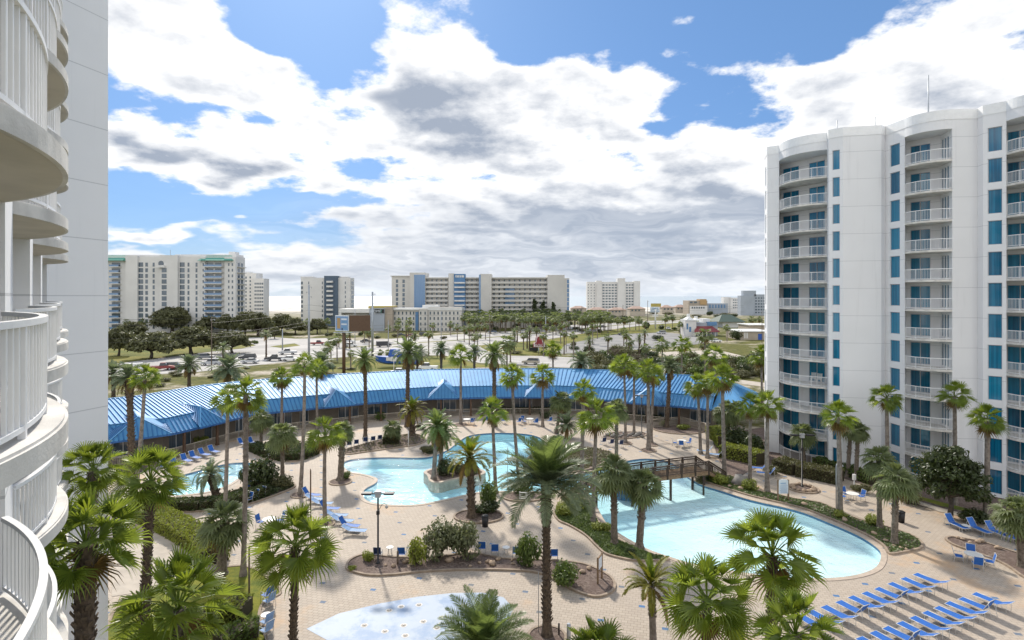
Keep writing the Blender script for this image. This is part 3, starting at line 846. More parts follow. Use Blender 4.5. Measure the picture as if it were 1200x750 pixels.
def bare_tree(px, py, h, label, spread=1.0):
    X, Y = G(px, py); rg = random.Random(int(px)); root = thing('bare_tree', label, 'tree', (X, Y, 0), 0, 'leafless trees beyond the blue roof')
    t, c = MB(), MB()
    def grow(p, d, L, r, lv):
        q = p + d * L
        (t if lv < 2 else c).tube([p, (p + q) / 2 + Vector((rg.uniform(-.05, .05), rg.uniform(-.05, .05), 0)) * L, q], [r, r * .85, r * .65], 5 if lv < 2 else 3, 0, False)
        if lv < 5:
            for _ in range(3 if lv else 6):
                dd = (d + Vector((rg.uniform(-1, 1) * spread, rg.uniform(-1, 1) * spread, rg.uniform(-.1, .6)))).normalized()
                grow(q if lv else p + d * L * rg.uniform(.5, 1), dd, L * rg.uniform(.55, .8), r * .6, lv + 1)
    grow(Vector((0, 0, 0)), Vector((0, 0, 1)), h * .27, .16, 0)
    t.build('trunk', MT['twig'], root); c.build('crown', MT['twig'], root)
bare_tree(722, 425, 6.5, 'wide leafless grey tree before the empty car park', 1.3)
bare_tree(745, 428, 5.0, 'lower leafless grey tree right beside the wide one', 1.4)
bare_tree(905, 452, 6.0, 'leafless brown tree close to the far corner of the white tower', 1.2)
# ------------------------------------------------------------------ deck, pools, beds
S = lambda o, label, cat: tag(o, label, cat, None, 'structure')
pool_px = [(402, 546), (406, 540), (425, 537), (455, 536), (485, 536.5), (505, 535), (525, 527), (537, 518), (550, 510.5), (575, 507.5), (600, 507.5), (622, 509.5), (636, 515), (634, 524), (622, 534),
    (613, 544), (618, 551), (640, 556), (660, 557), (685, 554), (705, 548), (730, 541), (755, 537.5), (780, 540), (798, 549), (803, 556), (820, 567), (845, 575), (880, 586), (933, 598), (968, 611),
    (1005, 627), (1027, 641), (1033, 651), (1027, 665), (1005, 674), (971, 678), (930, 677.5), (890, 674), (850, 668), (815, 662), (785, 653), (757, 643), (728, 627), (712, 615), (704, 603),
    (699, 593), (693, 583), (684, 577), (660, 574), (632, 576), (590, 575.5), (560, 577), (528, 584), (488, 591.5), (448, 591), (430, 587), (425, 580), (428, 573), (440, 566), (441, 560.5), (425, 555.5), (410, 553)]
POOL = smooth_poly(gp(pool_px), 4)
LPOOL = smooth_poly(gp([(190, 572), (206, 560), (231, 552), (266, 543.5), (290, 542.2), (298, 545), (287, 555), (268, 568), (245, 576), (215, 580), (195, 581)]), 5)
ISLE = smooth_poly(gp([(498.5, 554), (503, 558), (505.5, 564), (514, 566), (526, 563), (544, 559.5), (558, 558), (567, 554.5), (562, 551), (548, 546), (525, 547), (508, 550)]), 4)
SPLASH = ccw(gp([(359, 737), (397, 719), (447, 707), (490, 699.3), (530, 695), (565, 694.5), (590, 700), (602, 713), (592, 733), (565, 757), (505, 778), (440, 773), (392, 755)]))
DECK = ccw([(-24, 18), (46, 18), (46, 47), (52, 52), (34, 66), (33, 84), (24, 86.5), (9.5, 94.5), (-1, 94.5), (-13, 93.5), (-26, 87.5), (-38, 79), (-47, 64), (-60, 50), (-40, 34), (-24, 32)])

PB = DECK
m = sheet(DECK, [POOL, LPOOL]); S(m.build('paved_deck', MT['deck']), 'cream paved pool deck with scattered blue tiles', 'paving')
GRO = [(-2500, -400), (2500, -400), (2500, 960), (-2500, 960)]
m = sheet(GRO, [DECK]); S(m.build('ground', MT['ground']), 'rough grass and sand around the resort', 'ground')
m = MB(); m.quad((-2500, 700, .05), (2500, 700, .05), (2500, 962, .05), (-2500, 962, .05)); S(m.build('beach', MT['sand']), 'pale beach sand along the shore', 'beach')
m = MB(); m.quad((-60000, 900, -.8), (60000, 900, -.8), (60000, 60000, -.8), (-60000, 60000, -.8)); S(m.build('sea', MT['sea']), 'glittering sea reaching the horizon', 'sea')

def pool(name, outline, depth, label, isles=()):
    m = MB(); n = len(outline); inn = outline
    for i in range(n):
        a, b = inn[i], inn[(i + 1) % n]
        m.quad((*a, 0), (*b, 0), (*b, -.22), (*a, -.22), 1)
        m.quad((*a, -.22), (*b, -.22), (*b, -depth), (*a, -depth), 0)
    f = sheet(outline, (), -depth); m.add(f.v, f.f, 0)
    S(m.build('pool_basin', [MT['plaster'], MT['tile_band']]), label + ' basin with dark waterline tiles', 'pool')
    w = sheet(offset(outline, -.004), list(isles), -.07)
    S(w.build('pool_water', MT['water']), 'clear pale turquoise water of the ' + label, 'water')
    k = MB(); ring(k, offset(outline, -.03), offset(outline, .34), -.02, .035)
    S(k.build('pool_coping', MT['coping']), 'sand coloured coping round the ' + label, 'coping')
pool('pool', POOL, .95, 'winding main lagoon pool', [offset(ISLE, .2)])
pool('pool', LPOOL, 1.1, 'small left pool')
# island in the pool
m = sheet(offset(ISLE, -.1), (), .06); S(m.build('mulch_bed', MT['mulch']), 'mulch of the palm island in the main pool', 'planting bed')
m = MB(); ring(m, offset(ISLE, -.16), offset(ISLE, .2), -.95, .1); S(m.build('bed_kerb', MT['coping']), 'kerb of the palm island in the main pool', 'kerb')
# splash pad
m = sheet(SPLASH, (), .008); S(m.build('splash_pad', MT['splash']), 'pale blue mottled splash pad at the bottom of the photo', 'splash pad')
for i, (px, py) in enumerate([(456, 715.5), (427, 733), (496, 728.5), (473, 733), (451, 740), (475, 745), (491, 709), (512, 736), (470, 711)]):
    x, y = G(px, py); m = MB()
    m.add([(x + .22 * math.cos(a * PI / 8), y + .22 * math.sin(a * PI / 8), .012) for a in range(16)], [tuple(range(16))], 0)
    m.add([(x + .14 * math.cos(a * PI / 8), y + .14 * math.sin(a * PI / 8), .016) for a in range(16)], [tuple(range(16))], 1)
    m.tube([(x, y, .012), (x, y, .05)], [.06, .05], 8, 2)
    tag(m.build('spray_nozzle', [MT['far_white'], MT['path'], MT['far_white']]), 'round floor nozzle set in the pale splash pad', 'nozzle', 'nozzles in the splash pad')

def bed(pts, label, m_='mulch', kerb=True, sub=4, z=.06, world=False, kw=.16, kh=.13, name='mulch_bed', km='kerb'):
    p = smooth_poly(pts if world else gp(pts), sub) if sub else ccw(pts if world else gp(pts))
    s = sheet(offset(p, -.05), (), z)
    S(s.build(name, MT[m_]), label, 'planting bed')
    if kerb:
        k = MB(); ring(k, offset(p, -kw), p, -.01, kh)
        S(k.build('bed_kerb', MT[km]), 'low kerb edging the ' + label, 'kerb')
    return p
BEDS = {}
BEDS['A'] = bed([(405, 667), (409, 657), (428, 650), (460, 653), (500, 654), (540, 649.5), (560, 649.5), (593, 655), (623, 656), (660, 658), (687, 662), (711, 673), (721, 683), (719, 694), (700, 701), (676, 695), (649, 681), (633, 673.5), (607, 670), (553, 669), (500, 671), (460, 675), (433, 675.5), (415, 672)], 'long mulch bed with lamp post, shrubs and rocks')
BEDS['B'] = bed(ellipse(G(561, 605.5), 2.15, 1.6), 'round mulch bed under the feather palm', sub=0, world=True)
BEDS['C'] = bed([(588, 580), (600, 578), (620, 577.6), (637, 578.5), (640, 584), (625, 588), (605, 588.5), (590, 585)], 'small poolside mulch bed')
BEDS['D'] = bed([(648, 601), (655, 593), (667, 588), (680, 587), (692, 592), (697, 602), (703, 613), (716, 626), (735, 638), (760, 649), (785, 656.5), (765, 658.5), (745, 658.5), (726, 655), (709, 650), (698, 641), (685, 628), (667, 617), (654, 611)], 'green planted strip between deck and right pool')
BEDS['E'] = bed([(808, 556), (812, 550), (830, 552), (847, 556), (865, 561), (880, 573), (907, 579), (933, 585), (963, 590), (987, 601), (1013, 611), (1040, 618), (1067, 627), (1080, 635), (1081, 643), (1061, 648), (1042, 650), (1033, 639), (1010, 625), (972, 608.5), (937, 595.5), (884, 583), (850, 573), (826, 565)], 'planted strip along the far rim of the right pool')
BEDS['F'] = bed([(1107, 632), (1113, 629.5), (1122, 630.5), (1149, 635), (1172, 642), (1200, 651), (1235, 662), (1235, 692), (1200, 678), (1181, 665), (1163, 656), (1135, 646), (1116, 639)], 'mulch bed with rocks at the right edge')
BEDS['H'] = bed(ellipse(G(941, 573), 1.45), 'round rock ring around the dark lamp post', sub=0, world=True)
BEDS['K'] = bed(ellipse(G(795, 503), 3.6, 3.2), 'large round mulch bed on the far deck', sub=0, world=True)
BEDS['L'] = bed([(400, 530), (411, 525), (440, 517), (478, 509), (495, 511), (499, 517), (488, 522), (467, 525), (424, 531), (408, 533)], 'mulch bed before the veranda')
BEDS['L2'] = bed([(497, 528), (505, 523), (517, 525), (516, 530), (506, 534), (498, 533)], 'small planted tongue at the pool edge')
BEDS['I'] = bed([(190, 604), (215, 601), (250, 599), (290, 592), (318, 583), (345, 572), (344, 567), (330, 564.5), (302, 566), (285, 572), (262, 579), (240, 584), (200, 588)], 'planted strip along the small left pool')
BEDS['M'] = bed([(296, 525), (312, 536), (335, 541), (352, 540), (372, 532), (368, 524), (350, 519), (320, 520)], 'hedge bed with two cabbage palms')
BEDS['P'] = bed([(613, 544), (630, 528), (660, 522), (700, 527), (720, 533), (700, 547), (680, 552.5), (655, 556), (632, 553.5), (619, 549)], 'planted peninsula between the pool arms')
for px, py, r, lb in [(352, 580.5, .9, 'stone ring of the tallest slim fan palm'), (399, 565, 1.15, 'stone ring of the thick cabbage palm'), (540, 498, 1.0, 'stone ring of the slim veranda palm'), (733, 519.5, .85, 'stone ring of the leftmost clump palm'),
        (743, 509.5, .8, 'stone ring of the thin clump palm'), (760, 528, .95, 'stone ring of the nearest clump palm'), (764, 521.5, .8, 'stone ring of the tucked clump palm'), (381, 614.5, .8, 'stone ring of the palm by the lounger cluster'), (999, 600, .1, None), (641, 747, 1.1, 'stone ring of the tall silvery date palm')]:
    if lb: bed(ellipse(G(px, py), r), lb, sub=0, world=True, kw=.14, kh=.1)
bed([(706, 512), (720, 507), (752, 507), (757, 511), (735, 514.5), (712, 515)], 'rocky mulch bed on the far deck')
# strips in front of the right tower and veranda, lawn, path
bed([(860, 560), (905, 545), (985, 560), (1060, 588), (1110, 601), (1160, 615), (1240, 632), (1240, 600), (1200, 560), (1090, 530), (990, 505), (905, 500), (842, 512), (838, 528), (846, 545)], 'mulch ground with hedges before the white tower', kerb=False, z=.02)
bed([(1060, 586), (1100, 600), (1146, 609.5), (1148, 606), (1105, 596), (1062, 583)], 'pale side path before the white tower', 'path', False, 0, .035, name='garden_path')
bed([(1062, 581), (1105, 594), (1150, 604), (1150, 600), (1105, 589), (1060, 577)], 'grass ribbon before the white tower', 'lawn', False, 0, .03, name='lawn')
bed([(268, 664), (300, 667), (316, 679), (328, 689), (329, 697), (311, 706), (305, 722), (303, 765), (140, 780), (130, 720), (180, 690)], 'bright lawn with a rounded tip left of the splash pad', 'lawn', True, 3, .03, name='lawn', kh=.07)
bed([(130, 640), (182, 618), (250, 664), (268, 664), (180, 692), (130, 700)], 'sandy strip behind the clipped lime hedge', 'path', False, 0, .02, name='garden_path')
bed([(131, 548), (175, 532), (230, 512), (285, 497), (320, 492), (400, 482.5), (430, 480), (510, 474), (597, 472.5), (655, 472.5), (700, 474), (735, 477.5), (797, 483), (826, 486), (826, 490), (790, 489), (735, 483), (655, 479), (597, 479), (510, 480), (430, 487), (400, 491), (320, 503), (285, 510), (230, 528), (190, 545), (140, 562)], 'mulch strip in front of the veranda', kerb=False, sub=0, z=.012)

# ------------------------------------------------------------------ roads
def flat(name, pts, mt, label, cat, z, sub=0):
    p = smooth_poly(gp(pts), sub) if sub else ccw(gp(pts))
    S(sheet(p, (), z).build(name, MT[mt]), label, cat)
flat('road', [(60, 452), (133, 441), (227, 436.5), (300, 428), (360, 421.5), (430, 417), (520, 416.5), (562, 425.5), (650, 430.5), (690, 432), (690, 420), (640, 417.5), (600, 417), (572, 412), (560, 405), (640, 398), (700, 388), (760, 380.5), (800, 378), (800, 375.5), (760, 376), (700, 379.5), (640, 382.5), (600, 388), (540, 391.5), (460, 397), (400, 400), (330, 404), (250, 412), (147, 425), (60, 436)], 'road', 'pale concrete frontage road and highway junction', 'road', .04)
flat('side_road', [(285, 408), (300, 405), (285, 399), (290, 396), (318, 395), (345, 397), (400, 396), (400, 402), (330, 405)], 'road', 'pale side road bending past the oaks', 'road', .044)
flat('car_park', [(650, 415), (664, 403), (722, 392), (780, 389.5), (813, 393.5), (830, 402), (784, 407), (720, 412)], 'asphalt', 'grey empty restaurant car park', 'car park', .048)
flat('car_park', [(770, 413), (840, 410), (900, 424), (900, 428), (835, 420), (790, 419)], 'path', 'sandy lane beyond the blue roof', 'road', .048)
flat('lane', [(842, 446), (905, 455), (1000, 470), (1000, 464), (905, 450), (850, 443)], 'path', 'pale lane between the pavilion and the white tower', 'road', .048)
for a in ([(400, 408.3), (470, 403.2), (540, 399), (620, 391.8), (700, 383.6), (760, 378.6), (800, 377), (800, 376.7), (760, 378.1), (700, 382.9), (620, 391), (540, 398.2), (470, 402.5), (400, 407.5)],):
    flat('grass_median', a, 'verge', 'thin grass median of the highway', 'grass', .05)
flat('verge', [(560, 405), (572, 411.5), (600, 416.7), (650, 417), (662, 404), (722, 391.5), (780, 389), (800, 378.3), (760, 381), (700, 388.5), (640, 398.3)], 'verge', 'grass verge with the red sign beside the highway', 'grass', .036)
flat('verge', [(120, 424), (147, 424.5), (250, 411.5), (285, 408), (300, 405.3), (287, 400), (240, 401), (120, 409)], 'verge', 'grass under the spreading oaks', 'grass', .036)
flat('grass_island', [(316, 406), (345, 402.5), (352, 405), (330, 408)], 'verge', 'small grass island at the junction', 'grass', .05)
flat('verge', [(350, 435), (430, 420), (520, 418), (560, 427), (650, 432.5), (560, 430.5), (500, 440)], 'verge', 'grass patch behind the blue roof by the boat', 'grass', .045)
for i, pts in enumerate([[(560, 421), (650, 426), (650, 425.6), (560, 420.7)], [(200, 428), (300, 418), (400, 411), (400, 410.7), (300, 417.6), (200, 427.6)], [(470, 400), (560, 394.5), (640, 387.6), (640, 387.4), (560, 394.2), (470, 399.7)], [(440, 411.5), (520, 408), (620, 398), (620, 397.7), (520, 407.6), (440, 411.1)]]):
    flat('road_marking', pts, 'line', 'thin pale lane line on the road', 'road marking', .056)

# ------------------------------------------------------------------ ground cover and shrubs
def cover(poly, n, size, mt, h, name, label, seed, avoid=0.2):
    rg = random.Random(seed); m = MB(); p = offset(poly, -avoid)
    xs = [q[0] for q in p]; ys = [q[1] for q in p]; cnt = 0; tries = 0
    while cnt < n and tries < n * 12:
        tries += 1
        x, y = rg.uniform(min(xs), max(xs)), rg.uniform(min(ys), max(ys))
        if not inside((x, y), p): continue
        cnt += 1; s = size * rg.uniform(.6, 1.5); z = .06 + h * rg.random() * (.6 + .4 * math.sin(x * 1.3) * math.cos(y * 1.7))
        a = Vector((rg.uniform(-1, 1), rg.uniform(-1, 1), rg.uniform(-.3, .6))).normalized(); b = a.orthogonal().normalized()
        c = Vector((x, y, z))
        m.add([c - a * s, c + b * s * .5, c + a * s, c - b * s * .5], [(0, 1, 2, 3)])
    tag(m.build(name, MT[mt]), label, 'ground cover', None, 'stuff')
cover(BEDS['D'], 9000, .11, 'leaf_green', .28, 'ground_cover', 'dense green ground cover of the strip by the right pool', 1)
cover(BEDS['E'], 5000, .10, 'leaf_green', .18, 'ground_cover', 'sparse green ground cover along the far pool rim', 2)
cover(BEDS['I'], 4500, .11, 'leaf_dark', .40, 'ground_cover', 'dark planting along the small left pool', 3)
cover(BEDS['P'], 4000, .13, 'leaf_olive', .35, 'ground_cover', 'mixed planting of the peninsula between the pool arms', 4)
cover(BEDS['L2'], 500, .11, 'leaf_dark', .3, 'ground_cover', 'dark planting at the tongue by the pool', 5)
cover(BEDS['L'], 900, .10, 'leaf_olive', .15, 'ground_cover', 'thin planting in the bed before the veranda', 6)
cover(BEDS['M'], 2500, .13, 'leaf_dark', .5, 'ground_cover', 'dark planting in the hedge bed of the cabbage palms', 7)

hedge('clipped_hedge', [G(150, 600), G(186, 614), G(215, 629), G(240, 645), G(252, 661)], 1.9, 1.1, 'leaf_lime', 'thick clipped lime green hedge curving beside the deck', 120, .12)
hedge('clipped_hedge', [G(225, 740), G(262, 722), G(290, 722)], 1.6, .9, 'leaf_lime', 'low lime hedge below the lawn at the bottom edge', 110, .12)
hedge('clipped_hedge', [G(255, 760), G(285, 745), G(303, 742)], 1.2, .7, 'leaf_green', 'small green hedge in the corner below the lime hedge', 110, .12)
hedge('clipped_hedge', [G(190, 598), G(235, 597), G(262, 594), G(290, 588), G(312, 579)], 1.3, .9, 'leaf_dark', 'dark clipped hedge between the small left pool and the deck', 100, .13)
hedge('clipped_hedge', [G(296, 527), G(312, 534), G(335, 539.5), G(352, 538.5), G(370, 531)], 1.3, .9, 'leaf_dark', 'dark curved hedge wrapped round two cabbage palms', 90, .14)
hedge('clipped_hedge', [G(449, 519.5), G(468, 519)], 1.6, .9, 'leaf_dark', 'short dark hedge block in the bed before the veranda', 90, .14)
hedge('clipped_hedge', [G(846, 534), G(862, 537), G(880, 541), G(893, 545)], 2.0, 1.4, 'leaf_lime', 'lime hedge behind the loungers beyond the bridge', 80, .15)
hedge('clipped_hedge', [G(836, 512), G(846, 517), G(852, 526)], 2.2, 1.5, 'leaf_lime', 'yellow green hedge mound farther behind the bridge', 80, .15)
hedge('clipped_hedge', [G(912, 549), G(935, 556), G(962, 561), G(985, 566)], 2.2, 1.2, 'leaf_olive', 'olive hedge at the foot of the white tower', 80, .14)
hedge('clipped_hedge', [G(957, 546), G(1000, 559), G(1025, 568)], 1.4, 1.0, 'leaf_green', 'green hedge line hard against the white tower', 80, .14)
hedge('clipped_hedge', [G(735, 491), G(757, 493), G(775, 494)], 1.0, .8, 'leaf_dark', 'low dark hedge before the right part of the veranda', 80, .15)
hedge('clipped_hedge', [G(560, 485), G(600, 484), G(640, 484), G(665, 485)], 1.4, .8, 'leaf_dark', 'low dark hedge before the middle of the veranda', 60, .16)
BG = 'shrubs around the deck'
for k, px, py, r, h, lb in [
    ('grey', 515, 654, 1.75, 2.6, 'large pale oleander shrub, left half of the pair in the long mulch bed'), ('grey', 545, 653, 1.6, 2.5, 'large pale oleander shrub, right half of the pair in the long mulch bed'),
    ('green', 664, 687, 1.1, 1.5, 'round bright green shrub near the wooden sign frame'), ('lime', 432, 657, .55, .7, 'little yellow green tuft beside the lamp post'), ('lime', 412, 669, .35, .35, 'tiny yellow green tuft at the left tip of the long mulch bed'),
    ('lime', 488, 662, .8, 1.8, 'yellow green young plant left of the oleander'), ('green', 620, 662, 1.0, 2.2, 'young green palm-like shrub in the long mulch bed'), ('green', 613, 578, 1.1, 1.2, 'bright leafy plant in the small poolside bed'),
    ('dark', 570, 601, 1.5, 1.1, 'dark green shrub under the feather palm'), ('green', 574, 596, 1.0, 2.4, 'spiky green cycad under the feather palm'), ('lime', 662, 603, 1.1, 1.0, 'bright ferny plant at the tip of the green strip'), ('lime', 675, 597, 1.0, 1.1, 'bright ferny plant behind the first one in the green strip'),
    ('lime', 705, 622, .9, .7, 'small bright fern below the sunlit palm by the steps'), ('dark', 740, 650, .5, .5, 'little brown shrub between the two cabbage palm trunks'),
    ('dark', 303, 573, 2.0, 3.0, 'round topped dark tree-like shrub by the small left pool'), ('olive', 328, 572, 1.3, 1.3, 'olive shrub in the planted strip tip'), ('green', 405, 561, .75, .75, 'round clipped ball beside the thick cabbage palm'),
    ('lime', 843, 566, 1.2, 1.0, 'bright green shrub at the right foot of the bridge'), ('lime', 880, 574, .9, 1.0, 'bright green shrub between two palms at the pool rim'), ('lime', 985, 606, .7, .6, 'bright tuft beside the smooth pale palm trunk'), ('lime', 1024, 614, .9, .7, 'bright green tuft before the left cabbage palm at the pool end'),
    ('olive', 1068, 590, 1.2, 1.2, 'olive shrub left of the dark broadleaf tree'), ('dark', 1142, 614, 1.3, 1.2, 'dark shrub right of the dark broadleaf tree'), ('dark', 866, 527, 2.3, 3.0, 'big dark round bush before the white tower corner'), ('dark', 880, 533, 1.9, 2.6, 'dark bush right of the big round one'),
    ('olive', 905, 556, 1.1, .9, 'olive shrub near the blue lounger'), ('olive', 1010, 577, 1.1, .9, 'olive shrub by the small white table'), ('green', 445, 492, 1.2, 1.3, 'green shrub before the veranda left of the date palm'), ('dark', 493, 503, .9, .9, 'dark shrub beside the yellowing palm'), ('lime', 777, 499, .8, .7, 'lime shrub in the large round bed, left one'), ('lime', 801, 503, 1.1, .8, 'lime shrub in the large round bed, right one'),
    ('olive', 535, 556, 1.1, 1.4, 'olive shrub on the pool island'), ('green', 551, 556, 1.0, 1.1, 'green shrub at the right end of the pool island'), ('dark', 524, 558, 1.2, 1.9, 'dark tall shrub behind the island palms'), ('lime', 236, 521, 1.0, 1.1, 'lime shrub under the left part of the blue eave'), ('olive', 500, 531, 1.0, 1.0, 'dark shrub at the tongue by the pool'),
    ('green', 645, 546, 1.3, 1.2, 'green shrub on the planted peninsula, left'), ('olive', 672, 545, 1.2, 1.1, 'olive shrub on the planted peninsula, right'), ('lime', 215, 622, 1.2, 1.2, 'dark green mound behind the clipped lime hedge'), ('dark', 113, 722, .9, .9, 'dark shrub at the base of the left white wall'),
    ('dark', 640, 362 + 128, 1.1, 1.0, 'dark shrub before the middle of the veranda'), ('olive', 820, 566, .7, .6, 'low olive shrub under the bridge end')]:
    bush(k, px, py, r, h, lb)
SG = 'scrub beyond the blue roof'
for i in range(95):
    px = rnd.uniform(690, 905); py = rnd.uniform(414, 448)
    if py < 424 and px > 765: py += 8
    bush(['olive', 'olive', 'dark', 'green'][i % 4], px, py, rnd.uniform(1.8, 3.8), rnd.uniform(1.6, 3.8), 'wild olive shrub in the scrub behind the blue roof', 'wild_shrub', SG)
for px, py, r, h, lb in [(887, 432, 4.0, 4.5, 'large dark scrub bush against the white tower edge'), (862, 398, 3.6, 4.2, 'round dark bush before the beige flat roofed building'), (770, 399, 3.2, 2.4, 'dark bush in the empty car park island'), (757, 386, 3.0, 5.0, 'dark tall bush at the tall pole sign'), (775, 386, 2.6, 2.8, 'squat dark bush right of the tall pole sign'), (700, 421, 2.2, 2.5, 'grey bush at the corner of the empty car park'), (803, 387, 3.2, 8.0, 'tall vine covered tree before the white restaurant tower')]:
    bush('dark', px, py, r, h, lb, 'wild_shrub', SG)
for i in range(26):
    bush(['olive', 'dark'][i % 2], rnd.uniform(670, 900), rnd.uniform(362.5, 376), rnd.uniform(3, 7), rnd.uniform(2.5, 5), 'distant dark bush among the low beach houses', 'wild_shrub', 'far bushes before the beach')
for i in range(34):
    bush('dark', rnd.uniform(545, 690), rnd.uniform(380, 384.5), rnd.uniform(2.5, 5), rnd.uniform(2, 3.5), 'dark bush under the palm grove below the long condominium', 'wild_shrub', 'bushes under the palm grove')
for i in range(70):
    bush('olive', rnd.uniform(132, 420), rnd.uniform(431, 455), rnd.uniform(.8, 2.0), rnd.uniform(.5, 1.0), 'low weed clump on the sandy ground behind the blue roof', 'wild_shrub', 'weeds behind the blue roof')

for i in range(40):
    px, py = [(rnd.uniform(400, 560), rnd.uniform(392, 399)), (rnd.uniform(560, 690), rnd.uniform(404, 416)), (rnd.uniform(540, 800), rnd.uniform(382, 390)), (rnd.uniform(150, 300), rnd.uniform(396, 404)), (rnd.uniform(300, 400), rnd.uniform(388, 394))][i % 5]
    bush(['olive', 'dark', 'green'][i % 3], px, py, rnd.uniform(1.2, 2.6), rnd.uniform(1.0, 2.2), 'low roadside shrub beside the highway junction', 'roadside_shrub', 'roadside shrubs')
# rocks
RG = random.Random(5)
def rock(px, py, s, label, mt='rock', group='sandstone rocks in the beds', pos=None, z=.06):
    x, y = pos or G(px, py); m = MB()
    m.ball((0, 0, s * .35), (s, s * RG.uniform(.6, .9), s * .55), 0, 8, 5, .2, RG)
    o = m.build('rock', MT[mt]); o.location = (x, y, z); o.rotation_euler = (0, 0, RG.uniform(0, 6)); tag(o, label, 'rock', group)
for px, py, s, lb in [(475, 660, .28, 'longish sandstone rock right of the bollard light'), (527, 659, .34, 'flat broad sandstone rock below the oleander'), (577, 662.5, .3, 'large reddish rock right of the oleander'), (584, 657, .22, 'middle sized rock behind the large reddish one')]:
    rock(px, py, s, lb)
for px, py in [(551, 665), (572, 660), (600, 658), (601, 662), (562, 661), (612, 657), (617, 656), (452, 664), (461, 665), (690, 668), (683, 672)]:
    rock(px, py, RG.uniform(.12, .24), 'small brown rock scattered in the long mulch bed', group='small rocks in the long mulch bed')
for px, py in [(1128, 633.5), (1123, 632), (1146, 637), (1150, 636), (1137, 638.5), (1170, 644)]:
    rock(px, py, RG.uniform(.12, .28), 'pale flat rock in the mulch bed at the right edge', group='rocks in the right edge bed')
for i in range(13):
    a = i * .48; x, y = G(941, 573)
    rock(i * 7, i, RG.uniform(.2, .36), 'brown rock of the ring around the dark lamp post', group='rocks round the dark lamp post', pos=(x + 1.0 * math.cos(a), y + 1.0 * math.sin(a)))
for px, py in [(1048, 641.5), (1038, 635), (1056, 644), (1024, 627), (980, 606), (990, 611), (943, 593), (855, 571), (868, 574), (862, 570), (1062, 645.5)]:
    rock(px, py, RG.uniform(.15, .32), 'small rock in the planted strip at the far pool rim', group='rocks along the far pool rim')
rock(869, 568, 1.05, 'large grey boulder at the right foot of the bridge', 'rock_grey')
for i in range(16):
    rock(0, 0, RG.uniform(.22, .42), 'dark stone in the rocky bed on the far deck', 'rock_grey', 'stones of the far deck bed', pos=G(709 + i * 2.9, 512.5 - (i % 3) * 1.5))
# ------------------------------------------------------------------ right tower
FL = 2.9; TOP = 36.6; ROOFZ = 34.8
def win_cols(nf, z0, z1): return [(k * FL + z0, k * FL + z1) for k in range(nf)]

def open_wall(m, p, q, z0, z1, cols, depth=.14):
    """wall from p to q (outside on the right of p>q) with real openings; cols = (distance from p, width, [(za, zb)...]); returns the openings' rectangles at the back of the reveal"""
    p, q = Vector((*p, 0)), Vector((*q, 0)); d = q - p; L = d.length; d.normalize(); n = Vector((d.y, -d.x, 0)); back = -n * depth
    P = lambda u, z, o=Vector(): p + d * u + Vector((0, 0, z)) + o
    u = 0; out = []
    for (c, w, zs) in sorted(cols):
        if c > u: m.quad(P(u, z0), P(c, z0), P(c, z1), P(u, z1))
        z = z0
        for (za, zb) in zs:
            if za > z: m.quad(P(c, z), P(c + w, z), P(c + w, za), P(c, za))
            m.quad(P(c, za), P(c, za, back), P(c, zb, back), P(c, zb)); m.quad(P(c + w, za, back), P(c + w, za), P(c + w, zb), P(c + w, zb, back))
            m.quad(P(c, za), P(c + w, za), P(c + w, za, back), P(c, za, back)); m.quad(P(c, zb, back), P(c + w, zb, back), P(c + w, zb), P(c, zb))
            out.append((P(c, za, back), d, n, w, zb - za)); z = zb
        m.quad(P(c, z), P(c + w, z), P(c + w, z1), P(c, z1)); u = c + w
    if u < L: m.quad(P(u, z0), P(L, z0), P(L, z1), P(u, z1))
    return out

def window(parent, rect, mull=0, name='window', mg='glass', fr='grey_frame', fw=.05):
    o, d, n, w, h = rect; f = MB(); up = Vector((0, 0, 1))
    a, b, c, e = o, o + d * w, o + d * w + up * h, o + up * h
    i = n * .02
    for s, t in ((a, b), (b, c), (c, e), (e, a)):
        f.bar(s + i, t + i, fw * 2, .05, up=n)
    for k in range(mull):
        x = o + d * (w * (k + 1) / (mull + 1)); f.bar(x + i, x + up * h + i, fw * 1.4, .05, up=n)
    fo = f.build(name, MT[fr], parent, True)
    g = MB(); g.quad(a + n * .006, b + n * .006, c + n * .006, e + n * .006); g.build('pane', MT[mg], fo)

def arc_pts(a, b, sag, n=14):
    """bow from a to b, bulging to the right of a>b"""
    a, b = Vector(a), Vector(b); d = b - a; L = d.length; d.normalize(); nn = Vector((d.y, -d.x)); r = (L * L / 4 + sag * sag) / (2 * sag)
    out = []
    th = math.asin(min(1, L / 2 / r)); c = (a + b) / 2 - nn * (r - sag)
    for i in range(n + 1):
        t = -th + 2 * th * i / n
        out.append(tuple(c + d * (r * math.sin(t)) + nn * (r * math.cos(t))))
    return out

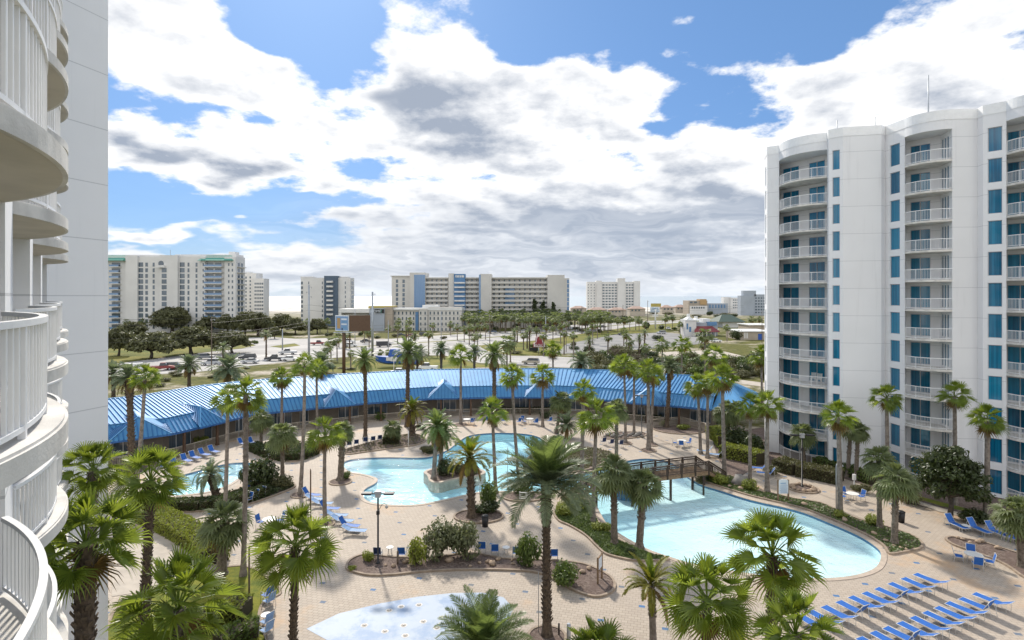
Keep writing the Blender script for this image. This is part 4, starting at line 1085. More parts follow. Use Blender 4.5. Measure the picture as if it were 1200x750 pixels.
def railing(name, path, z, h, parent, mt='white_metal', gap=.115, pw=.03, post=1.5, rail=.05, inset=None, posts=True):
    m = MB(); pts = [Vector((*p, 0)) for p in path]; segs = []; acc = 0
    for i in range(len(pts) - 1): segs.append((acc, pts[i], pts[i + 1])); acc += (pts[i + 1] - pts[i]).length
    for _, a, b in segs:
        m.bar(a + Vector((0, 0, z + h)), b + Vector((0, 0, z + h)), rail * 1.3, rail)
        m.bar(a + Vector((0, 0, z + .1)), b + Vector((0, 0, z + .1)), rail * .8, rail * .8)
    def at(s):
        for i, (s0, a, b) in enumerate(segs):
            L = (b - a).length
            if s <= s0 + L or i == len(segs) - 1: return a.lerp(b, min(1, (s - s0) / L)), (b - a).normalized()
    n = max(1, int(acc / gap)); pe = max(1, int(post / gap))
    for k in range(n + 1):
        p, d = at(acc * k / n); w = rail if (k % pe == 0 and posts) else pw
        m.bar(p + Vector((0, 0, z + (0 if w == rail else .1))), p + Vector((0, 0, z + h)), w, w * .8, up=(d.x, d.y, 0))
    return m.build(name, MT[mt], parent, True)

TP = dict(p0=(31.3, 71.9), p1=(30.75, 69.9), p2=(31.8, 69.1), p3=(34.6, 63.7), p4=(34.2, 62.7), p5=(35.2, 61.7), p6=(38.8, 60.95), p7=(39.5, 61.4), p8=(39.8, 58.8), p9=(42.3, 55.75), p10=(44.6, 55.6), p11=(44.4, 54.7), p12=(45.5, 53.4), p13=(48.3, 49.8), p14=(52.0, 49.0))
T = thing('apartment_tower', 'white twelve storey apartment tower with curved balconies at the right', 'building', (44, 66, 0))
wall = MB()
def seg(a, b, cols=()): return open_wall(wall, TP[a], TP[b], 0, TOP, cols)
zs_w = [(k * FL + .35, k * FL + 2.45) for k in range(12)]; zs_t = [(k * FL + .3, k * FL + 2.55) for k in range(12)]
rects = []
r_p0 = seg('p0', 'p1', [(.55, .7, zs_t)])
L01 = 2.0
r_side = seg('p1', 'p2')
r_slit = seg('p3', 'p4', [(.35, .45, zs_t)])
r_a = seg('p4', 'p5', [(.38, .72, zs_w)])
seg('p5', 'p6'); seg('p6', 'p7')
r_d = seg('p7', 'p8', [(.62, 1.35, zs_t)])
seg('p9', 'p10'); seg('p10', 'p11')
r_g = seg('p11', 'p12', [(.35, 1.05, zs_t)])
seg('p13', 'p14')
back = open_wall(wall, (38.2, 86), TP['p0'], 0, TOP, [(k, .9, zs_t) for k in (9.0, 12.2)])
for a, b in (((52, 49), (72, 62)), ((72, 62), (38.2, 86))):
    wall.quad((*a, 0), (*b, 0), (*b, TOP), (*a, TOP))
ws = []
BALC = []
def bay(a, b, sag, rec, doors, sidewin=None, ext=0.0):
    pa, pb = Vector(TP[a]), Vector(TP[b]); d = (pb - pa); L = d.length; d.normalize(); n = Vector((d.y, -d.x))
    ra, rb = pa - n * rec - d * ext, pb - n * rec - d * (1.5 if sidewin else 0)
    arc = arc_pts(pa, pb, sag)
    # recess walls
    rr = open_wall(wall, tuple(ra), tuple(rb), 0, ROOFZ, [(u, w, [(k * FL + .12, k * FL + 2.35) for k in range(12)]) for u, w in doors], .06)
    wall.quad((*pa, 0), (*ra, 0), (*ra, ROOFZ), (*pa, ROOFZ))
    sw = []
    if sidewin: sw = open_wall(wall, tuple(rb), tuple(pb), 0, ROOFZ, [(u, w, [(k * FL + .2, k * FL + 2.4) for k in range(12)]) for u, w in sidewin], .05)
    else: wall.quad((*rb, 0), (*pb, 0), (*pb, ROOFZ), (*rb, ROOFZ))
    # bowed parapet over the bay
    for i in range(len(arc) - 1):
        p, q = arc[i], arc[i + 1]; wall.quad((*p, ROOFZ), (*q, ROOFZ), (*q, TOP), (*p, TOP))
    wall.add([(*p, ROOFZ) for p in arc] + [(*rb, ROOFZ), (*ra, ROOFZ)], [tuple(range(len(arc) + 2))[::-1]])
    ins = [tuple(Vector(p) - n * .12) for p in arc]
    for k in range(12):
        z = k * FL; s = MB()
        s.prism([tuple(pa)] + arc[1:-1] + [tuple(pb), tuple(rb - d * .002), tuple(ra + d * .002)], z - .2, z, 0)
        bo = s.build('balcony', MT['slab'], T, True)
        railing('railing', ins, z, 1.05, bo, gap=.125, pw=.022, post=1.25, rail=.06)
    return rr, sw
d1, s1 = bay('p2', 'p3', 1.15, 2.1, [(.4, 2.2), (3.9, 2.0)], None, 1.5)
d2, s2 = bay('p8', 'p9', .75, 2.2, [(.35, 1.75)], [(.35, .36), (.95, .36), (1.55, .36)], .5)
d3, s3 = bay('p12', 'p13', .9, 2.2, [(.4, 1.9), (2.9, 1.5)], None, .8)
cap = [TP['p0'], TP['p1']] + arc_pts(TP['p2'], TP['p3'], 1.15) + [TP['p4'], TP['p5'], TP['p6'], TP['p7']] + arc_pts(TP['p8'], TP['p9'], .75) + [TP['p10'], TP['p11']] + arc_pts(TP['p12'], TP['p13'], .9) + [TP['p14'], (72, 62), (38.2, 86)]
cs = sheet(ccw(cap), (), TOP - .9); wall.add(cs.v, cs.f)
wall.build('wall', MT['stucco'], T, True)
cm = MB(); cc = ccw(cap); ring(cm, offset(cc, -.28), offset(cc, .03), TOP - .9, TOP + .06); cm.build('parapet_cap', MT['white_metal'], T, True)
for r in r_a + r_d + r_g: window(T, r, 0)
for r in r_slit + r_p0 + back: window(T, r, 0, 'slit_window')
for r in d1 + d2 + d3: window(T, r, 1, 'balcony_door')
for r in s2: window(T, r, 0, 'side_window')
for k, (px, y0, y1) in enumerate([(981, 141, 152), (1026, 137, 150)]):
    Zr = 64; m = MB(); x = AX(px, Zr); m.tube([(x, Zr, TOP - .9), (x, Zr, AZ(y0, Zr))], .05, 6); m.build('aerial', MT['galv'], T, True)
m = MB(); x = AX(1088, 61); m.tube([(x, 61, TOP - .9), (x, 61, AZ(88, 61))], [.09, .05], 6); m.build('flagpole', MT['galv'], T, True)
for px, py in ((1049, 159), (1151, 141)):
    pass
# two white deck chairs on a lower balcony
def deck_chair_mb(m, high=.72):
    m.box((0, 0, high), (.5, .48, .04)); m.bar((-.22, .24, high), (-.22, .36, high + .62), .05); m.bar((.22, .24, high), (.22, .36, high + .62), .05)
    for i in range(5): m.bar((-.18 + i * .09, .25, high), (-.18 + i * .09, .36, high + .6), .06, .02)
    for sx in (-1, 1):
        for sy in (-1, 1): m.bar((sx * .23, sy * .22, 0), (sx * .2, sy * .2, high), .05)
        m.box((sx * .27, 0, high + .24), (.07, .5, .03)); m.bar((sx * .27, -.2, high), (sx * .27, -.2, high + .24), .04)
    m.bar((-.23, -.22, .25), (.23, -.22, .25), .05)
for px, lb in ((953, 'tall white chair on a middle balcony of the tower, left one'), (960, 'tall white chair on a middle balcony of the tower, right one')):
    m = MB(); deck_chair_mb(m, .62); o = m.build('balcony_chair', MT['table_white']); Zc = 66.4 if px < 957 else 65.6
    o.location = (AX(px, Zc) , Zc, 3 * FL); o.rotation_euler = (0, 0, -.7); tag(o, lb, 'chair', 'chairs on the tower balconies')

# ------------------------------------------------------------------ left tower (the camera's own building)
W_ = thing('apartment_tower', 'near white tower at the left edge with big curved balconies', 'building', (-16, 16, 0))
dv = Vector((-.607, .794)); nv = Vector((.794, .607))
wl = MB(); t0 = 3.0
def F2(t, off): return tuple(dv * t + nv * off)
zl0, zl1 = 0.0, 42.0
LV = [EYE - 1.32 + FL * k for k in range(-6, 8)]
pitch = 5.4 * 1.2595
cols_t = [8.31 + pitch * k for k in range(4)]
rec = -2.3; face = -.72
for i, tc in enumerate(cols_t):
    a, b = tc - 2.7, tc + 2.7
    e0 = tc - pitch / 2; e1 = tc + pitch / 2
    # pier faces and reveals, recess wall with doors
    wl.quad((*F2(e0, face), 0), (*F2(a, face), 0), (*F2(a, face), zl1), (*F2(e0, face), zl1)) if i else None
    wl.quad((*F2(a, face), 0), (*F2(a, rec), 0), (*F2(a, rec), zl1), (*F2(a, face), zl1))
    wl.quad((*F2(b, rec), 0), (*F2(b, face), 0), (*F2(b, face), zl1), (*F2(b, rec), zl1))
    wl.quad((*F2(b, face), 0), (*F2(e1, face), 0), (*F2(e1, face), zl1), (*F2(b, face), zl1))
    rr = open_wall(wl, F2(a, rec), F2(b, rec), 0, zl1, [(.4, 2.0, [(z + .1, z + 2.3) for z in LV[:-1]]), (3.0, 1.9, [(z + .1, z + 2.3) for z in LV[:-1]])], .06)
    for r in rr: window(W_, r, 1, 'balcony_door')
    arc = arc_pts(F2(a, face), F2(b, face), .72, 22)
    cenv = Vector(F2(tc, face))
    for z in LV[1:]:
        s = MB(); full = [F2(a, face)] + arc[1:-1] + [F2(b, face), F2(b - .002, rec), F2(a + .002, rec)]
        inn = [tuple(Vector(p)) for p in full]
        s.prism(full, z - .24, z - .03, 0)
        lip = offset(ccw(full), -.03); s.prism(lip, z - .03, z, 0)
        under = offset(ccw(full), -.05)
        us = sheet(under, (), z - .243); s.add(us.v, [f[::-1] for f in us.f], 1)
        bo = s.build('balcony', [MT['slab'], MT['underside']], W_, True)
        path = arc_pts(F2(a + .12, face), F2(b - .12, face), .50, 22)
        railing('railing', path, z, 1.07, bo, gap=.15, pw=.036, post=1.35, rail=.062)
# wing with the flat end wall beyond the balconies
wing = ccw([(-22.7, 25.4), (-21.3, 30.6), (-44, 36), (-48, 30), F2(cols_t[3] + pitch / 2, face)])
n_ = len(wing)
for i in range(n_):
    p, q = wing[i], wing[(i + 1) % n_]; wl.quad((*p, 0), (*q, 0), (*q, zl1), (*p, zl1))
wl.add([(*p, zl1) for p in wing], [tuple(range(n_))])
hull = ccw([F2(2.0, rec), F2(cols_t[3] + pitch / 2, rec), (-48, 30), (-40, -6), (-6, -6)])
wl.add([(*p, zl1) for p in hull], [tuple(range(len(hull)))])
wl.quad((*F2(cols_t[0] - 2.7, rec), 0), (*F2(2.2, rec), 0), (*F2(2.2, rec), zl1), (*F2(cols_t[0] - 2.7, rec), zl1))
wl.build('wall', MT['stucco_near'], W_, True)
# a folded blue parasol leaning in the nearest balcony
pz = LV[6]; px_, py_ = F2(5.6, -.95)
um = thing('folded_parasol', 'folded bright blue parasol on the nearest left balcony', 'parasol', (px_, py_, pz))
m = MB(); m.tube([(0, 0, 0), (0, 0, 1.5)], .02, 6); m.build('pole', MT['white_metal'], um)
m = MB(); m.tube([(0, 0, .28), (0, 0, .5), (0, 0, .95), (0, 0, 1.10), (0, 0, 1.12)], [.10, .11, .09, .045, .01], 10); m.build('canopy', MT['sling'], um)

# ------------------------------------------------------------------ pavilion
EV = [(-52.0, 52.0), G(130, 517, 2.9), G(205, 507, 2.9), G(285, 488, 2.9), G(317, 483, 2.9), G(397, 475.3, 2.9), G(430, 472, 2.9), G(509, 466.5, 2.9), G(597, 465, 2.9), G(653, 465, 2.9), G(700, 467.3, 2.9), G(733, 471, 2.9), G(797, 476, 2.9), G(834, 479.5, 2.9)]
EV = [Vector(p) for p in EV]
def back_off(i, dist):
    if i == 0: d = EV[1] - EV[0]
    elif i == len(EV) - 1: d = EV[-1] - EV[-2]
    else: d = (EV[i] - EV[i - 1]).normalized() + (EV[i + 1] - EV[i]).normalized()
    d.normalize(); n = Vector((-d.y, d.x))
    k = 1.0
    if 0 < i < len(EV) - 1: k = 1 / max(.7, abs(n.dot(Vector((-(EV[i + 1] - EV[i]).normalized().y, (EV[i + 1] - EV[i]).normalized().x)))))
    return EV[i] + n * dist * k
PV = thing('pavilion', 'long curved pavilion with a two pitched blue metal roof and veranda', 'building', (0, 96, 0))
rf = MB(); fa = MB(); rib = MB(); cap_ = MB()
NE = len(EV); Bk = [back_off(i, 1.9) for i in range(NE)]; Rg = [back_off(i, 9.8) for i in range(NE)]; Bh = [back_off(i, 16.5) for i in range(NE)]
V3 = lambda p, z: Vector((p[0], p[1], z))
ZE, ZB, ZR, ZH = 2.9, 4.3, 6.1, 3.4
for i in range(NE - 1):
    e0, e1, b0, b1, r0, r1, h0, h1 = V3(EV[i], ZE), V3(EV[i + 1], ZE), V3(Bk[i], ZB), V3(Bk[i + 1], ZB), V3(Rg[i], ZR), V3(Rg[i + 1], ZR), V3(Bh[i], ZH), V3(Bh[i + 1], ZH)
    up = Vector((0, 0, .06))
    rf.quad(e0, e1, b1, b0); rf.quad(b0 + up, b1 + up, r1, r0); rf.quad(r0, r1, h1, h0)
    fa.quad(b0, b1, b1 + up, b0 + up)
    fa.bar(e0 - Vector((0, 0, .12)), e1 - Vector((0, 0, .12)), .08, .26)
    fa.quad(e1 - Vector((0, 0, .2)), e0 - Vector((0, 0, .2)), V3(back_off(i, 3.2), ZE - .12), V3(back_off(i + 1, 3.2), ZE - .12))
    cap_.bar(r0 + Vector((0, 0, .03)), r1 + Vector((0, 0, .03)), .3, .08)
    cap_.bar(b0 + Vector((0, 0, .08)), b1 + Vector((0, 0, .08)), .16, .06)
    L = (e1 - e0).length; n = max(1, int(L / .52))
    for k in range(n):
        f = (k + .5) / n
        ea, ba, ra = e0.lerp(e1, f), b0.lerp(b1, f), r0.lerp(r1, f)
        rib.bar(ea + Vector((0, 0, .04)), ba + Vector((0, 0, .04)), .09, .12); rib.bar(ba + Vector((0, 0, .11)), ra + Vector((0, 0, .05)), .09, .13)
ro = rf.build('roof', MT['roof_blue'], PV, True)
rib.build('standing_seams', MT['roof_seam_shade'], ro); cap_.build('ridge_cap', MT['roof_blue'], ro)
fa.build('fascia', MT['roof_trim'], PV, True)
# end hip at the right
m = MB(); e, b, r, h = V3(EV[-1], ZE), V3(Bk[-1], ZB), V3(Rg[-1], ZR), V3(Bh[-1], ZH)
dd = (EV[-1] - EV[-2]).normalized(); out = Vector((dd.x, dd.y, 0))
x1, x2 = e + out * 4.6, h + out * 4.6; x1.z = x2.z = ZE
m.tri(r, e, x1); m.tri(r, x1, x2); m.tri(r, x2, h)
for k in range(22):
    f = (k + .5) / 22; q = x1.lerp(x2, f); tt = q.lerp(r, 1 - abs(2 * f - 1) * .98); m.bar(q + Vector((0, 0, .03)), q.lerp(r, .9 * (1 - abs(2 * f - 1))) + Vector((0, 0, .03)), .05, .08)
m.bar(x1 + Vector((0, 0, .05)), r + Vector((0, 0, .05)), .16, .08); m.build('hipped_end', MT['roof_blue'], PV, True)
# walls, doors, posts, rail
wm = MB()
def evat(s, off):
    """point at chainage s along the eave, moved back by off"""
    acc = 0
    for i in range(NE - 1):
        L = (EV[i + 1] - EV[i]).length
        if s <= acc + L or i == NE - 2:
            f = (s - acc) / L; a, b = back_off(i, off) if off else EV[i], back_off(i + 1, off) if off else EV[i + 1]
            return a.lerp(b, f), (EV[i + 1] - EV[i]).normalized()
        acc += L
LT = sum((EV[i + 1] - EV[i]).length for i in range(NE - 1))
WO = 3.0; ss = 10.0; k = 0
doors = []
for i in range(NE - 1):
    a, b = back_off(i, WO), back_off(i + 1, WO); L = (b - a).length; cols = []
    u = .8
    while u + 2.2 < L:
        wide = 3.0 if (k % 3 != 2) else 1.2
        if u + wide < L - .3: cols.append((u, wide, [(.25 if wide > 2 else .05, 2.45)]))
        u += wide + (1.1 if k % 2 else 1.9); k += 1
    doors += open_wall(wm, tuple(a), tuple(b), 0, 3.2, cols, .12)
for i in range(NE - 1):
    a, b = Bh[i] * .94 + Rg[i] * .06, Bh[i + 1] * .94 + Rg[i + 1] * .06
    wm.quad((*b, 0), (*a, 0), (*a, 3.6), (*b, 3.6))
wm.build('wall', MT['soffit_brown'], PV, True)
for r in doors: window(PV, r, 2 if r[3] > 2 else 0, 'veranda_window' if r[3] > 2 else 'veranda_door', 'glass_far', 'white_metal')
s = 3.0
while s < LT:
    p, d = evat(s, .25); m = MB(); m.box((p.x, p.y, 1.36), (.24, .24, 2.72), math.atan2(d.y, d.x)); m.box((p.x, p.y, .12), (.36, .36, .24), math.atan2(d.y, d.x)); m.build('post', MT['wood_post'], PV, True)
    s += 4.6
railing('veranda_railing', [tuple(evat(s_, .45)[0]) for s_ in [10 + q * 1.5 for q in range(int((LT - 12) / 1.5))]], 0, 1.0, PV, 'beige', gap=.16, pw=.04, post=1.6, rail=.07)
# projecting hipped gables over the veranda
def chain_of(px):
    best = min(range(400), key=lambda q: abs((evat(LT * q / 400, 0)[0].x / evat(LT * q / 400, 0)[0].y) * FOC + 600 - px)); return LT * best / 400
for px, hw in ((164, 3.0), (247, 1.9), (397, 2.2), (520, 2.3), (632, 2.2), (757, 2.4)):
    sc = chain_of(px); p, d = evat(sc, 0); n = Vector((-d.y, d.x)); D = Vector((d.x, d.y, 0)); Nn = Vector((n.x, n.y, 0)); P = V3(p, ZE)
    A = P + Nn * 5.6 + Vector((0, 0, 2.2)); Fp = P + Nn * 1.7 + Vector((0, 0, 2.0))
    l, r_ = P - D * hw - Nn * .45 + Vector((0, 0, .02)), P + D * hw - Nn * .45 + Vector((0, 0, .02))
    lb, rb = P - D * hw * .8 + Nn * 2.2 + Vector((0, 0, 1.42)), P + D * hw * .8 + Nn * 2.2 + Vector((0, 0, 1.42))
    m = MB(); m.tri(l, r_, Fp); m.quad(l, Fp, A, lb); m.quad(Fp, r_, rb, A)
    u = Vector((0, 0, .05)); m.bar(l + u, Fp + u, .14, .08); m.bar(r_ + u, Fp + u, .14, .08); m.bar(Fp + u, A + u, .14, .08)
    nk = int(hw * 2 / .46)
    for q in range(1, nk):
        f = q / nk; b0 = l.lerp(r_, f); t = 1 - abs(2 * f - 1); m.bar(b0 + u * .6, b0.lerp(Fp, t), .05, .08) if False else m.bar(b0 + u * .6, b0 + (Fp - (l + r_) / 2) * t + u * .6, .09, .14, 2)
    for q in range(1, 9):
        f = q / 9
        for c0, c1, e0, e1 in ((l, lb, Fp, A), (r_, rb, Fp, A)): m.bar(c0.lerp(c1, f) + u * .6, e0.lerp(e1, f) + u * .6, .09, .14, 2)
    m.bar(l - u * 2, r_ - u * 2, .08, .2, 1)
    m.build('gable', [MT['roof_blue'], MT['roof_trim'], MT['roof_seam_shade']], PV, True)

# ------------------------------------------------------------------ far buildings (all face the camera side; measured at their own distance)
def fbox(m, x0, y0, x1, y1, Z, depth, mi=0, base=None):
    zt = AZ(y0, Z); zb = 0 if y1 is None else AZ(y1, Z)
    m.box(((AX(x0, Z) + AX(x1, Z)) / 2, Z + depth / 2, (zt + zb) / 2), (AX(x1, Z) - AX(x0, Z), depth, zt - zb), 0, mi)
def fwin(parent, items, Z, mt='glass_far', name='window', proud=.05, limit=100):
    """items: pixel rectangles of windows; each a framed pane standing in the facade plane at Z"""
    rest = MB()
    for i, (x0, y0, x1, y1) in enumerate(items):
        m = rest if i >= limit else MB()
        m.box(((AX(x0, Z) + AX(x1, Z)) / 2, Z - proud / 2 - .005, (AZ(y0, Z) + AZ(y1, Z)) / 2), (AX(x1, Z) - AX(x0, Z), proud, AZ(y0, Z) - AZ(y1, Z)))
        if i < limit: m.build(name, MT[mt], parent, True)
    if len(items) > limit:
        o = rest.build(name, MT[mt], parent, True); o['kind'] = 'stuff'
def slabs(parent, x0, x1, ys, th, Z, out, mt='far_white', name='balcony', rail=None):
    for y in ys:
        m = MB(); x0m, x1m = AX(x0, Z), AX(x1, Z); z = AZ(y, Z)
        m.box(((x0m + x1m) / 2, Z - out / 2, z), (x1m - x0m, out, th)); b = m.build(name, MT[mt], parent, True)
        if rail:
            r = MB(); r.box(((x0m + x1m) / 2, Z - out + .06, z + .62), (x1m - x0m, .08, 1.0)); r.build('balustrade', MT[rail], b)
fr = lambda a, s, n: [a + s * i for i in range(n)]

def far_building(label, px, Z, name='condominium', cat='building', group=None):
    return thing(name, label, cat, (AX(px, Z), Z, 0), 0, group)
# green roofed condominium, left
Z = 299.; B = far_building('white condominium with green roofed corner bays behind the oaks', 205, Z)
m = MB(); fbox(m, 96, 300.5, 276.6, None, Z, 10); fbox(m, 187, 299, 208, None, Z - 1.6, 4); fbox(m, 147, 299.5, 161, None, Z - 1.0, 4); fbox(m, 236, 301, 240.5, None, Z - 1.2, 3); fbox(m, 263, 301, 276, None, Z - 1.2, 1.5)
fbox(m, 100, 298.6, 190, 301, Z + 3, 10); fbox(m, 205, 298.2, 277, 301, Z + 2, 8); fbox(m, 268, 295, 275, 299, Z + 6, 5)
m.build('wall', MT['far_white'], B, True)
ys = fr(309.4, 6.62, 12)
w = []
for y in ys:
    w += [(162, y - 1.9, 167.8, y + 3.2), (170.3, y - 1.6, 173.3, y + 3.0), (178.9, y - 1.6, 181.3, y + 3.0), (210.9, y - 1.9, 216.4, y + 3.2), (219.8, y - 1.6, 222, y + 3.0), (229.2, y - 1.6, 231.4, y + 3.0)]
fwin(B, w, Z)
fwin(B, [(189.5, y - 1.9, 195.3, y + 3.2) for y in ys[1:]], Z - 1.6, name='centre_window')
fwin(B, [(x, y - 1, x + 1.6, y + 2.2) for y in ys for x in (237.4, 267.3, 271.6)], Z - 1.2, name='corner_window')
fwin(B, [(x, y - 1.5, x + 7.4, y + 3) for y in ys for x in (242.6, 252.2)] , Z, name='balcony_window')
slabs(B, 241.5, 262, [y + 3.4 for y in ys], .35, Z, 2.2, 'far_white', 'balcony', 'glass_blue')
slabs(B, 131, 142, [y + 3.4 for y in ys], .35, Z, 2.2, 'far_white', 'balcony', 'glass_blue')
for y in ys:
    for yy in (2.0, 5.6):
        sm = MB(); sm.box((AX(276.6, Z) + .03, Z + yy + 1.0, AZ(y + .7, Z)), (.08, 2.2, 2.0)); sm.build('side_window', MT['glass_far'], B, True)
    sm = MB(); sm.box((AX(276.6, Z) + .6, Z + 5, AZ(y + 3.4, Z)), (1.2, 8.6, .3)); sm.build('side_balcony', MT['far_cream'], B, True)
fwin(B, [(131, y - 1.6, 141, y + 3) for y in ys], Z, name='bay_window')
m = MB(); x, zz = AX(191, Z), AZ(305.5, Z); m.tube([(x, Z - 1.7, zz - 1.5), (x, Z - 1.72, zz - 1.5)], 1.4, 16); m.box((x, Z - 1.7, zz - 2.6), (2.5, .1, 2.2)); m.build('arched_window', MT['glass_far'], B, True)
m = MB(); m.box((x, Z - 2.3, AZ(312.5, Z)), (4.6, 1.6, 1.2)); m.build('ledge', MT['far_white'], B, True)
for a, b in ((234.5, 275), (120, 148.5)):
    m = MB(); x0, x1 = AX(a, Z), AX(b, Z); z0, z1 = AZ(305.6, Z), AZ(299.2, Z); q = (x1 - x0) * .14
    P = [(x0, Z - 3, z0), (x1, Z - 3, z0), (x1, Z + 9, z0), (x0, Z + 9, z0), (x0 + q, Z + 2, z1), (x1 - q, Z + 2, z1), (x1 - q, Z + 4, z1), (x0 + q, Z + 4, z1)]
    m.add(P, [(0, 1, 5, 4), (1, 2, 6, 5), (2, 3, 7, 6), (3, 0, 4, 7), (4, 5, 6, 7), (3, 2, 1, 0)]); m.build('roof', MT['roof_green'], B, True)
m = MB(); m.tube([(AX(193, Z), Z + 5, AZ(300, Z)), (AX(193, Z), Z + 5, AZ(292, Z))], .12, 5); m.build('aerial', MT['galv'], B, True)
# white block behind it
Z = 335.; B = far_building('plain white tower block behind the green roofed condominium', 300, Z)
m = MB(); fbox(m, 280, 320, 300, None, Z, 9); fbox(m, 297, 326.3, 309, None, Z - 1.5, 7.5); fbox(m, 284, 318.5, 292, 321, Z + 2, 5); m.build('wall', MT['far_white'], B, True)
fwin(B, [(x, y, x + 1.5, y + 2.2) for y in fr(331.3, 4.25, 9) for x in (298.3, 300.5, 302.7, 304.9, 307)], Z - 1.5)
fwin(B, [(x, y, x + 1.6, y + 2.2) for y in fr(324, 4.25, 11) for x in (287.5, 292.5)], Z, name='rear_window')
# grey block with slate centre
Z = 361.; B = far_building('pale concrete block with a dark slate balcony column in its centre', 383, Z)
m = MB(); fbox(m, 352.5, 325.4, 410.5, None, Z, 9); fbox(m, 352, 324, 367, 325.2, Z + 2, 6); fbox(m, 396, 324, 408, 325.2, Z + 2, 5); m.build('wall', MT['far_white'], B, True)
m = MB(); fbox(m, 379.8, 323.2, 395.6, None, Z - 1.4, 6); m.build('centre_cladding', MT['far_slate'], B, True)
slabs(B, 383.3, 390.5, fr(330.2, 5.45, 8), 1.1, Z - 1.4, 1.5, 'far_white')
fwin(B, [(x, y, x + 1.0, y + 3.0) for y in fr(330, 5.45, 9) for x in (361.3, 377.3, 404.2)], Z)
fwin(B, [(352.8, y, 355, y + 3.4) for y in fr(330, 5.45, 9)], Z, name='edge_window')
for y in fr(331.6, 5.45, 9):
    sm = MB(); sm.box((AX(410.5, Z) + .03, Z + 5, AZ(y, Z)), (.08, 5, 1.9)); sm.build('side_window', MT['glass_far'], B, True)
# long beige condominium
Z = 345.; B = far_building('long beige condominium with blue glass towers by the sea', 562, Z)
m = MB(); fbox(m, 459, 323.5, 481, None, Z, 16); fbox(m, 480, 319.4, 498.4, None, Z - 1, 16)
fbox(m, 498.4, 325.2, 642, None, Z + 2.4, 14); fbox(m, 525.5, 320.4, 532, None, Z - .4, 16); fbox(m, 562.3, 321, 576, None, Z - 1.6, 18); fbox(m, 641.6, 322.1, 661.7, None, Z - 1.2, 18); fbox(m, 661.7, 326, 667.2, None, Z - .8, 16)
fbox(m, 457.5, 322.9, 479.8, 323.9, Z - .6, 16)
for a, b in ((498.5, 525.4), (545.2, 562.2), (576.1, 641.5)): fbox(m, a, 324.9, b, 326.3, Z - .1, 3)
m.build('wall', MT['far_cream'], B, True)
m = MB(); fbox(m, 485.3, 322, 498.1, None, Z - 1.3, 1); m.build('glass_front', MT['glass_blue'], B, True)
m = MB(); fbox(m, 531.9, 321.0, 545.1, None, Z - 1.0, 6); bt = m.build('blue_tower', MT['far_blue'], B, True)
m = MB()
for i, x in enumerate((533.8, 535.6, 537.2, 539.2, 541, 542.4)): fbox(m, x, 322.4 + (i % 2) * .3, x + 1.2, 325.2, Z - 1.12, .08)
m.build('lettering', MT['far_white'], bt)
slabs(B, 532.6, 544.6, fr(331.4, 5.25, 7), .9, Z - 1.0, 1.2, 'far_white')
m = MB(); fbox(m, 561.2, 321.8, 563.4, None, Z - 1.7, 2); m.build('blue_stripe', MT['glass_blue'], B, True)
m = MB(); fbox(m, 592, 337.8, 602.8, 357, Z + 2.0, .6); m.build('glass_front', MT['glass_blue'], B, True)
ys = fr(331.2, 5.25, 8)
for a, b in ((498.5, 525.4), (545.2, 562.2), (576.1, 641.5)): slabs(B, a, b, ys, 1.25, Z + 2.4, 2.2, 'far_cream')
rg = random.Random(3); w = []
for y in ys:
    for x in fr(500, 5.4, 5) + fr(547, 5.2, 3) + fr(578, 6.0, 11):
        w.append((x + rg.uniform(-.3, .3), y - 3.6, x + 2.0, y - .9))
fwin(B, w, Z + 2.4)
fwin(B, [(463.9, y - 3.6, 466.6, y + .4) for y in ys] + [(471.6, y - 3.6, 474.4, y + .4) for y in ys], Z, name='dark_window')
fwin(B, [(664.5, y - 3.6, 666.8, y + .8) for y in ys], Z - .8, name='edge_window', mt='glass_blue')
# white slab block near the sea
Z = 609.; B = far_building('white slab block by the sea with dark window bands', 718, Z)
m = MB(); fbox(m, 688, 330.2, 750, None, Z, 9); 
for a, b, y in ((699, 705.2, 328.9), (723.8, 732.8, 326), (743, 750.2, 329.3)): fbox(m, a, y, b, None, Z - 2, 9)
m.build('wall', MT['far_white'], B, True)
ys = fr(333.2, 3.24, 9); w = []
for y in ys: w += [(706 + 3.6 * k, y, 708.5 + 3.6 * k, y + 1.5) for k in range(5)] + [(733.6 + 3.2 * k, y, 735.8 + 3.2 * k, y + 1.5) for k in range(3)]
fwin(B, w, Z); fwin(B, [(x, y, x + .9, y + 1.2) for y in ys for x in (689, 692.3, 696)], Z, name='small_window')
# others on the right horizon
Z = 562.; B = far_building('grey blue slab building beside the edge of the white tower', 880, Z)
m = MB(); fbox(m, 868, 346.4, 884, None, Z, 8); fbox(m, 884, 345, 900, None, Z + 2, 8); fbox(m, 871, 340.6, 886, 347, Z + 2, 5); m.build('wall', MT['far_grey'], B, True)
fwin(B, [(885 + 3.2 * k, y, 887 + 3.2 * k, y + 1.6) for y in fr(348.5, 3.4, 6) for k in range(4)], Z + 2)
Z = 640.; B = far_building('small white stepped block left of the grey blue slab building', 856, Z)
m = MB(); fbox(m, 848, 348, 857, None, Z, 8); fbox(m, 856, 348.8, 867, None, Z - 2, 8); m.build('wall', MT['far_white'], B, True)
fwin(B, [(859 + 2.4 * k, y, 860.6 + 2.4 * k, y + 1.2) for y in fr(351, 3, 4) for k in range(3)], Z - 2)
Z = 600.; B = far_building('low khaki building with an orange end on the far shore', 818, Z)
m = MB(); fbox(m, 807, 352.2, 829, None, Z, 20, 0); fbox(m, 820.5, 350.6, 828, 357, Z - 1, 12, 1); fbox(m, 809, 358.5, 829, None, Z - 3, 8, 2); m.build('wall', [MT['tan'], MT['orange'], MT['far_white']], B, True)
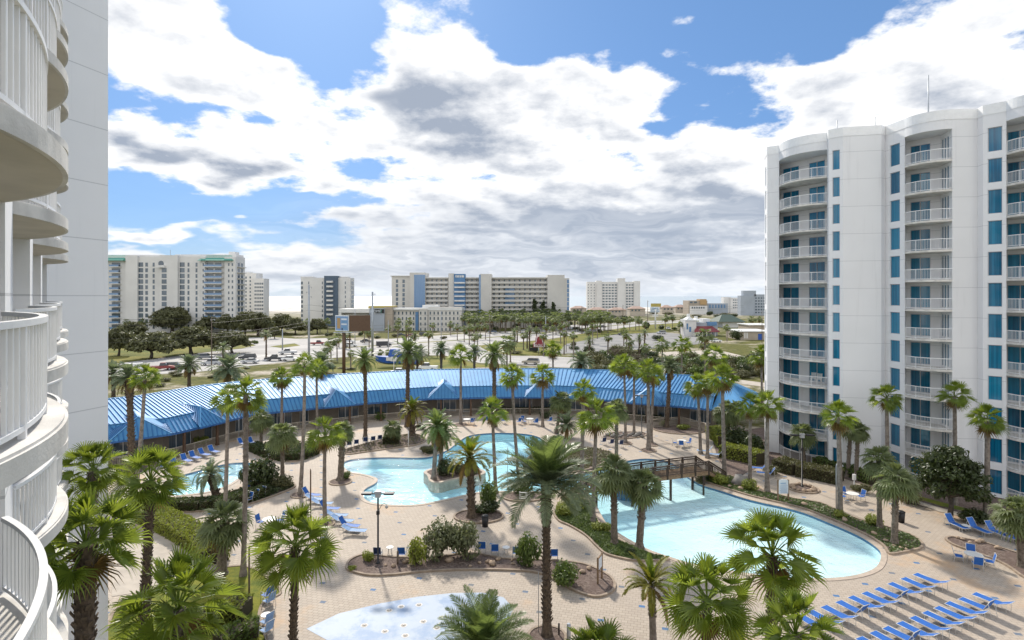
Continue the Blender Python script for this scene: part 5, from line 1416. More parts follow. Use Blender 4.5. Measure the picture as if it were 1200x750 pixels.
fwin(B, [(x, 353.3, x + 3.2, 355.4) for x in (808.5, 813.5)] + [(810.5 + 2.7 * k, 359.6, 812.2 + 2.7 * k, 361.6) for k in range(6)], Z - 3.0)
Z = 610.; B = far_building('low grey building with purple fronts behind the restaurant', 842, Z)
m = MB(); fbox(m, 829, 355.5, 853, None, Z, 16); m.build('wall', MT['far_grey'], B, True); fwin(B, [(831 + 3.4 * k, 357, 833 + 3.4 * k, 361) for k in range(6)], Z, 'glass_blue')
for i, (a, b, y, Zh, lb) in enumerate([(669, 688, 358.6, 560, 'low pinkish beach house left of the white slab block'), (690, 712, 360.2, 500, 'low pinkish beach house under the white slab block'), (714, 735, 360.4, 505, 'wide pinkish beach house right under the white slab block'), (737, 757, 359, 540, 'pinkish beach house left of the tall pole sign'), (775, 790, 357.5, 600, 'pale beach house right of the tall pole sign'), (791, 806, 357, 640, 'pale beach house left of the khaki building')]):
    B = far_building(lb, (a + b) / 2, Zh, 'beach_house', 'house', 'beach houses on the far shore'); m = MB(); fbox(m, a + .8, y + 2.6, b - .8, None, Zh, 12); m.build('wall', MT['beige'], B, True)
    m = MB(); x0, x1 = AX(a, Zh), AX(b, Zh); z0, z1 = AZ(y + 2.8, Zh), AZ(y, Zh); q = 5
    m.add([(x0, Zh - 1, z0), (x1, Zh - 1, z0), (x1, Zh + 13, z0), (x0, Zh + 13, z0), (x0 + q, Zh + 6, z1), (x1 - q, Zh + 6, z1)], [(0, 1, 5, 4), (1, 2, 5), (2, 3, 4, 5), (3, 0, 4), (3, 2, 1, 0)]); m.build('roof', MT['roof_pink'], B, True)
    fwin(B, [(a + 3 + 4 * k, y + 3.8, a + 5 + 4 * k, y + 5.6) for k in range(3)], Zh)
# hotel at the junction
Z = 314.; B = far_building('cream four storey hotel with a tall grey entrance block at the junction', 490, Z, 'hotel')
m = MB(); fbox(m, 460, 362.5, 541, None, Z, 16); fbox(m, 491, 361.5, 501, None, Z - 1.2, 8); fbox(m, 502, 360, 541, None, Z - .8, 8); m.build('wall', MT['far_cream'], B, True)
m = MB(); fbox(m, 458, 361.2, 541.4, 363.6, Z - 1.0, 18); fbox(m, 495, 357.6, 513, 361.3, Z + 4, 8); m.build('roof', MT['roof_white'], B, True)
m = MB(); fbox(m, 450.2, 360, 460, None, Z - 3, 16); m.build('entrance_block', MT['tan'], B, True)
m = MB(); fbox(m, 433, 361.2, 450.4, None, Z - 4.2, 14); m.build('entrance_block', MT['far_grey'], B, True)
m = MB(); fbox(m, 431.5, 358.6, 460.4, 361.3, Z - 2, 12); m.build('roof', MT['yellow'], B, True)
m = MB(); fbox(m, 397, 362, 433, 366.4, Z - 4, 16); fbox(m, 397, 366.4, 400, None, Z - 4, 16); fbox(m, 401, 367, 432, None, Z + 2, 8); m.build('entrance_canopy', MT['roof_white'], B, True)
m = MB(); fbox(m, 486.8, 365.5, 490.4, 387, Z - .5, .8); m.build('blue_stripe', MT['far_blue'], B, True)
fwin(B, [(x, y, x + 1.5, y + 3.4) for y in (365.2, 371.5, 378, 384.5) for x in (462, 466.5, 471, 475.5, 480.2, 484)], Z)
fwin(B, [(x, y, x + 1.5, y + 3.4) for y in (365.2, 371.5, 378, 384.5) for x in fr(503.5, 4.6, 8)], Z - .8)
fwin(B, [(x, y, x + 1.5, y + 3.4) for y in (365.2, 371.5, 378, 384.5) for x in (492.3, 497.5)], Z - 1.2)
def text(s, size, mt, loc, parent, name='lettering', rz=0.0, ex=.02, align='CENTER', italic=0):
    c = bpy.data.curves.new(name, 'FONT'); c.body = s; c.size = size; c.extrude = ex; c.align_x = align; c.align_y = 'CENTER'; c.shear = italic
    c.materials.append(MT[mt]); o = link(name, c, parent); o.rotation_euler = (PI / 2, 0, rz)
    pl = Vector(parent.location) if parent is not None and parent.type == 'EMPTY' else Vector((0, 0, 0))
    o.location = Vector(loc) - pl
    me = bpy.data.meshes.new_from_object(o); p_, r_, l_ = o.parent, o.rotation_euler.copy(), o.location.copy(); bpy.data.objects.remove(o)
    o = link(name, me, p_); o.rotation_euler = r_; o.location = l_; return o
sb = MB(); fbox(sb, 438.6, 362.3, 450.1, 366.8, Z - 4.6, .3); sg = sb.build('sign_board', MT['black'], B, True)
text('HOME', 2.0, 'sign_white', (AX(442.8, Z), Z - 4.7, AZ(364.6, Z)), sg); text('2', 2.4, 'roof_green', (AX(448.6, Z), Z - 4.7, AZ(364.5, Z)), sg)
# restaurant, green hip roof, beige shed on the right
Z = 272.; B = far_building('restaurant with white tower, blue walls and red awning', 818, Z, 'restaurant')
m = MB(); fbox(m, 803, 374.5, 816, None, Z, 8, 0); fbox(m, 815, 378, 841, None, Z + 2, 10, 1); fbox(m, 824, 373.5, 832, 379, Z + 4, 6, 0); fbox(m, 829, 377.2, 840, 381.5, Z + 1.6, 2, 2); m.build('wall', [MT['far_white'], MT['far_grey'], MT['far_blue']], B, True)
for a, b, yt, yb in ((803.5, 814.5, 367.6, 375.5), (814, 822, 370.5, 375.6)):
    m = MB(); x0, x1 = AX(a, Z), AX(b, Z); z0, z1 = AZ(yb, Z), AZ(yt, Z); xm = (x0 + x1) / 2
    m.add([(x0, Z - .4, z0), (x1, Z - .4, z0), (x1, Z + 7, z0), (x0, Z + 7, z0), (xm, Z + 2, z0 + (z1 - z0) * .6), (xm, Z + 4, z0 + (z1 - z0) * .6)], [(0, 1, 4), (1, 2, 5, 4), (2, 3, 5), (3, 0, 4, 5)]); m.box((xm, Z + 3, (z0 + z1) / 2), (1.2, 1.2, (z1 - z0) * .9)); m.build('roof', MT['roof_white'], B, True)
m = MB(); x0, x1 = AX(811, Z), AX(841, Z); m.add([(x0, Z - 3, AZ(388, Z)), (x1, Z - 3, AZ(388, Z)), (x1 - 2, Z + 2.5, AZ(382, Z)), (x0 + 3, Z + 2.5, AZ(382, Z))], [(0, 1, 2, 3)]); m.quad((x0, Z - 3, AZ(388, Z)), (x0, Z - 3, AZ(388.8, Z)), (x1, Z - 3, AZ(388.8, Z)), (x1, Z - 3, AZ(388, Z))); m.build('awning', MT['roof_red'], B, True)
for x in fr(813, 5, 6):
    m = MB(); fbox(m, x, 388, x + .7, None, Z - 2.8, .3); m.build('awning_post', MT['far_white'], B, True)
fwin(B, [(804.5, 379, 806.5, 386), (807.5, 383, 810, 389)], Z, 'glass_blue'); fwin(B, [(817 + 5 * k, 389, 820 + 5 * k, 393) for k in range(4)], Z + 2)
Z = 345.; B = far_building('building with a wide dark green hipped roof behind the restaurant', 856, Z, 'roadside_building')
m = MB(); fbox(m, 847, 376.5, 872, None, Z, 14); m.build('wall', MT['far_white'], B, True)
m = MB(); x0, x1 = AX(841, Z), AX(873, Z); z0, z1 = AZ(377, Z), AZ(369, Z)
m.add([(x0, Z - 2, z0), (x1, Z - 2, z0), (x1, Z + 17, z0), (x0, Z + 17, z0), (x0 + 5, Z + 7, z1), (x1 - 6, Z + 7, z1)], [(0, 1, 5, 4), (1, 2, 5), (2, 3, 4, 5), (3, 0, 4), (3, 2, 1, 0)]); m.build('roof', MT['roof_dgreen'], B, True)
Z = 247.; B = far_building('flat roofed beige shed with a bright blue door by the white tower', 884, Z, 'roadside_building')
m = MB(); fbox(m, 867, 388.6, 905, None, Z, 16); m.build('wall', MT['tan'], B, True)
m = MB(); x0, x1 = AX(866.5, Z), AX(906, Z); m.box(((x0 + x1) / 2, Z + 8, AZ(388.4, Z)), (x1 - x0, 17, .35)); m.build('roof', MT['roof_white'], B, True)
m = MB(); fbox(m, 888.5, 391.2, 893.5, 398.2, Z - .1, .15); m.build('door', MT['cobalt'], B, True)
fwin(B, [(872 + 1.7 * k, 389.8, 873 + 1.7 * k, 396.5) for k in range(3)], Z, 'far_white', 'white_panel')
Z = 285.; B = far_building('second flat roofed shed behind the one with the blue door', 890, Z, 'roadside_building')
m = MB(); fbox(m, 878, 381, 906, None, Z, 14); m.build('wall', MT['tan'], B, True); m = MB(); x0, x1 = AX(877, Z), AX(907, Z); m.box(((x0 + x1) / 2, Z + 7, AZ(380.8, Z)), (x1 - x0, 15.5, .35)); m.build('roof', MT['roof_white'], B, True)
# ------------------------------------------------------------------ loungers, chairs, tables
def lounger(name, label, fabric, back_deg, group):
    """foot at -y, head at +y, sling at .38 m"""
    t = thing(name, label, 'sun lounger', (0, 0, 0), 0, group)
    L, w, z = 1.25, .62, .38
    f = MB()
    for sx in (-1, 1):
        x = sx * w / 2
        f.tube([(x, -1.0, z), (x, .35, z)], .018, 6)
        a = math.radians(back_deg); f.tube([(x, .32, z), (x, .32 + .72 * math.cos(a), z + .72 * math.sin(a))], .018, 6)
    f.tube([(-w / 2, -1.0, z), (w / 2, -1.0, z)], .018, 6); f.tube([(-w / 2, .35, z), (w / 2, .35, z)], .018, 6)
    f.tube([(-w / 2, .32 + .72 * math.cos(a), z + .72 * math.sin(a)), (w / 2, .32 + .72 * math.cos(a), z + .72 * math.sin(a))], .018, 6)
    for sx in (-1, 1): f.tube([(sx * w / 2, .75, .03), (sx * w / 2, .32 + .5 * math.cos(a), z + .5 * math.sin(a))], .014, 5)
    f.build('frame', MT['alu'], t)
    for y0, y1 in ((-.82, -.62), (.28, .75)):
        for sx in (-1, 1):
            l = MB(); x = sx * (w / 2 + .005); l.tube([(x, y0, z - .01), (x, y0 - .02 if y0 < 0 else y0, .02), (x, y1, .02), (x, y1, z - .01 if y0 < 0 else .05)], .014, 6); l.build('leg', MT['alu'], t)
    s = MB(); n = 8; pts = []
    for k in range(n + 1):
        u = k / n; y = -.98 + 1.30 * u; zz = z + .012 - .03 * math.sin(PI * u); pts += [(-w / 2 + .02, y, zz), (w / 2 - .02, y, zz)]
    s.add(pts, [(2 * k, 2 * k + 1, 2 * k + 3, 2 * k + 2) for k in range(n)], 0, True)
    s.add([(p[0], p[1], p[2] - .012) for p in pts], [(2 * k + 2, 2 * k + 3, 2 * k + 1, 2 * k) for k in range(n)], 0, True); s.build('seat', fabric, t)
    b = MB(); pts = []; n = 5
    for k in range(n + 1):
        u = k / n; r = .02 + .69 * u; pts += [(-w / 2 + .02, .32 + r * math.cos(a) + .02 * math.sin(PI * u), z + .012 + r * math.sin(a) - .02 * math.sin(PI * u)), (w / 2 - .02, .32 + r * math.cos(a) + .02 * math.sin(PI * u), z + .012 + r * math.sin(a) - .02 * math.sin(PI * u))]
    b.add(pts, [(2 * k, 2 * k + 1, 2 * k + 3, 2 * k + 2) for k in range(n)], 0, True)
    b.add([(p[0], p[1] + .008, p[2] - .012) for p in pts], [(2 * k + 2, 2 * k + 3, 2 * k + 1, 2 * k) for k in range(n)], 0, True); b.build('backrest', fabric, t)
    return t
PROTO = {}
def place_lounger(fab, deg, xy, rz, label, group):
    key = (fab, deg)
    if key not in PROTO:
        PROTO[key] = lounger('sun_lounger', label, MT[fab], deg, group); r = PROTO[key]; r.location = (*xy, .0); r.rotation_euler = (0, 0, rz); return r
    return dup(PROTO[key], (*xy, 0), rz, label, group)
ORD = ['nearest the rock bed', 'second from the rock bed', 'third from the rock bed', 'fourth from the rock bed', 'fifth from the rock bed', 'sixth from the rock bed', 'seventh from the rock bed', 'eighth from the rock bed', 'ninth from the rock bed', 'last, half under the palm leaves']
row1 = [(1096, 681), (1081, 686.5), (1066, 692.5), (1051, 698.5), (1036, 704), (1020, 709), (1005, 715), (988, 721), (972, 727), (958, 732)]
row2 = [(1168, 705), (1152, 711), (1137, 716), (1124, 722), (1110, 728), (1095, 734.5), (1080, 741), (1064, 747), (1048, 753), (1032, 760)]
dgs = [28, 28, 28, 55, 28, 28, 55, 28, 28, 28]
for rw, nm, dg in ((row1, 'near the pool', dgs), (row2, 'at the bottom edge', [28, 62, 28, 28, 28, 28, 28, 62, 28, 28])):
    for i, p in enumerate(rw):
        if i == 9 and rw is row1: nm2 = ORD[9]
        else: nm2 = ORD[i] if i < 9 else 'last, cut by the frame'
        place_lounger('sling', dg[i], G(p[0] - 4, p[1] - 1, .38), math.radians(207 + rnd.uniform(-3, 3)), 'blue lounger in the row %s, %s' % (nm, nm2), 'blue loungers in two rows on the deck')
for i, (px, py) in enumerate([(364, 580), (370, 585), (377, 590), (385, 596), (394, 604), (401, 610), (408, 616), (415, 622)]):
    place_lounger('sling_pale' if i % 3 else 'sling', 28 if i % 3 else 55, G(px, py, .3), math.radians(80 + rnd.uniform(-5, 5)), 'faded lounger of the left deck cluster, %s from its far end' % ['first', 'second', 'third', 'fourth', 'fifth', 'sixth', 'seventh', 'last'][i], 'lounger cluster on the left deck')
for i, (px, py) in enumerate([(250, 529), (239, 532.5), (228, 536), (218, 539.5), (206, 543), (296, 519), (285, 520), (193, 547)]):
    place_lounger('sling', 55, G(px, py, .3), math.radians(62 + rnd.uniform(-6, 6)), 'blue lounger behind the small left pool, %s' % ['first under the eave', 'second along the eave', 'third along the eave', 'fourth along the eave', 'fifth along the eave', 'by the white fence', 'left of the one by the white fence', 'nearest the tall fan palm leaves'][i], 'loungers behind the small left pool')
for px, py, rz, lb in [(827, 529, 250, 'faded lounger beyond the bridge, left of another'), (839, 533, 250, 'faded lounger beyond the bridge, closer to the tall palm')]:
    place_lounger('sling_pale', 55, G(px, py, .3), math.radians(rz), lb, 'loungers beyond the bridge')
for px, py, lb in [(890, 549, 'bright blue lounger on the walk between two palms, front one'), (899, 555, 'bright blue lounger on the walk between two palms, behind the pale trunk')]:
    place_lounger('sling', 55, G(px, py, .3), math.radians(250), lb, 'loungers on the tower walk')
for px, py, lb in [(1120, 615, 'blue lounger facing the deck beside the dark tree trunk'), (1146, 620, 'blue lounger with raised back right of the little side table'), (1168, 624, 'tall blue lounger before the palm in the mulch strip'), (1190, 632, 'blue lounger under the silvery palm at the right edge')]:
    place_lounger('sling', 55, G(px, py, .3), math.radians(10), lb, 'blue loungers along the mulch strip')

def armchair(name, label, fabric, group):
    t = thing(name, label, 'chair', (0, 0, 0), 0, group)
    f = MB()
    for sx in (-1, 1):
        x = sx * .27
        f.tube([(x, -.26, 0), (x, -.24, .42), (x, -.22, .62), (x, .24, .62)], .016, 6)
        f.tube([(x, .30, 0), (x, .22, .42), (x, .36, .98)], .016, 6); f.tube([(x, -.24, .40), (x, .22, .38)], .016, 6)
    f.tube([(-.27, .36, .98), (.27, .36, .98)], .016, 6); f.tube([(-.27, -.24, .40), (.27, -.24, .40)], .016, 6); f.build('frame', MT['alu'], t)
    s = MB(); s.box((0, -.01, .41), (.5, .46, .02)); s.build('seat', fabric, t)
    b = MB(); b.add([(-.25, .22, .46), (.25, .22, .46), (.25, .35, .96), (-.25, .35, .96), (-.25, .24, .46), (.25, .24, .46), (.25, .37, .96), (-.25, .37, .96)], [(0, 1, 2, 3), (7, 6, 5, 4), (0, 4, 5, 1), (3, 2, 6, 7), (0, 3, 7, 4), (1, 5, 6, 2)]); b.build('backrest', fabric, t)
    return t
def place_chair(fab, xy, rz, label, group):
    key = 'c' + fab
    if key not in PROTO:
        PROTO[key] = armchair('sling_chair', label, MT[fab], group); r = PROTO[key]; r.location = (*xy, 0); r.rotation_euler = (0, 0, rz); return r
    return dup(PROTO[key], (*xy, 0), rz, label, group)
def table(px, py, label, r=.55, h=.72, name='round_table', group='white tables on the deck'):
    x, y = G(px, py, h); t = thing(name, label, 'table', (x, y, 0), 0, group)
    m = MB(); m.tube([(0, 0, h - .04), (0, 0, h - .02), (0, 0, h)], [r * .97, r, r * .98], 20); m.build('table_top', MT['table_white'], t)
    for k in range(4):
        a = PI / 4 + k * PI / 2; l = MB(); l.tube([(math.cos(a) * r * .65, math.sin(a) * r * .65, 0), (math.cos(a) * r * .5, math.sin(a) * r * .5, h - .04)], .018, 6); l.build('leg', MT['alu'], t)
    return x, y
def set_chairs(c, lst, where, fab='sling', d=.85):
    for a, nm in lst:
        a_ = math.radians(a); place_chair(fab, (c[0] + math.cos(a_) * d, c[1] + math.sin(a_) * d), a_ - PI / 2, 'blue chair at the white table %s, %s' % (where, nm), 'chairs round the white tables')
c = table(1141, 649, 'round white table beside the rock bed at the right edge'); set_chairs(c, [(150, 'on its left'), (245, 'in front'), (330, 'on its right'), (60, 'behind it')], 'beside the rock bed')
c = table(999, 578, 'round white table on the walk before the white tower'); set_chairs(c, [(170, 'on its left'), (10, 'on its right'), (100, 'behind it')], 'on the tower walk')
c = table(799, 516, 'white table on the far deck beyond the bridge'); set_chairs(c, [(250, 'in front'), (170, 'on its left'), (10, 'on its right')], 'beyond the bridge')
c = table(316, 608, 'round white table on the left deck behind the splash pad palm'); set_chairs(c, [(165, 'on its left'), (45, 'behind it')], 'on the left deck')
c = table(547, 491, 'white table by the slim veranda palm'); set_chairs(c, [(340, 'on its right')], 'by the slim veranda palm')
c = table(621, 490.5, 'white table before the middle of the veranda'); set_chairs(c, [(200, 'on its left'), (330, 'on its right')], 'before the veranda')
table(1132, 615.5, 'low white side table between two blue loungers by the mulch strip', .3, .45, 'side_table'); table(457, 641, 'small white side table between two chairs behind the lamp post', .26, .5, 'side_table'); table(593, 641, 'small white side table between two chairs behind the mulch bed', .28, .5, 'side_table'); table(312, 720, 'white side table between grey chairs by the lawn edge', .3, .5, 'side_table')
for px, py, rz, lb, fab in [(291, 590, 150, 'blue armchair in front of the small left pool, first of three', 'sling'), (298, 586.5, 150, 'blue armchair in front of the small left pool, middle of three', 'sling'), (306, 583, 150, 'blue armchair in front of the small left pool, last of three', 'sling'), (289, 575, 60, 'blue armchair behind the round topped shrub', 'sling'), (317, 537, 120, 'blue armchair at the dark hedge bend', 'sling'),
        (443, 655, 0, 'navy chair seen from behind left of the lamp post', 'sling_dark'), (471, 655, 0, 'blue chair seen from behind right of the lamp post', 'sling'), (565, 648, 0, 'blue chair half hidden behind the oleander', 'sling'), (580, 651, 0, 'blue chair right of the oleander', 'sling'), (605, 654, 0, 'grey blue chair behind the young palm-like shrub', 'sling_pale'), (649, 657, 0, 'blue chair right of the tall silvery date palm trunk', 'sling'),
        (313, 704, 60, 'blue armchair at the lawn tip, farthest of the row', 'sling'), (315, 711, 60, 'pale blue armchair at the lawn tip, second of the row', 'sling_pale'), (312, 736, 60, 'grey armchair by the lawn, third of the row', 'sling_pale'), (312, 746, 60, 'grey armchair by the lawn at the bottom edge', 'sling_pale')]:
    x, y = G(px, py); place_chair(fab, (x, y), math.radians(rz + 180), lb, 'sling chairs standing about the deck')
for i, (px, py) in enumerate([(409, 525), (417.5, 523.5), (428, 520.5), (437, 519.5), (445, 518), (707, 521), (716, 523), (727, 524)]):
    x, y = G(px, py); place_chair('sling_dark', (x, y), math.radians(200), ('dark chair in the row by the left mulch bed, %s from the left' % ['first', 'second', 'third', 'fourth', 'fifth'][i]) if i < 5 else 'navy chair on the far deck before the bridge, %s' % ['left', 'middle', 'right'][i - 5], 'dark chairs on the far deck')
for i, (px, py) in enumerate([(553.5, 497), (590, 496), (608, 497), (612, 494), (628, 498), (644, 496), (571, 495)]):
    x, y = G(px, py); place_chair('sling', (x, y), math.radians(190 + 12 * (i % 3)), 'bright blue chair before the veranda, %s from the slim palm' % ['first', 'third', 'fourth', 'fifth', 'sixth', 'seventh', 'second'][i], 'blue chairs before the veranda')

# ------------------------------------------------------------------ footbridge
A0, A1 = Vector((6.9, 53.4)), Vector((19.1, 58.3)); bd = (A1 - A0).normalized(); bn = Vector((-bd.y, bd.x)); hw = .95; DZ = 1.35
BR = thing('footbridge', 'dark brown wooden footbridge over the pool with steps at both ends', 'bridge', (13, 56, 0))
LB = (A1 - A0).length
def bz(u): return DZ + .08 * math.sin(PI * max(0, min(1, u / LB)))
def bp(u, s, z): p = A0 + bd * u + bn * s; return Vector((p.x, p.y, z))
m = MB(); n = 44
for k in range(n):
    u = LB * (k + .5) / n; p = bp(u, 0, bz(u)); m.box((p.x, p.y, p.z), (LB / n - .02, hw * 2, .05), math.atan2(bd.y, bd.x))
m.build('deck_boards', MT['wood_mid'], BR, True)
m = MB()
for s in (-hw, hw):
    for k in range(10): m.bar(bp(LB * k / 10, s, bz(LB * k / 10) - .18), bp(LB * (k + 1) / 10, s, bz(LB * (k + 1) / 10) - .18), .1, .3)
m.build('beam', MT['wood_mid'], BR, True)
for side in (-hw - .02, hw + .02):
    m = MB(); npst = 8
    for k in range(npst):
        u0, u1 = LB * k / npst, LB * (k + 1) / npst
        for z, w in ((1.0, .17), (.80, .09), (.12, .09)): m.bar(bp(u0, side, bz(u0) + z), bp(u1, side, bz(u1) + z), w, .09)
        for q in range(1, 11):
            u = u0 + (u1 - u0) * q / 11; m.bar(bp(u, side, bz(u) + .12), bp(u, side, bz(u) + .82), .05)
    rl = m.build('railing', MT['wood_dark'], BR, True)
    for k in range(npst + 1):
        u = LB * k / npst; m = MB(); m.bar(bp(u, side, bz(u) - .3), bp(u, side, bz(u) + 1.08), .17); m.build('rail_post', MT['wood_dark'], rl)
for u in (.5, LB * .33, LB * .66, LB - .5):
    for s in (-hw + .1, hw - .1):
        m = MB(); m.bar(bp(u, s, -.95), bp(u, s, bz(u) - .2), .2); m.build('support_post', MT['wood_dark'], BR, True)
for u0, sg, run in ((0, -1, 2.1), (LB, 1, 2.1)):
    m = MB()
    for k in range(6):
        u = u0 + sg * run * (k + .5) / 6; z = DZ * (1 - (k + 1) / 7.2); p = bp(u, 0, z); m.box((p.x, p.y, p.z), (.36, hw * 2, .06), math.atan2(bd.y, bd.x))
    for s in (-hw, hw): m.bar(bp(u0, s, DZ - .12), bp(u0 + sg * run, s, .05), .07, .3)
    st = m.build('steps', MT['wood_mid'], BR, True)
    for s in (-hw - .02, hw + .02):
        m = MB()
        for z in (1.0, .82, .14): m.bar(bp(u0, s, DZ + z), bp(u0 + sg * run, s, .05 + z), .14 if z == 1.0 else .08)
        for q in range(1, 12):
            f = q / 12; m.bar(bp(u0 + sg * run * f, s, DZ * (1 - f) + .16), bp(u0 + sg * run * f, s, DZ * (1 - f) + .85), .05)
        m.bar(bp(u0 + sg * run, s, 0), bp(u0 + sg * run, s, 1.12), .12); m.build('stair_railing', MT['wood_dark'], BR, True)
# tiled spa wall standing in the pool behind the cabbage palms
cx, cy = G(738, 571); m = MB(); arc = [(cx + 1.7 * math.cos(a), cy + 1.3 * math.sin(a)) for a in [PI * .92 + PI * 1.16 * q / 18 for q in range(19)]]
for i in range(18):
    p, q = Vector(arc[i]), Vector(arc[i + 1]); d = (q - p).normalized(); nn = Vector((d.y, -d.x)) * .0
    m.quad((*p, -.95), (*q, -.95), (*q, .5), (*p, .5), 0); pi_, qi = p.lerp(Vector((cx, cy)), .22), q.lerp(Vector((cx, cy)), .22)
    m.quad((*p, .5), (*q, .5), (*qi, .5), (*pi_, .5), 1); m.quad((*qi, -.95), (*pi_, -.95), (*pi_, .5), (*qi, .5), 0)
tag(m.build('spa_wall', [MT['tile_band'], MT['coping']]), 'curved blue tiled wall standing in the pool behind two cabbage palms', 'pool wall')
# pool ladder rails
def handrail(px, py, label):
    x, y = G(px, py); m = MB()
    for d in (-.35, .35): m.tube([(x + d, y - .15, 0), (x + d, y - .15, .75), (x + d, y + .1, .88), (x + d, y + .5, .75), (x + d, y + .62, -.5)], .025, 6)
    tag(m.build('pool_handrail', MT['galv']), label, 'handrail')
handrail(558, 578.5, 'steel hand rails at the near edge of the main pool'); handrail(301, 547, 'pale hand rails at the far end of the small left pool')

# ------------------------------------------------------------------ lamp posts, signs, small things
def floodlight_post(px, py, hpx, label, camera=False):
    x, y = G(px, py); h = hpx / FOC * y
    t = thing('lamp_post', label, 'lamp post', (x, y, 0), 0, 'floodlight posts')
    m = MB(); m.tube([(0, 0, 0), (0, 0, .12), (0, 0, .13), (0, 0, h - .25)], [.14, .14, .07, .06], 10); m.box((0, 0, h * .72), (.2, .2, .28)); m.build('pole', MT['black'], t)
    m = MB(); m.box((0, 0, h - .18), (.34, .3, .3)); m.box((0, 0, h + .02), (.5, .14, .08)); m.build('junction_box', MT['lamp_grey'], t)
    for s in (-1, 1):
        m = MB(); m.bar((s * .2, 0, h - .1), (s * .45, 0, h - .08), .06); m.box((s * .78, 0, h - .06), (.7, .42, .1)); m.box((s * .78, 0, h - .125), (.6, .34, .03)); m.build('floodlight', MT['black'], t)
    if camera:
        m = MB(); m.tube([(.05, -.06, h - 1.25), (.3, -.1, h - .8), (.5, -.1, h - .72), (.62, -.1, h - .85)], .025, 6); m.ball((.62, -.1, h - .98), (.11, .11, .12)); m.build('camera_arm', MT['lamp_grey'], t)
    return t
floodlight_post(443, 661, 84, 'dark lamp post with two flat floodlights and a camera in the long mulch bed', True)
floodlight_post(940, 571, 62, 'dark lamp post with flat floodlights in the rock ring before the white tower')
floodlight_post(752, 507, 44, 'slim lamp post with flat floodlights before the right part of the veranda')
x, y = AX(772, 30), 30.0; m = MB(); z = AZ(700, 30); m.bar((x - .35, y, z), (x + .25, y, z + .02), .08); m.box((x + .15, y - .1, z), (.5, .36, .1), .2); tag(m.build('floodlight', MT['lamp_grey']), 'flat floodlight fixed on the small feather palm', 'floodlight')
for px, py, h, r, lb, mt in [(364, 608, 4.2, .06, 'plain dark post at the lounger cluster', 'wood_post'), (478.6, 524, 2.0, .06, 'short pale post in the mulch bed before the veranda', 'far_white'), (595, 577, 4.4, .025, 'thin rod in the poolside bed', 'galv'), (666.5, 752, 1.0, .11, 'grey bollard at the bottom edge right of the tall date palm', 'galv'), (631, 742, 3.4, .02, 'thin bare rod beside the tall date palm trunk', 'galv'), (292, 705, 3.4, .06, 'bare wooden post at the lawn', 'pole_wood'), (466, 662, 1.0, .07, 'short bollard light in the long mulch bed', 'pole_wood'), (655, 745, .7, .05, 'small dark bollard light by the tall date palm', 'black'), (212, 757, 1.0, .10, 'grey bollard below the lime hedge', 'galv'), (280, 519, 3.0, .05, 'grey post beside the lounger under the eave', 'galv')]:
    X, Y = G(px, py); m = MB(); m.tube([(0, 0, 0), (0, 0, h * .95), (0, 0, h)], [r, r, r * .5], 8); o = m.build('post', MT[mt]); o.location = (X, Y, 0); tag(o, lb, 'post')
X, Y = G(980, 596); m = MB(); m.tube([(0, 0, 0), (0, 0, 3.7), (.1, 0, 3.95), (.35, 0, 4.0), (.5, -.02, 3.85)], [.055, .055, .05, .045, .045], 8); m.tube([(.5, -.02, 3.86), (.5, -.02, 3.72)], [.05, .16], 10); o = m.build('outdoor_shower', MT['galv']); o.location = (X, Y, 0); tag(o, 'tall grey shower pole with an arched head on the pool walk', 'shower')
# white notice board
X, Y = G(918, 587.5); nb = thing('notice_board', 'white arched notice board on two wooden posts at the pool rim', 'sign', (X, Y, 0), .12)
for s in (-1, 1): m = MB(); m.bar((s * .5, .03, 0), (s * .5, .03, 1.95), .11); m.build('post', MT['wood_mid'], nb)
m = MB(); pts = [(-.46, .7)] + [(.46, .7)] + [(.46 * math.cos(a), 1.85 + .16 * math.sin(a)) for a in [PI * k / 10 for k in range(11)]]
m.add([(p[0], -.03, p[1]) for p in pts] + [(p[0], .03, p[1]) for p in pts], [tuple(range(len(pts))), tuple(range(len(pts), 2 * len(pts)))[::-1]] + [(i, len(pts) + i, len(pts) + (i + 1) % len(pts), (i + 1) % len(pts)) for i in range(len(pts))]); sf = m.build('sign_face', MT['sign_white'], nb)
m = MB()
for i in range(9): m.box((-.02 + .03 * (i % 3), -.036, 1.66 - i * .1 - (.05 if i else 0)), (.55 if i == 0 else .7 - .09 * (i % 2), .006, .07 if i == 0 else .03))
m.build('lettering', MT['sign_blue'], sf)
# wooden sign frame seen edge on
X, Y = G(703, 682); nb = thing('wooden_sign_frame', 'narrow wooden sign frame with pale panel in the mulch bed tip', 'sign', (X, Y, 0), 1.1)
for s in (-1, 1): m = MB(); m.bar((s * .42, 0, 0), (s * .42, 0, 1.75), .1); m.build('post', MT['wood_mid'], nb)
m = MB(); m.bar((-.42, 0, 1.68), (.42, 0, 1.68), .08); m.bar((-.42, 0, .85), (.42, 0, .85), .08); m.build('rail', MT['wood_mid'], nb)
m = MB(); m.box((0, 0, 1.26), (.76, .04, .78)); m.build('sign_face', MT['sign_white'], nb)
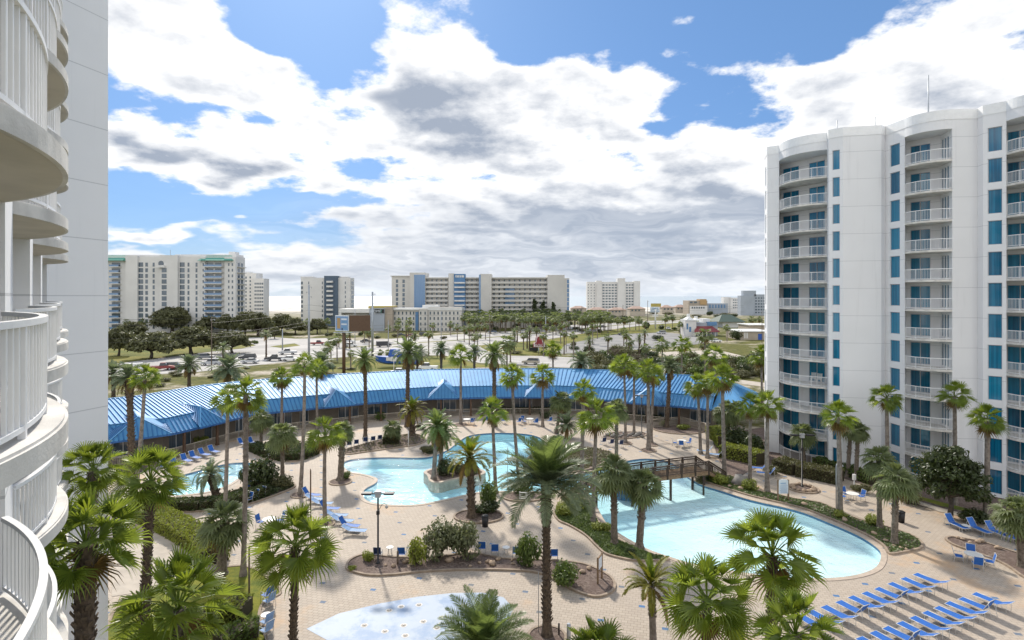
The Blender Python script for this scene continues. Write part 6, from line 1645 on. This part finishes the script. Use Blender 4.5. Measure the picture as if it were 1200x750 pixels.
# bins
for px, py, lb in [(568.5, 617, 'black litter bin at the round bed of the feather palm'), (1056, 612, 'black litter bin beside the bed at the pool end'), (1001, 573, 'white slim dispenser behind the table on the tower walk'), (869, 537, 'white bag-shaped bin at the hedge beyond the bridge')]:
    X, Y = G(px, py); wt = 'white' in lb; t = thing('litter_bin', lb, 'bin', (X, Y, 0)); m = MB()
    if 'dispenser' in lb: m.tube([(0, 0, 0), (0, 0, .9)], .05, 8); m.box((0, 0, 1.15), (.26, .2, .55)); m.build('body', MT['far_white'], t)
    else:
        m.tube([(0, 0, 0), (0, 0, .82)], [.24, .29], 14); m.build('body', MT['table_white' if wt else 'black'], t); m = MB(); m.tube([(0, 0, .82), (0, 0, .88), (0, 0, .96)], [.31, .31, .16], 14); m.build('lid', MT['table_white' if wt else 'black'], t)
X, Y = G(615, 587); m = MB()
for i in range(5): m.bar((-.5, 0, .2 + i * .14), (.5, 0, .2 + i * .14), .09, .04)
for s in (-.45, .45): m.bar((s, .04, 0), (s, .04, .85), .07)
o = m.build('slatted_screen', MT['far_white']); o.location = (X, Y, 0); tag(o, 'little white slatted screen in the small poolside bed', 'screen')
# plinth light columns by the small left pool
# ------------------------------------------------------------------ road signs, poles and wires
def pole(px, ytop, ybase, r, label, mt='galv', arms=0, name='utility_pole', group='poles along the roads'):
    X, Y = G(px, ybase); h = AZ(ytop, Y); t = thing(name, label, 'pole', (X, Y, 0), 0, group)
    m = MB(); m.tube([(0, 0, 0), (0, 0, h * .5), (0, 0, h)], [r, r * .85, r * .6], 8); m.build('shaft', MT[mt], t)
    for k in range(arms):
        m = MB(); z = h - .6 - k * 1.5; m.bar((-.9 if k % 2 else -.2, 0, z - .3), (.2 if k % 2 else .9, 0, z), .12)
        for s in (-.8, .8): m.tube([(s if (s < 0) == bool(k % 2) else s * .2, 0, z), (s if (s < 0) == bool(k % 2) else s * .2, 0, z - .5)], .09, 6)
        m.build('insulator_arm', MT['lamp_grey'], t)
    return (X, Y, h)
PP = {}
PP[0] = pole(362, 334, 416, .38, 'thick blue grey steel pole left of the billboard', 'galv', 3)
PP[1] = pole(436.5, 342, 417, .42, 'tall blue grey steel pole with insulators before the hotel', 'galv', 5)
PP[2] = pole(248, 371, 434, .14, 'thin wooden pole at the row of cars', 'pole_wood', 1)
pole(331, 386, 410, .25, 'short grey pole at the road bend'); pole(574, 368, 405, .16, 'thin dark pole on the highway beyond the bright palm', 'pole_wood', 1); pole(639.5, 370, 395.5, .22, 'grey pole behind the red roadside sign'); pole(663.5, 382, 413, .12, 'slim pole on the verge right of the red sign', 'pole_wood')
pole(682, 359, 391, .22, 'wooden pole beside the palms at the verge end', 'pole_wood', 1); pole(730, 357, 375, .3, 'distant pole before the white slab block', 'pole_wood', 1); pole(759, 352, 377, .25, 'distant pole left of the tall pole sign', 'pole_wood', 1); pole(893, 364, 402, .13, 'thin pole before the beige shed', 'pole_wood', 1); pole(455, 375, 411, .14, 'grey signal pole before the hotel tower'); pole(416, 362, 405, .16, 'grey pole right behind the billboard'); pole(517, 364, 401, .16, 'slim grey pole before the hotel wing')
PP[3] = (-150, 150, 12)
for i, (z, lb) in enumerate([(0.3, 'highest wire over the oaks'), (2.0, 'second wire over the oaks'), (5.5, 'middle wire over the oaks'), (6.6, 'lower wire over the oaks')]):
    m = MB(); chain = [(-140, 128, PP[2][2] - z + 1), (PP[2][0], PP[2][1], PP[2][2] - z * .8), (PP[0][0], PP[0][1], PP[0][2] - 6 - z), (PP[1][0], PP[1][1], PP[1][2] - 5 - z), (20, 250, 14 - z * .6), (120, 300, 14 - z * .6)]
    for a, b in zip(chain[:-1], chain[1:]):
        a, b = Vector(a), Vector(b); pts = []
        for k in range(13):
            f = k / 12; p = a.lerp(b, f); p.z -= 4 * f * (1 - f) * (b - a).length * .012; pts.append(p)
        m.tube(pts, .035, 3, 0, False)
    tag(m.build('overhead_wire', MT['cable']), lb, 'wire', 'overhead wires')
# billboard
X, Y = G(403, 437); bb = thing('billboard', 'double billboard on a brown post, pale blue picture to the left', 'billboard', (X, Y, 0))
zt, zb = AZ(369.5, Y), AZ(388, Y); m = MB(); m.tube([(0, 0, 0), (0, 0, zb - .2)], .42, 10); m.build('post', MT['wood_post'], bb)
m = MB(); m.box((-.1, -.1, zb - .35), (4.6, 1.0, .14)); m.build('catwalk', MT['far_grey'], bb)
def panel(name, p, q, mt):
    p, q = Vector(p), Vector(q); d = (q - p).normalized(); n = Vector((d.y, -d.x)) ; m = MB(); mid = (p + q) / 2
    m.box((mid.x, mid.y, (zt + zb) / 2), ((q - p).length, .22, zt - zb), math.atan2(d.y, d.x)); return m.build(name, MT[mt], bb), mid, d, n
f1, mid, d, n = panel('picture_panel', (-2.3, .9), (1.5, -1.0), 'sign_white')
m = MB(); rzp = math.atan2(d.y, d.x)
def on(u, z, w, h, mi, k): c = mid + d * u + n * (.12 + k * .01); m.box((c.x, c.y, zb + z), (w, .02, h), rzp, mi)
on(0, 1.9, 3.9, 3.4, 0, 0); on(-1.0, 1.9, 1.0, 2.6, 1, 1); on(.7, 2.9, 1.7, .4, 2, 1); on(.9, 2.3, 1.6, .3, 3, 1); on(.7, 1.7, 1.7, .34, 2, 1); on(.9, .9, 1.4, .6, 3, 1); on(.1, .5, .3, .5, 4, 2)
m.build('picture', [MT['sling_pale'], MT['orange'], MT['sign_white'], MT['sign_blue'], MT['black']], f1)
panel('back_panel', (1.6, -1.0), (6.2, .9), 'wood_post')
# red hat shaped roadside sign
X, Y = G(632, 415); rs = thing('roadside_sign', 'red roadside sign with a white hat outline and lettering on a post', 'sign', (X, Y, 0), .15)
zb, zt = AZ(407, Y), AZ(393.5, Y); hh = zt - zb
m = MB(); m.tube([(-.2, 0, 0), (-.2, 0, zb)], .14, 8); m.build('post', MT['galv'], rs)
def hatpts(s, dx=0): return [(-1.9 * s + dx, 0), (1.9 * s + dx, 0), (1.9 * s + dx, hh * .34 * s), (1.25 * s + dx, hh * .42 * s), (1.0 * s + dx, hh * .86 * s), (.55 * s + dx, hh * s), (-.55 * s + dx, hh * s), (-1.0 * s + dx, hh * .86 * s), (-1.25 * s + dx, hh * .42 * s), (-1.9 * s + dx, hh * .34 * s)]
def plate(m, pts, y0, y1, mi):
    k = len(pts); m.add([(p[0], y0, zb + p[1]) for p in pts] + [(p[0], y1, zb + p[1]) for p in pts], [tuple(range(k)), tuple(range(k, 2 * k))[::-1]] + [(i, k + i, k + (i + 1) % k, (i + 1) % k) for i in range(k)], mi)
m = MB(); plate(m, hatpts(1.0), 0, .9, 0); plate(m, [(p[0] * .96, p[1] + .04 * hh) for p in hatpts(.97)], -.05, -.005, 1); plate(m, [(p[0] * .8, p[1] * .86 + .1 * hh) for p in hatpts(.95)], -.09, -.055, 0); sf = m.build('sign_body', [MT['sign_red'], MT['far_white']], rs)
o = text("Arby's", 1.15, 'far_white', (0, -.12, zb + hh * .2), sf)
m = MB(); m.box((-2.0, .2, zb - .6), (2.3, .3, 1.1)); m.build('reader_board', MT['black'], rs)
# tall pole sign
X, Y = G(768, 386); ps = thing('pole_sign', 'tall pole sign with a yellow top panel and pale blue panel under it', 'sign', (X, Y, 0))
m = MB(); m.tube([(0, 0, 0), (0, 0, AZ(362, Y))], .45, 8); m.build('post', MT['far_white'], ps)
m = MB(); w = AX(773.5, Y) - AX(762.3, Y); m.box((-.3, 0, (AZ(360, Y) + AZ(366, Y)) / 2), (w, .6, AZ(360, Y) - AZ(366, Y))); sf = m.build('sign_face', MT['sign_white'], ps); text("JIM'S", 2.0, 'far_blue', (-.3, -.34, AZ(362.2, Y)), sf); m = MB(); m.box((-.3, -.32, AZ(364.6, Y)), (w * .9, .05, .3)); m.build('stripe', MT['far_blue'], sf)
m = MB(); m.box((.3, 0, (AZ(355.6, Y) + AZ(359.6, Y)) / 2), (w * 1.05, .5, AZ(355.6, Y) - AZ(359.6, Y))); m.build('top_panel', MT['yellow'], ps)
m = MB(); m.box((0, 0, AZ(369.7, Y)), (3.0, .5, 1.3)); m.build('lower_panel', MT['far_white'], ps)

# blue boat on the grass
X, Y = G(464, 430.5); bt = thing('boat', 'blue boat with a white sign standing on the grass behind the roof', 'boat', (X, Y, .7), -.1); bt.scale = (1.12, 1.12, 1.12)
m = MB(); secs = []
for k in range(11):
    f = k / 10; x = -4.9 + 9.8 * f; wd = 1.35 * (1 - (max(0, .35 - f) / .35) ** 2 * .97) ; zk = .9 * (max(0, .35 - f) / .35) ** 2; ztp = 1.9 + .45 * max(0, .3 - f)
    secs.append([(x, -wd, ztp), (x, -wd * .85, zk + .5), (x, 0, zk), (x, wd * .85, zk + .5), (x, wd, ztp)])
for a, b in zip(secs[:-1], secs[1:]): m.add(a + b, [(i, i + 1, 6 + i, 5 + i) for i in range(4)] + [(0, 5, 9, 4)], 0, False)
m.add(secs[-1], [(0, 1, 2, 3, 4)]); m.build('hull', MT['cobalt'], bt)
m = MB(); m.add([(-1.6, -1.0, 2.0), (1.8, -1.0, 2.0), (1.8, 1.0, 2.0), (-1.6, 1.0, 2.0), (-1.2, -.8, 3.7), (.6, -.8, 3.7), (.6, .8, 3.7), (-1.2, .8, 3.7)], [(0, 1, 5, 4), (1, 2, 6, 5), (2, 3, 7, 6), (3, 0, 4, 7), (4, 5, 6, 7)]); m.build('cabin', MT['cobalt'], bt)
m = MB(); m.box((-.2, -1.42, 1.45), (3.4, .06, .8)); m.build('name_board', MT['far_white'], bt)
X, Y = G(461.5, 436); m = MB(); m.box((0, 0, 1.9), (.14, .14, 3.8)); m.box((0, -.02, 3.2), (1.5, .12, 1.1)); o = m.build('small_sign', MT['far_white']); o.location = (X, Y, 0); tag(o, 'small white sign on a post in front of the blue boat', 'sign')

# ------------------------------------------------------------------ cars
PROF = {  # half side outlines: (x, z) body, glass house
    'sedan': ([(-2.3, .35), (2.3, .35), (2.32, .7), (1.2, .92), (.75, .95), (-1.3, .98), (-2.2, .92), (-2.33, .65)], [(1.0, .93), (.35, 1.42), (-.9, 1.42), (-1.6, .97)], 4.6),
    'suv': ([(-2.35, .4), (2.35, .4), (2.38, .85), (1.3, 1.08), (.9, 1.1), (-2.2, 1.12), (-2.38, .8)], [(1.05, 1.09), (.5, 1.72), (-2.0, 1.72), (-2.28, 1.1)], 4.7),
    'pickup': ([(-2.8, .5), (2.7, .5), (2.72, .95), (1.4, 1.18), (.9, 1.2), (-.7, 1.22), (-.75, 1.12), (-2.8, 1.12)], [(1.15, 1.19), (.6, 1.85), (-.5, 1.85), (-.72, 1.2)], 5.5),
    'van': ([(-2.8, .4), (2.6, .4), (2.65, .9), (2.3, 1.15), (1.6, 1.2), (1.1, 2.05), (-2.75, 2.1), (-2.82, .7)], [(1.75, 1.22), (1.28, 1.85), (.5, 1.85), (.5, 1.22)], 5.4)}
def car_meshes(kind):
    b, g, L = PROF[kind]; W2 = .9
    def shell(pts, w0, w1, zsplit, inset=0):
        m = MB(); k = len(pts); f = lambda p: w0 if p[1] <= zsplit else w1
        m.add([(p[0], -f(p), p[1]) for p in pts] + [(p[0], f(p), p[1]) for p in pts], [tuple(range(k)), tuple(range(k, 2 * k))[::-1]] + [(i, k + i, k + (i + 1) % k, (i + 1) % k) for i in range(k)], 0); return m
    body = shell(b, W2, W2 * .93, .86)
    gl = shell(g, W2 * .9, W2 * .74, 1.25)
    roof = MB(); zr = max(p[1] for p in g); xs = [p[0] for p in g if p[1] > zr - .01]
    roof.box(((xs[0] + xs[-1]) / 2, 0, zr + .025), (abs(xs[0] - xs[-1]) + .1, W2 * 1.5, .06))
    wh = MB(); wh.tube([(0, -.11, 0), (0, .11, 0)], .34, 12); wh.tube([(0, -.125, 0), (0, .125, 0)], .19, 8, 1)
    hl = MB(); hl.box((0, 0, 0), (.08, .34, .14))
    return body, gl, roof, wh, hl, L
CM = {}
def car(kind, color, px, py, rz, label, Z=None):
    X, Y = G(px, py); t = thing('parked_car' if kind != 'pickup' else 'pickup_truck', label, 'van' if kind == 'van' else ('truck' if kind == 'pickup' else 'car'), (X, Y, .05), math.radians(rz), 'vehicles on the roads')
    if kind not in CM:
        b, g, r, w, h, L = car_meshes(kind); CM[kind] = (b, g.mesh('windows', MT['car_glass']), r, w.mesh('wheel', [MT['tyre'], MT['car_silver']]), h.mesh('headlight', MT['sign_white']), L)
    b, g, r, w, h, L = CM[kind]
    if (kind, color) not in CM: CM[(kind, color)] = (b.mesh('body', MT['car_' + color]), r.mesh('roof', MT['car_' + color]))
    bm_, rm = CM[(kind, color)]
    link('body', bm_, t); link('windows', g, t); link('roof', rm, t) if kind != 'van' else None
    wb = L * .29
    for sx in (-1, 1):
        for sy in (-1, 1):
            o = link('wheel', w, t); o.location = (sx * wb, sy * .82, .34)
            if sx == 1: o2 = link('headlight', h, t); o2.location = (L * .503, sy * .62, .72 if kind == 'sedan' else .85)
for a in [('van', 'white', 152, 436, 205, 'white van in the row of cars behind the blue roof'), ('pickup', 'red', 191, 434, 20, 'red pickup at the left of the row of cars'), ('suv', 'dark', 205, 432.5, 20, 'dark car next to the red pickup'), ('suv', 'grey', 241, 421, 15, 'dark blue car farther back near the oaks'), ('suv', 'silver', 247, 428, 200, 'silver blue car at the thin wooden pole'), ('suv', 'grey', 256, 426, 200, 'grey car behind the silver blue one'), ('suv', 'dark', 290, 421.5, 190, 'dark car beside the oaks'), ('sedan', 'silver', 293, 426, 185, 'silver car in front of the dark car'), ('pickup', 'dark', 322, 423, 185, 'dark teal pickup in the left lane'), ('sedan', 'white', 340, 423, 5, 'white car behind the dark teal pickup'), ('pickup', 'silver', 337, 415.5, 190, 'pale blue pickup with open bed on the far lane'), ('pickup', 'red', 373, 404.5, 10, 'bright red pickup at the billboard'), ('suv', 'white', 387, 405, 170, 'white car right of the bright red pickup'), ('suv', 'white', 409, 402, 15, 'white car beyond the billboard, left'), ('sedan', 'white', 411, 406.5, 15, 'white car beyond the billboard, lower'), ('sedan', 'dark', 429, 401.5, 10, 'dark car in front of the hotel entrance'),
        ('van', 'dark', 450, 406.5, 25, 'dark van driving before the hotel tower'), ('sedan', 'white', 466, 439, 185, 'long white car just behind the blue roof ridge'), ('pickup', 'white', 500, 434, 175, 'white pickup just behind the blue roof ridge'), ('sedan', 'white', 600, 401, 195, 'white car alone on the highway'), ('suv', 'tan', 622, 427, 165, 'beige car on the frontage road under the red sign'), ('sedan', 'white', 546, 388, 10, 'white car parked by the hotel end'), ('sedan', 'blue', 577, 390, 185, 'blue white car on the highway left'), ('suv', 'white', 626, 382, 190, 'white car by the palm grove'), ('sedan', 'dark', 706, 384, 20, 'dark car on the far highway'), ('sedan', 'dark', 730, 393, 8, 'dark car parked in the car park'), ('suv', 'silver', 775, 391.5, 200, 'silver car at the car park bush'), ('sedan', 'white', 783, 386, 90, 'white car by the restaurant drive'), ('sedan', 'white', 839, 401, 20, 'white car parked behind the bare shrubs'), ('sedan', 'dark', 470, 394, 10, 'dark car parked left before the hotel wing'), ('sedan', 'red', 483, 394.5, 15, 'rust red car parked before the hotel wing'), ('suv', 'dark', 497, 393.5, 10, 'dark car parked right before the hotel wing')]:
    car(*a)
# beige fence in front of the veranda at the left
rl = railing('garden_fence', [G(212, 522), G(250, 512), G(285, 505), G(318, 500)], 0, 1.1, None, 'beige', gap=.16, pw=.045, post=1.8, rail=.07); tag(rl, 'beige picket fence under the left part of the blue eave', 'fence')
rl = railing('garden_fence', [G(762, 502), G(797, 498), G(826, 506), G(836, 516)], 0, 1.2, None, 'tan', gap=.2, pw=.05, post=1.8, rail=.07); tag(rl, 'tan picket fence at the right end of the veranda', 'fence')
SUN_E = 2.7; EXPO = .84; CLOUD_B = 6.6; SKY_TINT = (.40, .55, .78, 1)
# cloud banks: centre and radius as seen from the deck (photo pixels turned into azimuth and elevation), weight
CLOUDS = [(205, 45, 95, 62, .62), (290, 100, 60, 28, .35), (185, 165, 85, 34, .58), (280, 195, 95, 26, .50), (430, 125, 150, 46, .62), (555, 150, 110, 50, .60), (545, 55, 42, 45, .55), (460, 25, 25, 30, .35), (700, 115, 100, 38, .58), (625, 105, 60, 35, .45), (1000, 90, 170, 48, .62), (1130, 110, 130, 80, .6), (760, 185, 200, 40, .55), (600, 235, 210, 38, .50), (640, 300, 440, 48, .62), (840, 255, 160, 65, .55), (165, 276, 45, 10, .50), (285, 248, 18, 6, .4), (270, 312, 190, 12, .42), (680, 22, 34, 10, .40), (790, 28, 22, 8, .38), (905, 38, 30, 10, .35), (610, 40, 18, 8, .3),
    (400, 45, 60, 42, -.55), (380, 10, 50, 20, -.3), (760, 50, 190, 26, -.45), (800, 5, 200, 18, -.45), (900, 25, 110, 25, -.4), (330, 230, 70, 18, -.50), (200, 245, 85, 16, -.55), (220, 290, 100, 8, -.35), (350, 270, 70, 16, -.45), (320, 185, 55, 8, -.30), (790, 112, 42, 22, -.60), (875, 122, 40, 18, -.45), (770, 150, 40, 10, -.35), (140, 118, 40, 24, -.55), (420, 200, 50, 10, -.35), (560, 205, 60, 8, -.30), (700, 210, 60, 8, -.28), (480, 240, 60, 8, -.30), (1010, 120, 40, 10, -.35), (690, 160, 20, 10, -.3)]
GREYS = [(470, 115, 75, 36, .9), (550, 150, 65, 32, 1.0), (370, 108, 55, 24, .6), (235, 182, 60, 22, .9), (300, 207, 50, 14, .7), (185, 165, 35, 14, .6), (620, 270, 330, 30, .6), (800, 250, 140, 48, .75), (660, 262, 190, 28, .55), (1060, 110, 150, 50, .38), (640, 165, 60, 22, .45), (760, 165, 90, 16, .35), (470, 268, 130, 14, .4)]
CLOUDS += [(300, 60, 30, 14, -.35), (360, 80, 25, 12, -.25), (250, 135, 40, 8, -.3), (650, 60, 30, 12, -.3), (330, 140, 30, 8, -.25), (850, 95, 40, 12, -.3), (960, 60, 40, 10, -.25), (720, 55, 45, 10, .25), (640, 30, 45, 10, .3), (780, 65, 30, 8, .2), (170, 95, 30, 10, -.3), (230, 265, 40, 6, .3), (330, 262, 30, 6, .25), (360, 225, 30, 6, .3)]
# ------------------------------------------------------------------ sky, sun, camera
SUN_AZ, SUN_EL = math.radians(-20), math.radians(38)
w = bpy.data.worlds.new('World'); C.world = w; w.use_nodes = True
t = NT(w)
tc = t.n('ShaderNodeTexCoord').outputs['Generated']
xyz = t.xyz(tc)
sky = t.n('ShaderNodeTexSky', sky_type='NISHITA'); sky.sun_disc = False; sky.sun_elevation = SUN_EL; sky.sun_rotation = SUN_AZ; sky.air_density = 1.0; sky.dust_density = .6; sky.ozone_density = 2.0
n0 = t.noise
zc = t.math('MAXIMUM', xyz[2], 0.0)
inv = t.math('DIVIDE', 1.0, t.math('ADD', zc, .24))
cv = t.n('ShaderNodeCombineXYZ'); t.set(cv.inputs[0], t.math('MULTIPLY', xyz[0], inv)); t.set(cv.inputs[1], t.math('MULTIPLY', xyz[1], inv)); cv.inputs[2].default_value = 3.7
P = cv.outputs[0]
def shifted(v, off):
    a = t.n('ShaderNodeVectorMath', operation='ADD'); t.nt.links.new(v, a.inputs[0]); a.inputs[1].default_value = off; return a.outputs[0]
f1 = t.noise(P, 3.2, 10, .58)
f2 = t.noise(shifted(P, (-.03, .09, 0)), 3.2, 6, .58)
# azimuth and elevation, bent by noise so that the banks get ragged outlines
wn = t.n('ShaderNodeTexNoise'); wn.inputs['Scale'].default_value = 2.6; wn.inputs['Detail'].default_value = 3; t.nt.links.new(P, wn.inputs['Vector'])
wc = t.n('ShaderNodeSeparateColor'); t.nt.links.new(wn.outputs['Color'], wc.inputs[0])
az = t.math('MULTIPLY_ADD', t.math('SUBTRACT', wc.outputs[0], .5), .16, t.math('ARCTAN2', xyz[0], xyz[1]))
el = t.math('MULTIPLY_ADD', t.math('SUBTRACT', wc.outputs[1], .5), .10, t.math('ARCSINE', xyz[2]))
def blob(acc, px, py, rx, ry, wgt):
    a = math.atan((px - 600) / FOC); e = math.atan((HORY - py) / FOC * math.cos(a)); ra, re = rx / FOC * math.cos(a) ** 2 , ry / FOC * math.cos(a)
    dx = t.math('MULTIPLY_ADD', az, 1 / ra, -a / ra); dy = t.math('MULTIPLY_ADD', el, 1 / re, -e / re)
    d2 = t.math('MULTIPLY_ADD', dx, dx, t.math('MULTIPLY', dy, dy))
    g = t.math('EXPONENT', t.math('MULTIPLY', d2, -1.0))
    return t.math('MULTIPLY_ADD', g, wgt, acc)
backs = t.ramp(xyz[1], .30, -.35)
cov = t.math('MULTIPLY_ADD', backs, .40, -.08)
for b in CLOUDS: cov = blob(cov, *b)
gr = t.math('ADD', 0.0, 0.0)
for b in GREYS: gr = blob(gr, *b)
amp = t.math('MULTIPLY_ADD', t.ramp(xyz[2], .02, .24), 2.3, .9)      # broken clouds overhead, an even layer towards the horizon
dens = t.math('ADD', cov, t.math('MULTIPLY', t.math('SUBTRACT', f1, .5), amp))
mask = t.ramp(dens, -.03, .30)
fs = t.noise(P, 3.2, 3.0, .5)
body = t.ramp(t.math('ADD', cov, t.math('MULTIPLY', t.math('SUBTRACT', t.math('MULTIPLY_ADD', fs, .6, t.math('MULTIPLY', f1, .4)), .5), amp)), .08, .85)
lit = t.math('MULTIPLY', t.math('SUBTRACT', f1, f2), 2.2)
shade = t.math('ADD', t.math('MULTIPLY', gr, t.math('MULTIPLY_ADD', f1, .9, .35)), t.math('MULTIPLY_ADD', lit, 1.35, .07), None, True)
shade = t.math('MULTIPLY', shade, body)
fl = t.n('ShaderNodeCombineXYZ'); t.set(fl.inputs[0], t.math('MULTIPLY', az, 2.6)); t.set(fl.inputs[1], t.math('MULTIPLY', el, 30.0))
streak = t.noise(fl.outputs[0], 1.3, 6, .55)
CB = CLOUD_B
wh = t.math('MULTIPLY_ADD', backs, CB * .30, CB)      # clouds away from the sun are lit from the front
wcol = t.n('ShaderNodeCombineColor'); t.set(wcol.inputs[0], wh); t.set(wcol.inputs[1], wh); t.set(wcol.inputs[2], wh)
cc = t.mix(shade, wcol.outputs[0], (CB * .34, CB * .39, CB * .48, 1))
blue = t.mix(.55, t.mix(1.0, sky.outputs[0], SKY_TINT, 'MULTIPLY'), (1.05, 2.05, 3.6, 1))
col = t.mix(mask, blue, cc)
# even stratus towards the horizon, streaked along it
strat = blob(0.0, 690, 305, 330, 62, 1.0)
strat = blob(strat, 250, 325, 260, 22, .6)
strat = t.math('MULTIPLY', strat, t.math('MULTIPLY_ADD', backs, -1.0, 1.0), None, True)
scol = t.mix(t.ramp(streak, .34, .70), (CB * .36, CB * .42, CB * .52, 1), (CB * .72, CB * .76, CB * .82, 1))
col = t.mix(t.math('MULTIPLY', strat, .88), col, scol)
low = t.ramp(xyz[2], .035, -.01)
col = t.mix(t.math('MULTIPLY', low, .55), col, (CB * .78, CB * .84, CB * .92, 1))
bg = t.n('ShaderNodeBackground'); t.nt.links.new(col, bg.inputs[0]); bg.inputs[1].default_value = .1
o = t.n('ShaderNodeOutputWorld'); t.nt.links.new(bg.outputs[0], o.inputs[0])
w.cycles.sampling_method = 'MANUAL'; w.cycles.sample_map_resolution = 512

sd = bpy.data.lights.new('Sun', 'SUN'); sd.energy = SUN_E; sd.angle = math.radians(3.5); sd.color = (1.0, .93, .82)
so = bpy.data.objects.new('sun', sd); COL.objects.link(so)
dirv = Vector((-math.sin(SUN_AZ) * math.cos(SUN_EL), -math.cos(SUN_AZ) * math.cos(SUN_EL), -math.sin(SUN_EL)))
so.rotation_euler = dirv.to_track_quat('-Z', 'Y').to_euler(); so.location = (-40, 120, 90)

cd = bpy.data.cameras.new('Camera'); cam = bpy.data.objects.new('camera', cd); COL.objects.link(cam)
cd.sensor_width = 36; cd.sensor_fit = 'HORIZONTAL'; cd.lens = FOC / 1200 * 36; cd.shift_y = -(375 - HORY) / 1200; cd.clip_start = .1; cd.clip_end = 100000
cam.location = (0, 0, EYE); cam.rotation_euler = (PI / 2, 0, 0); C.camera = cam
vs = C.view_settings; vs.view_transform = 'Standard'; vs.look = 'None'; vs.exposure = EXPO; vs.gamma = 1; vs.use_curve_mapping = False
C.cycles.max_bounces = 7; C.cycles.diffuse_bounces = 3; C.cycles.transparent_max_bounces = 12; C.cycles.caustics_reflective = False; C.cycles.caustics_refractive = False
C.cycles.sample_clamp_indirect = 6; C.cycles.use_denoising = True
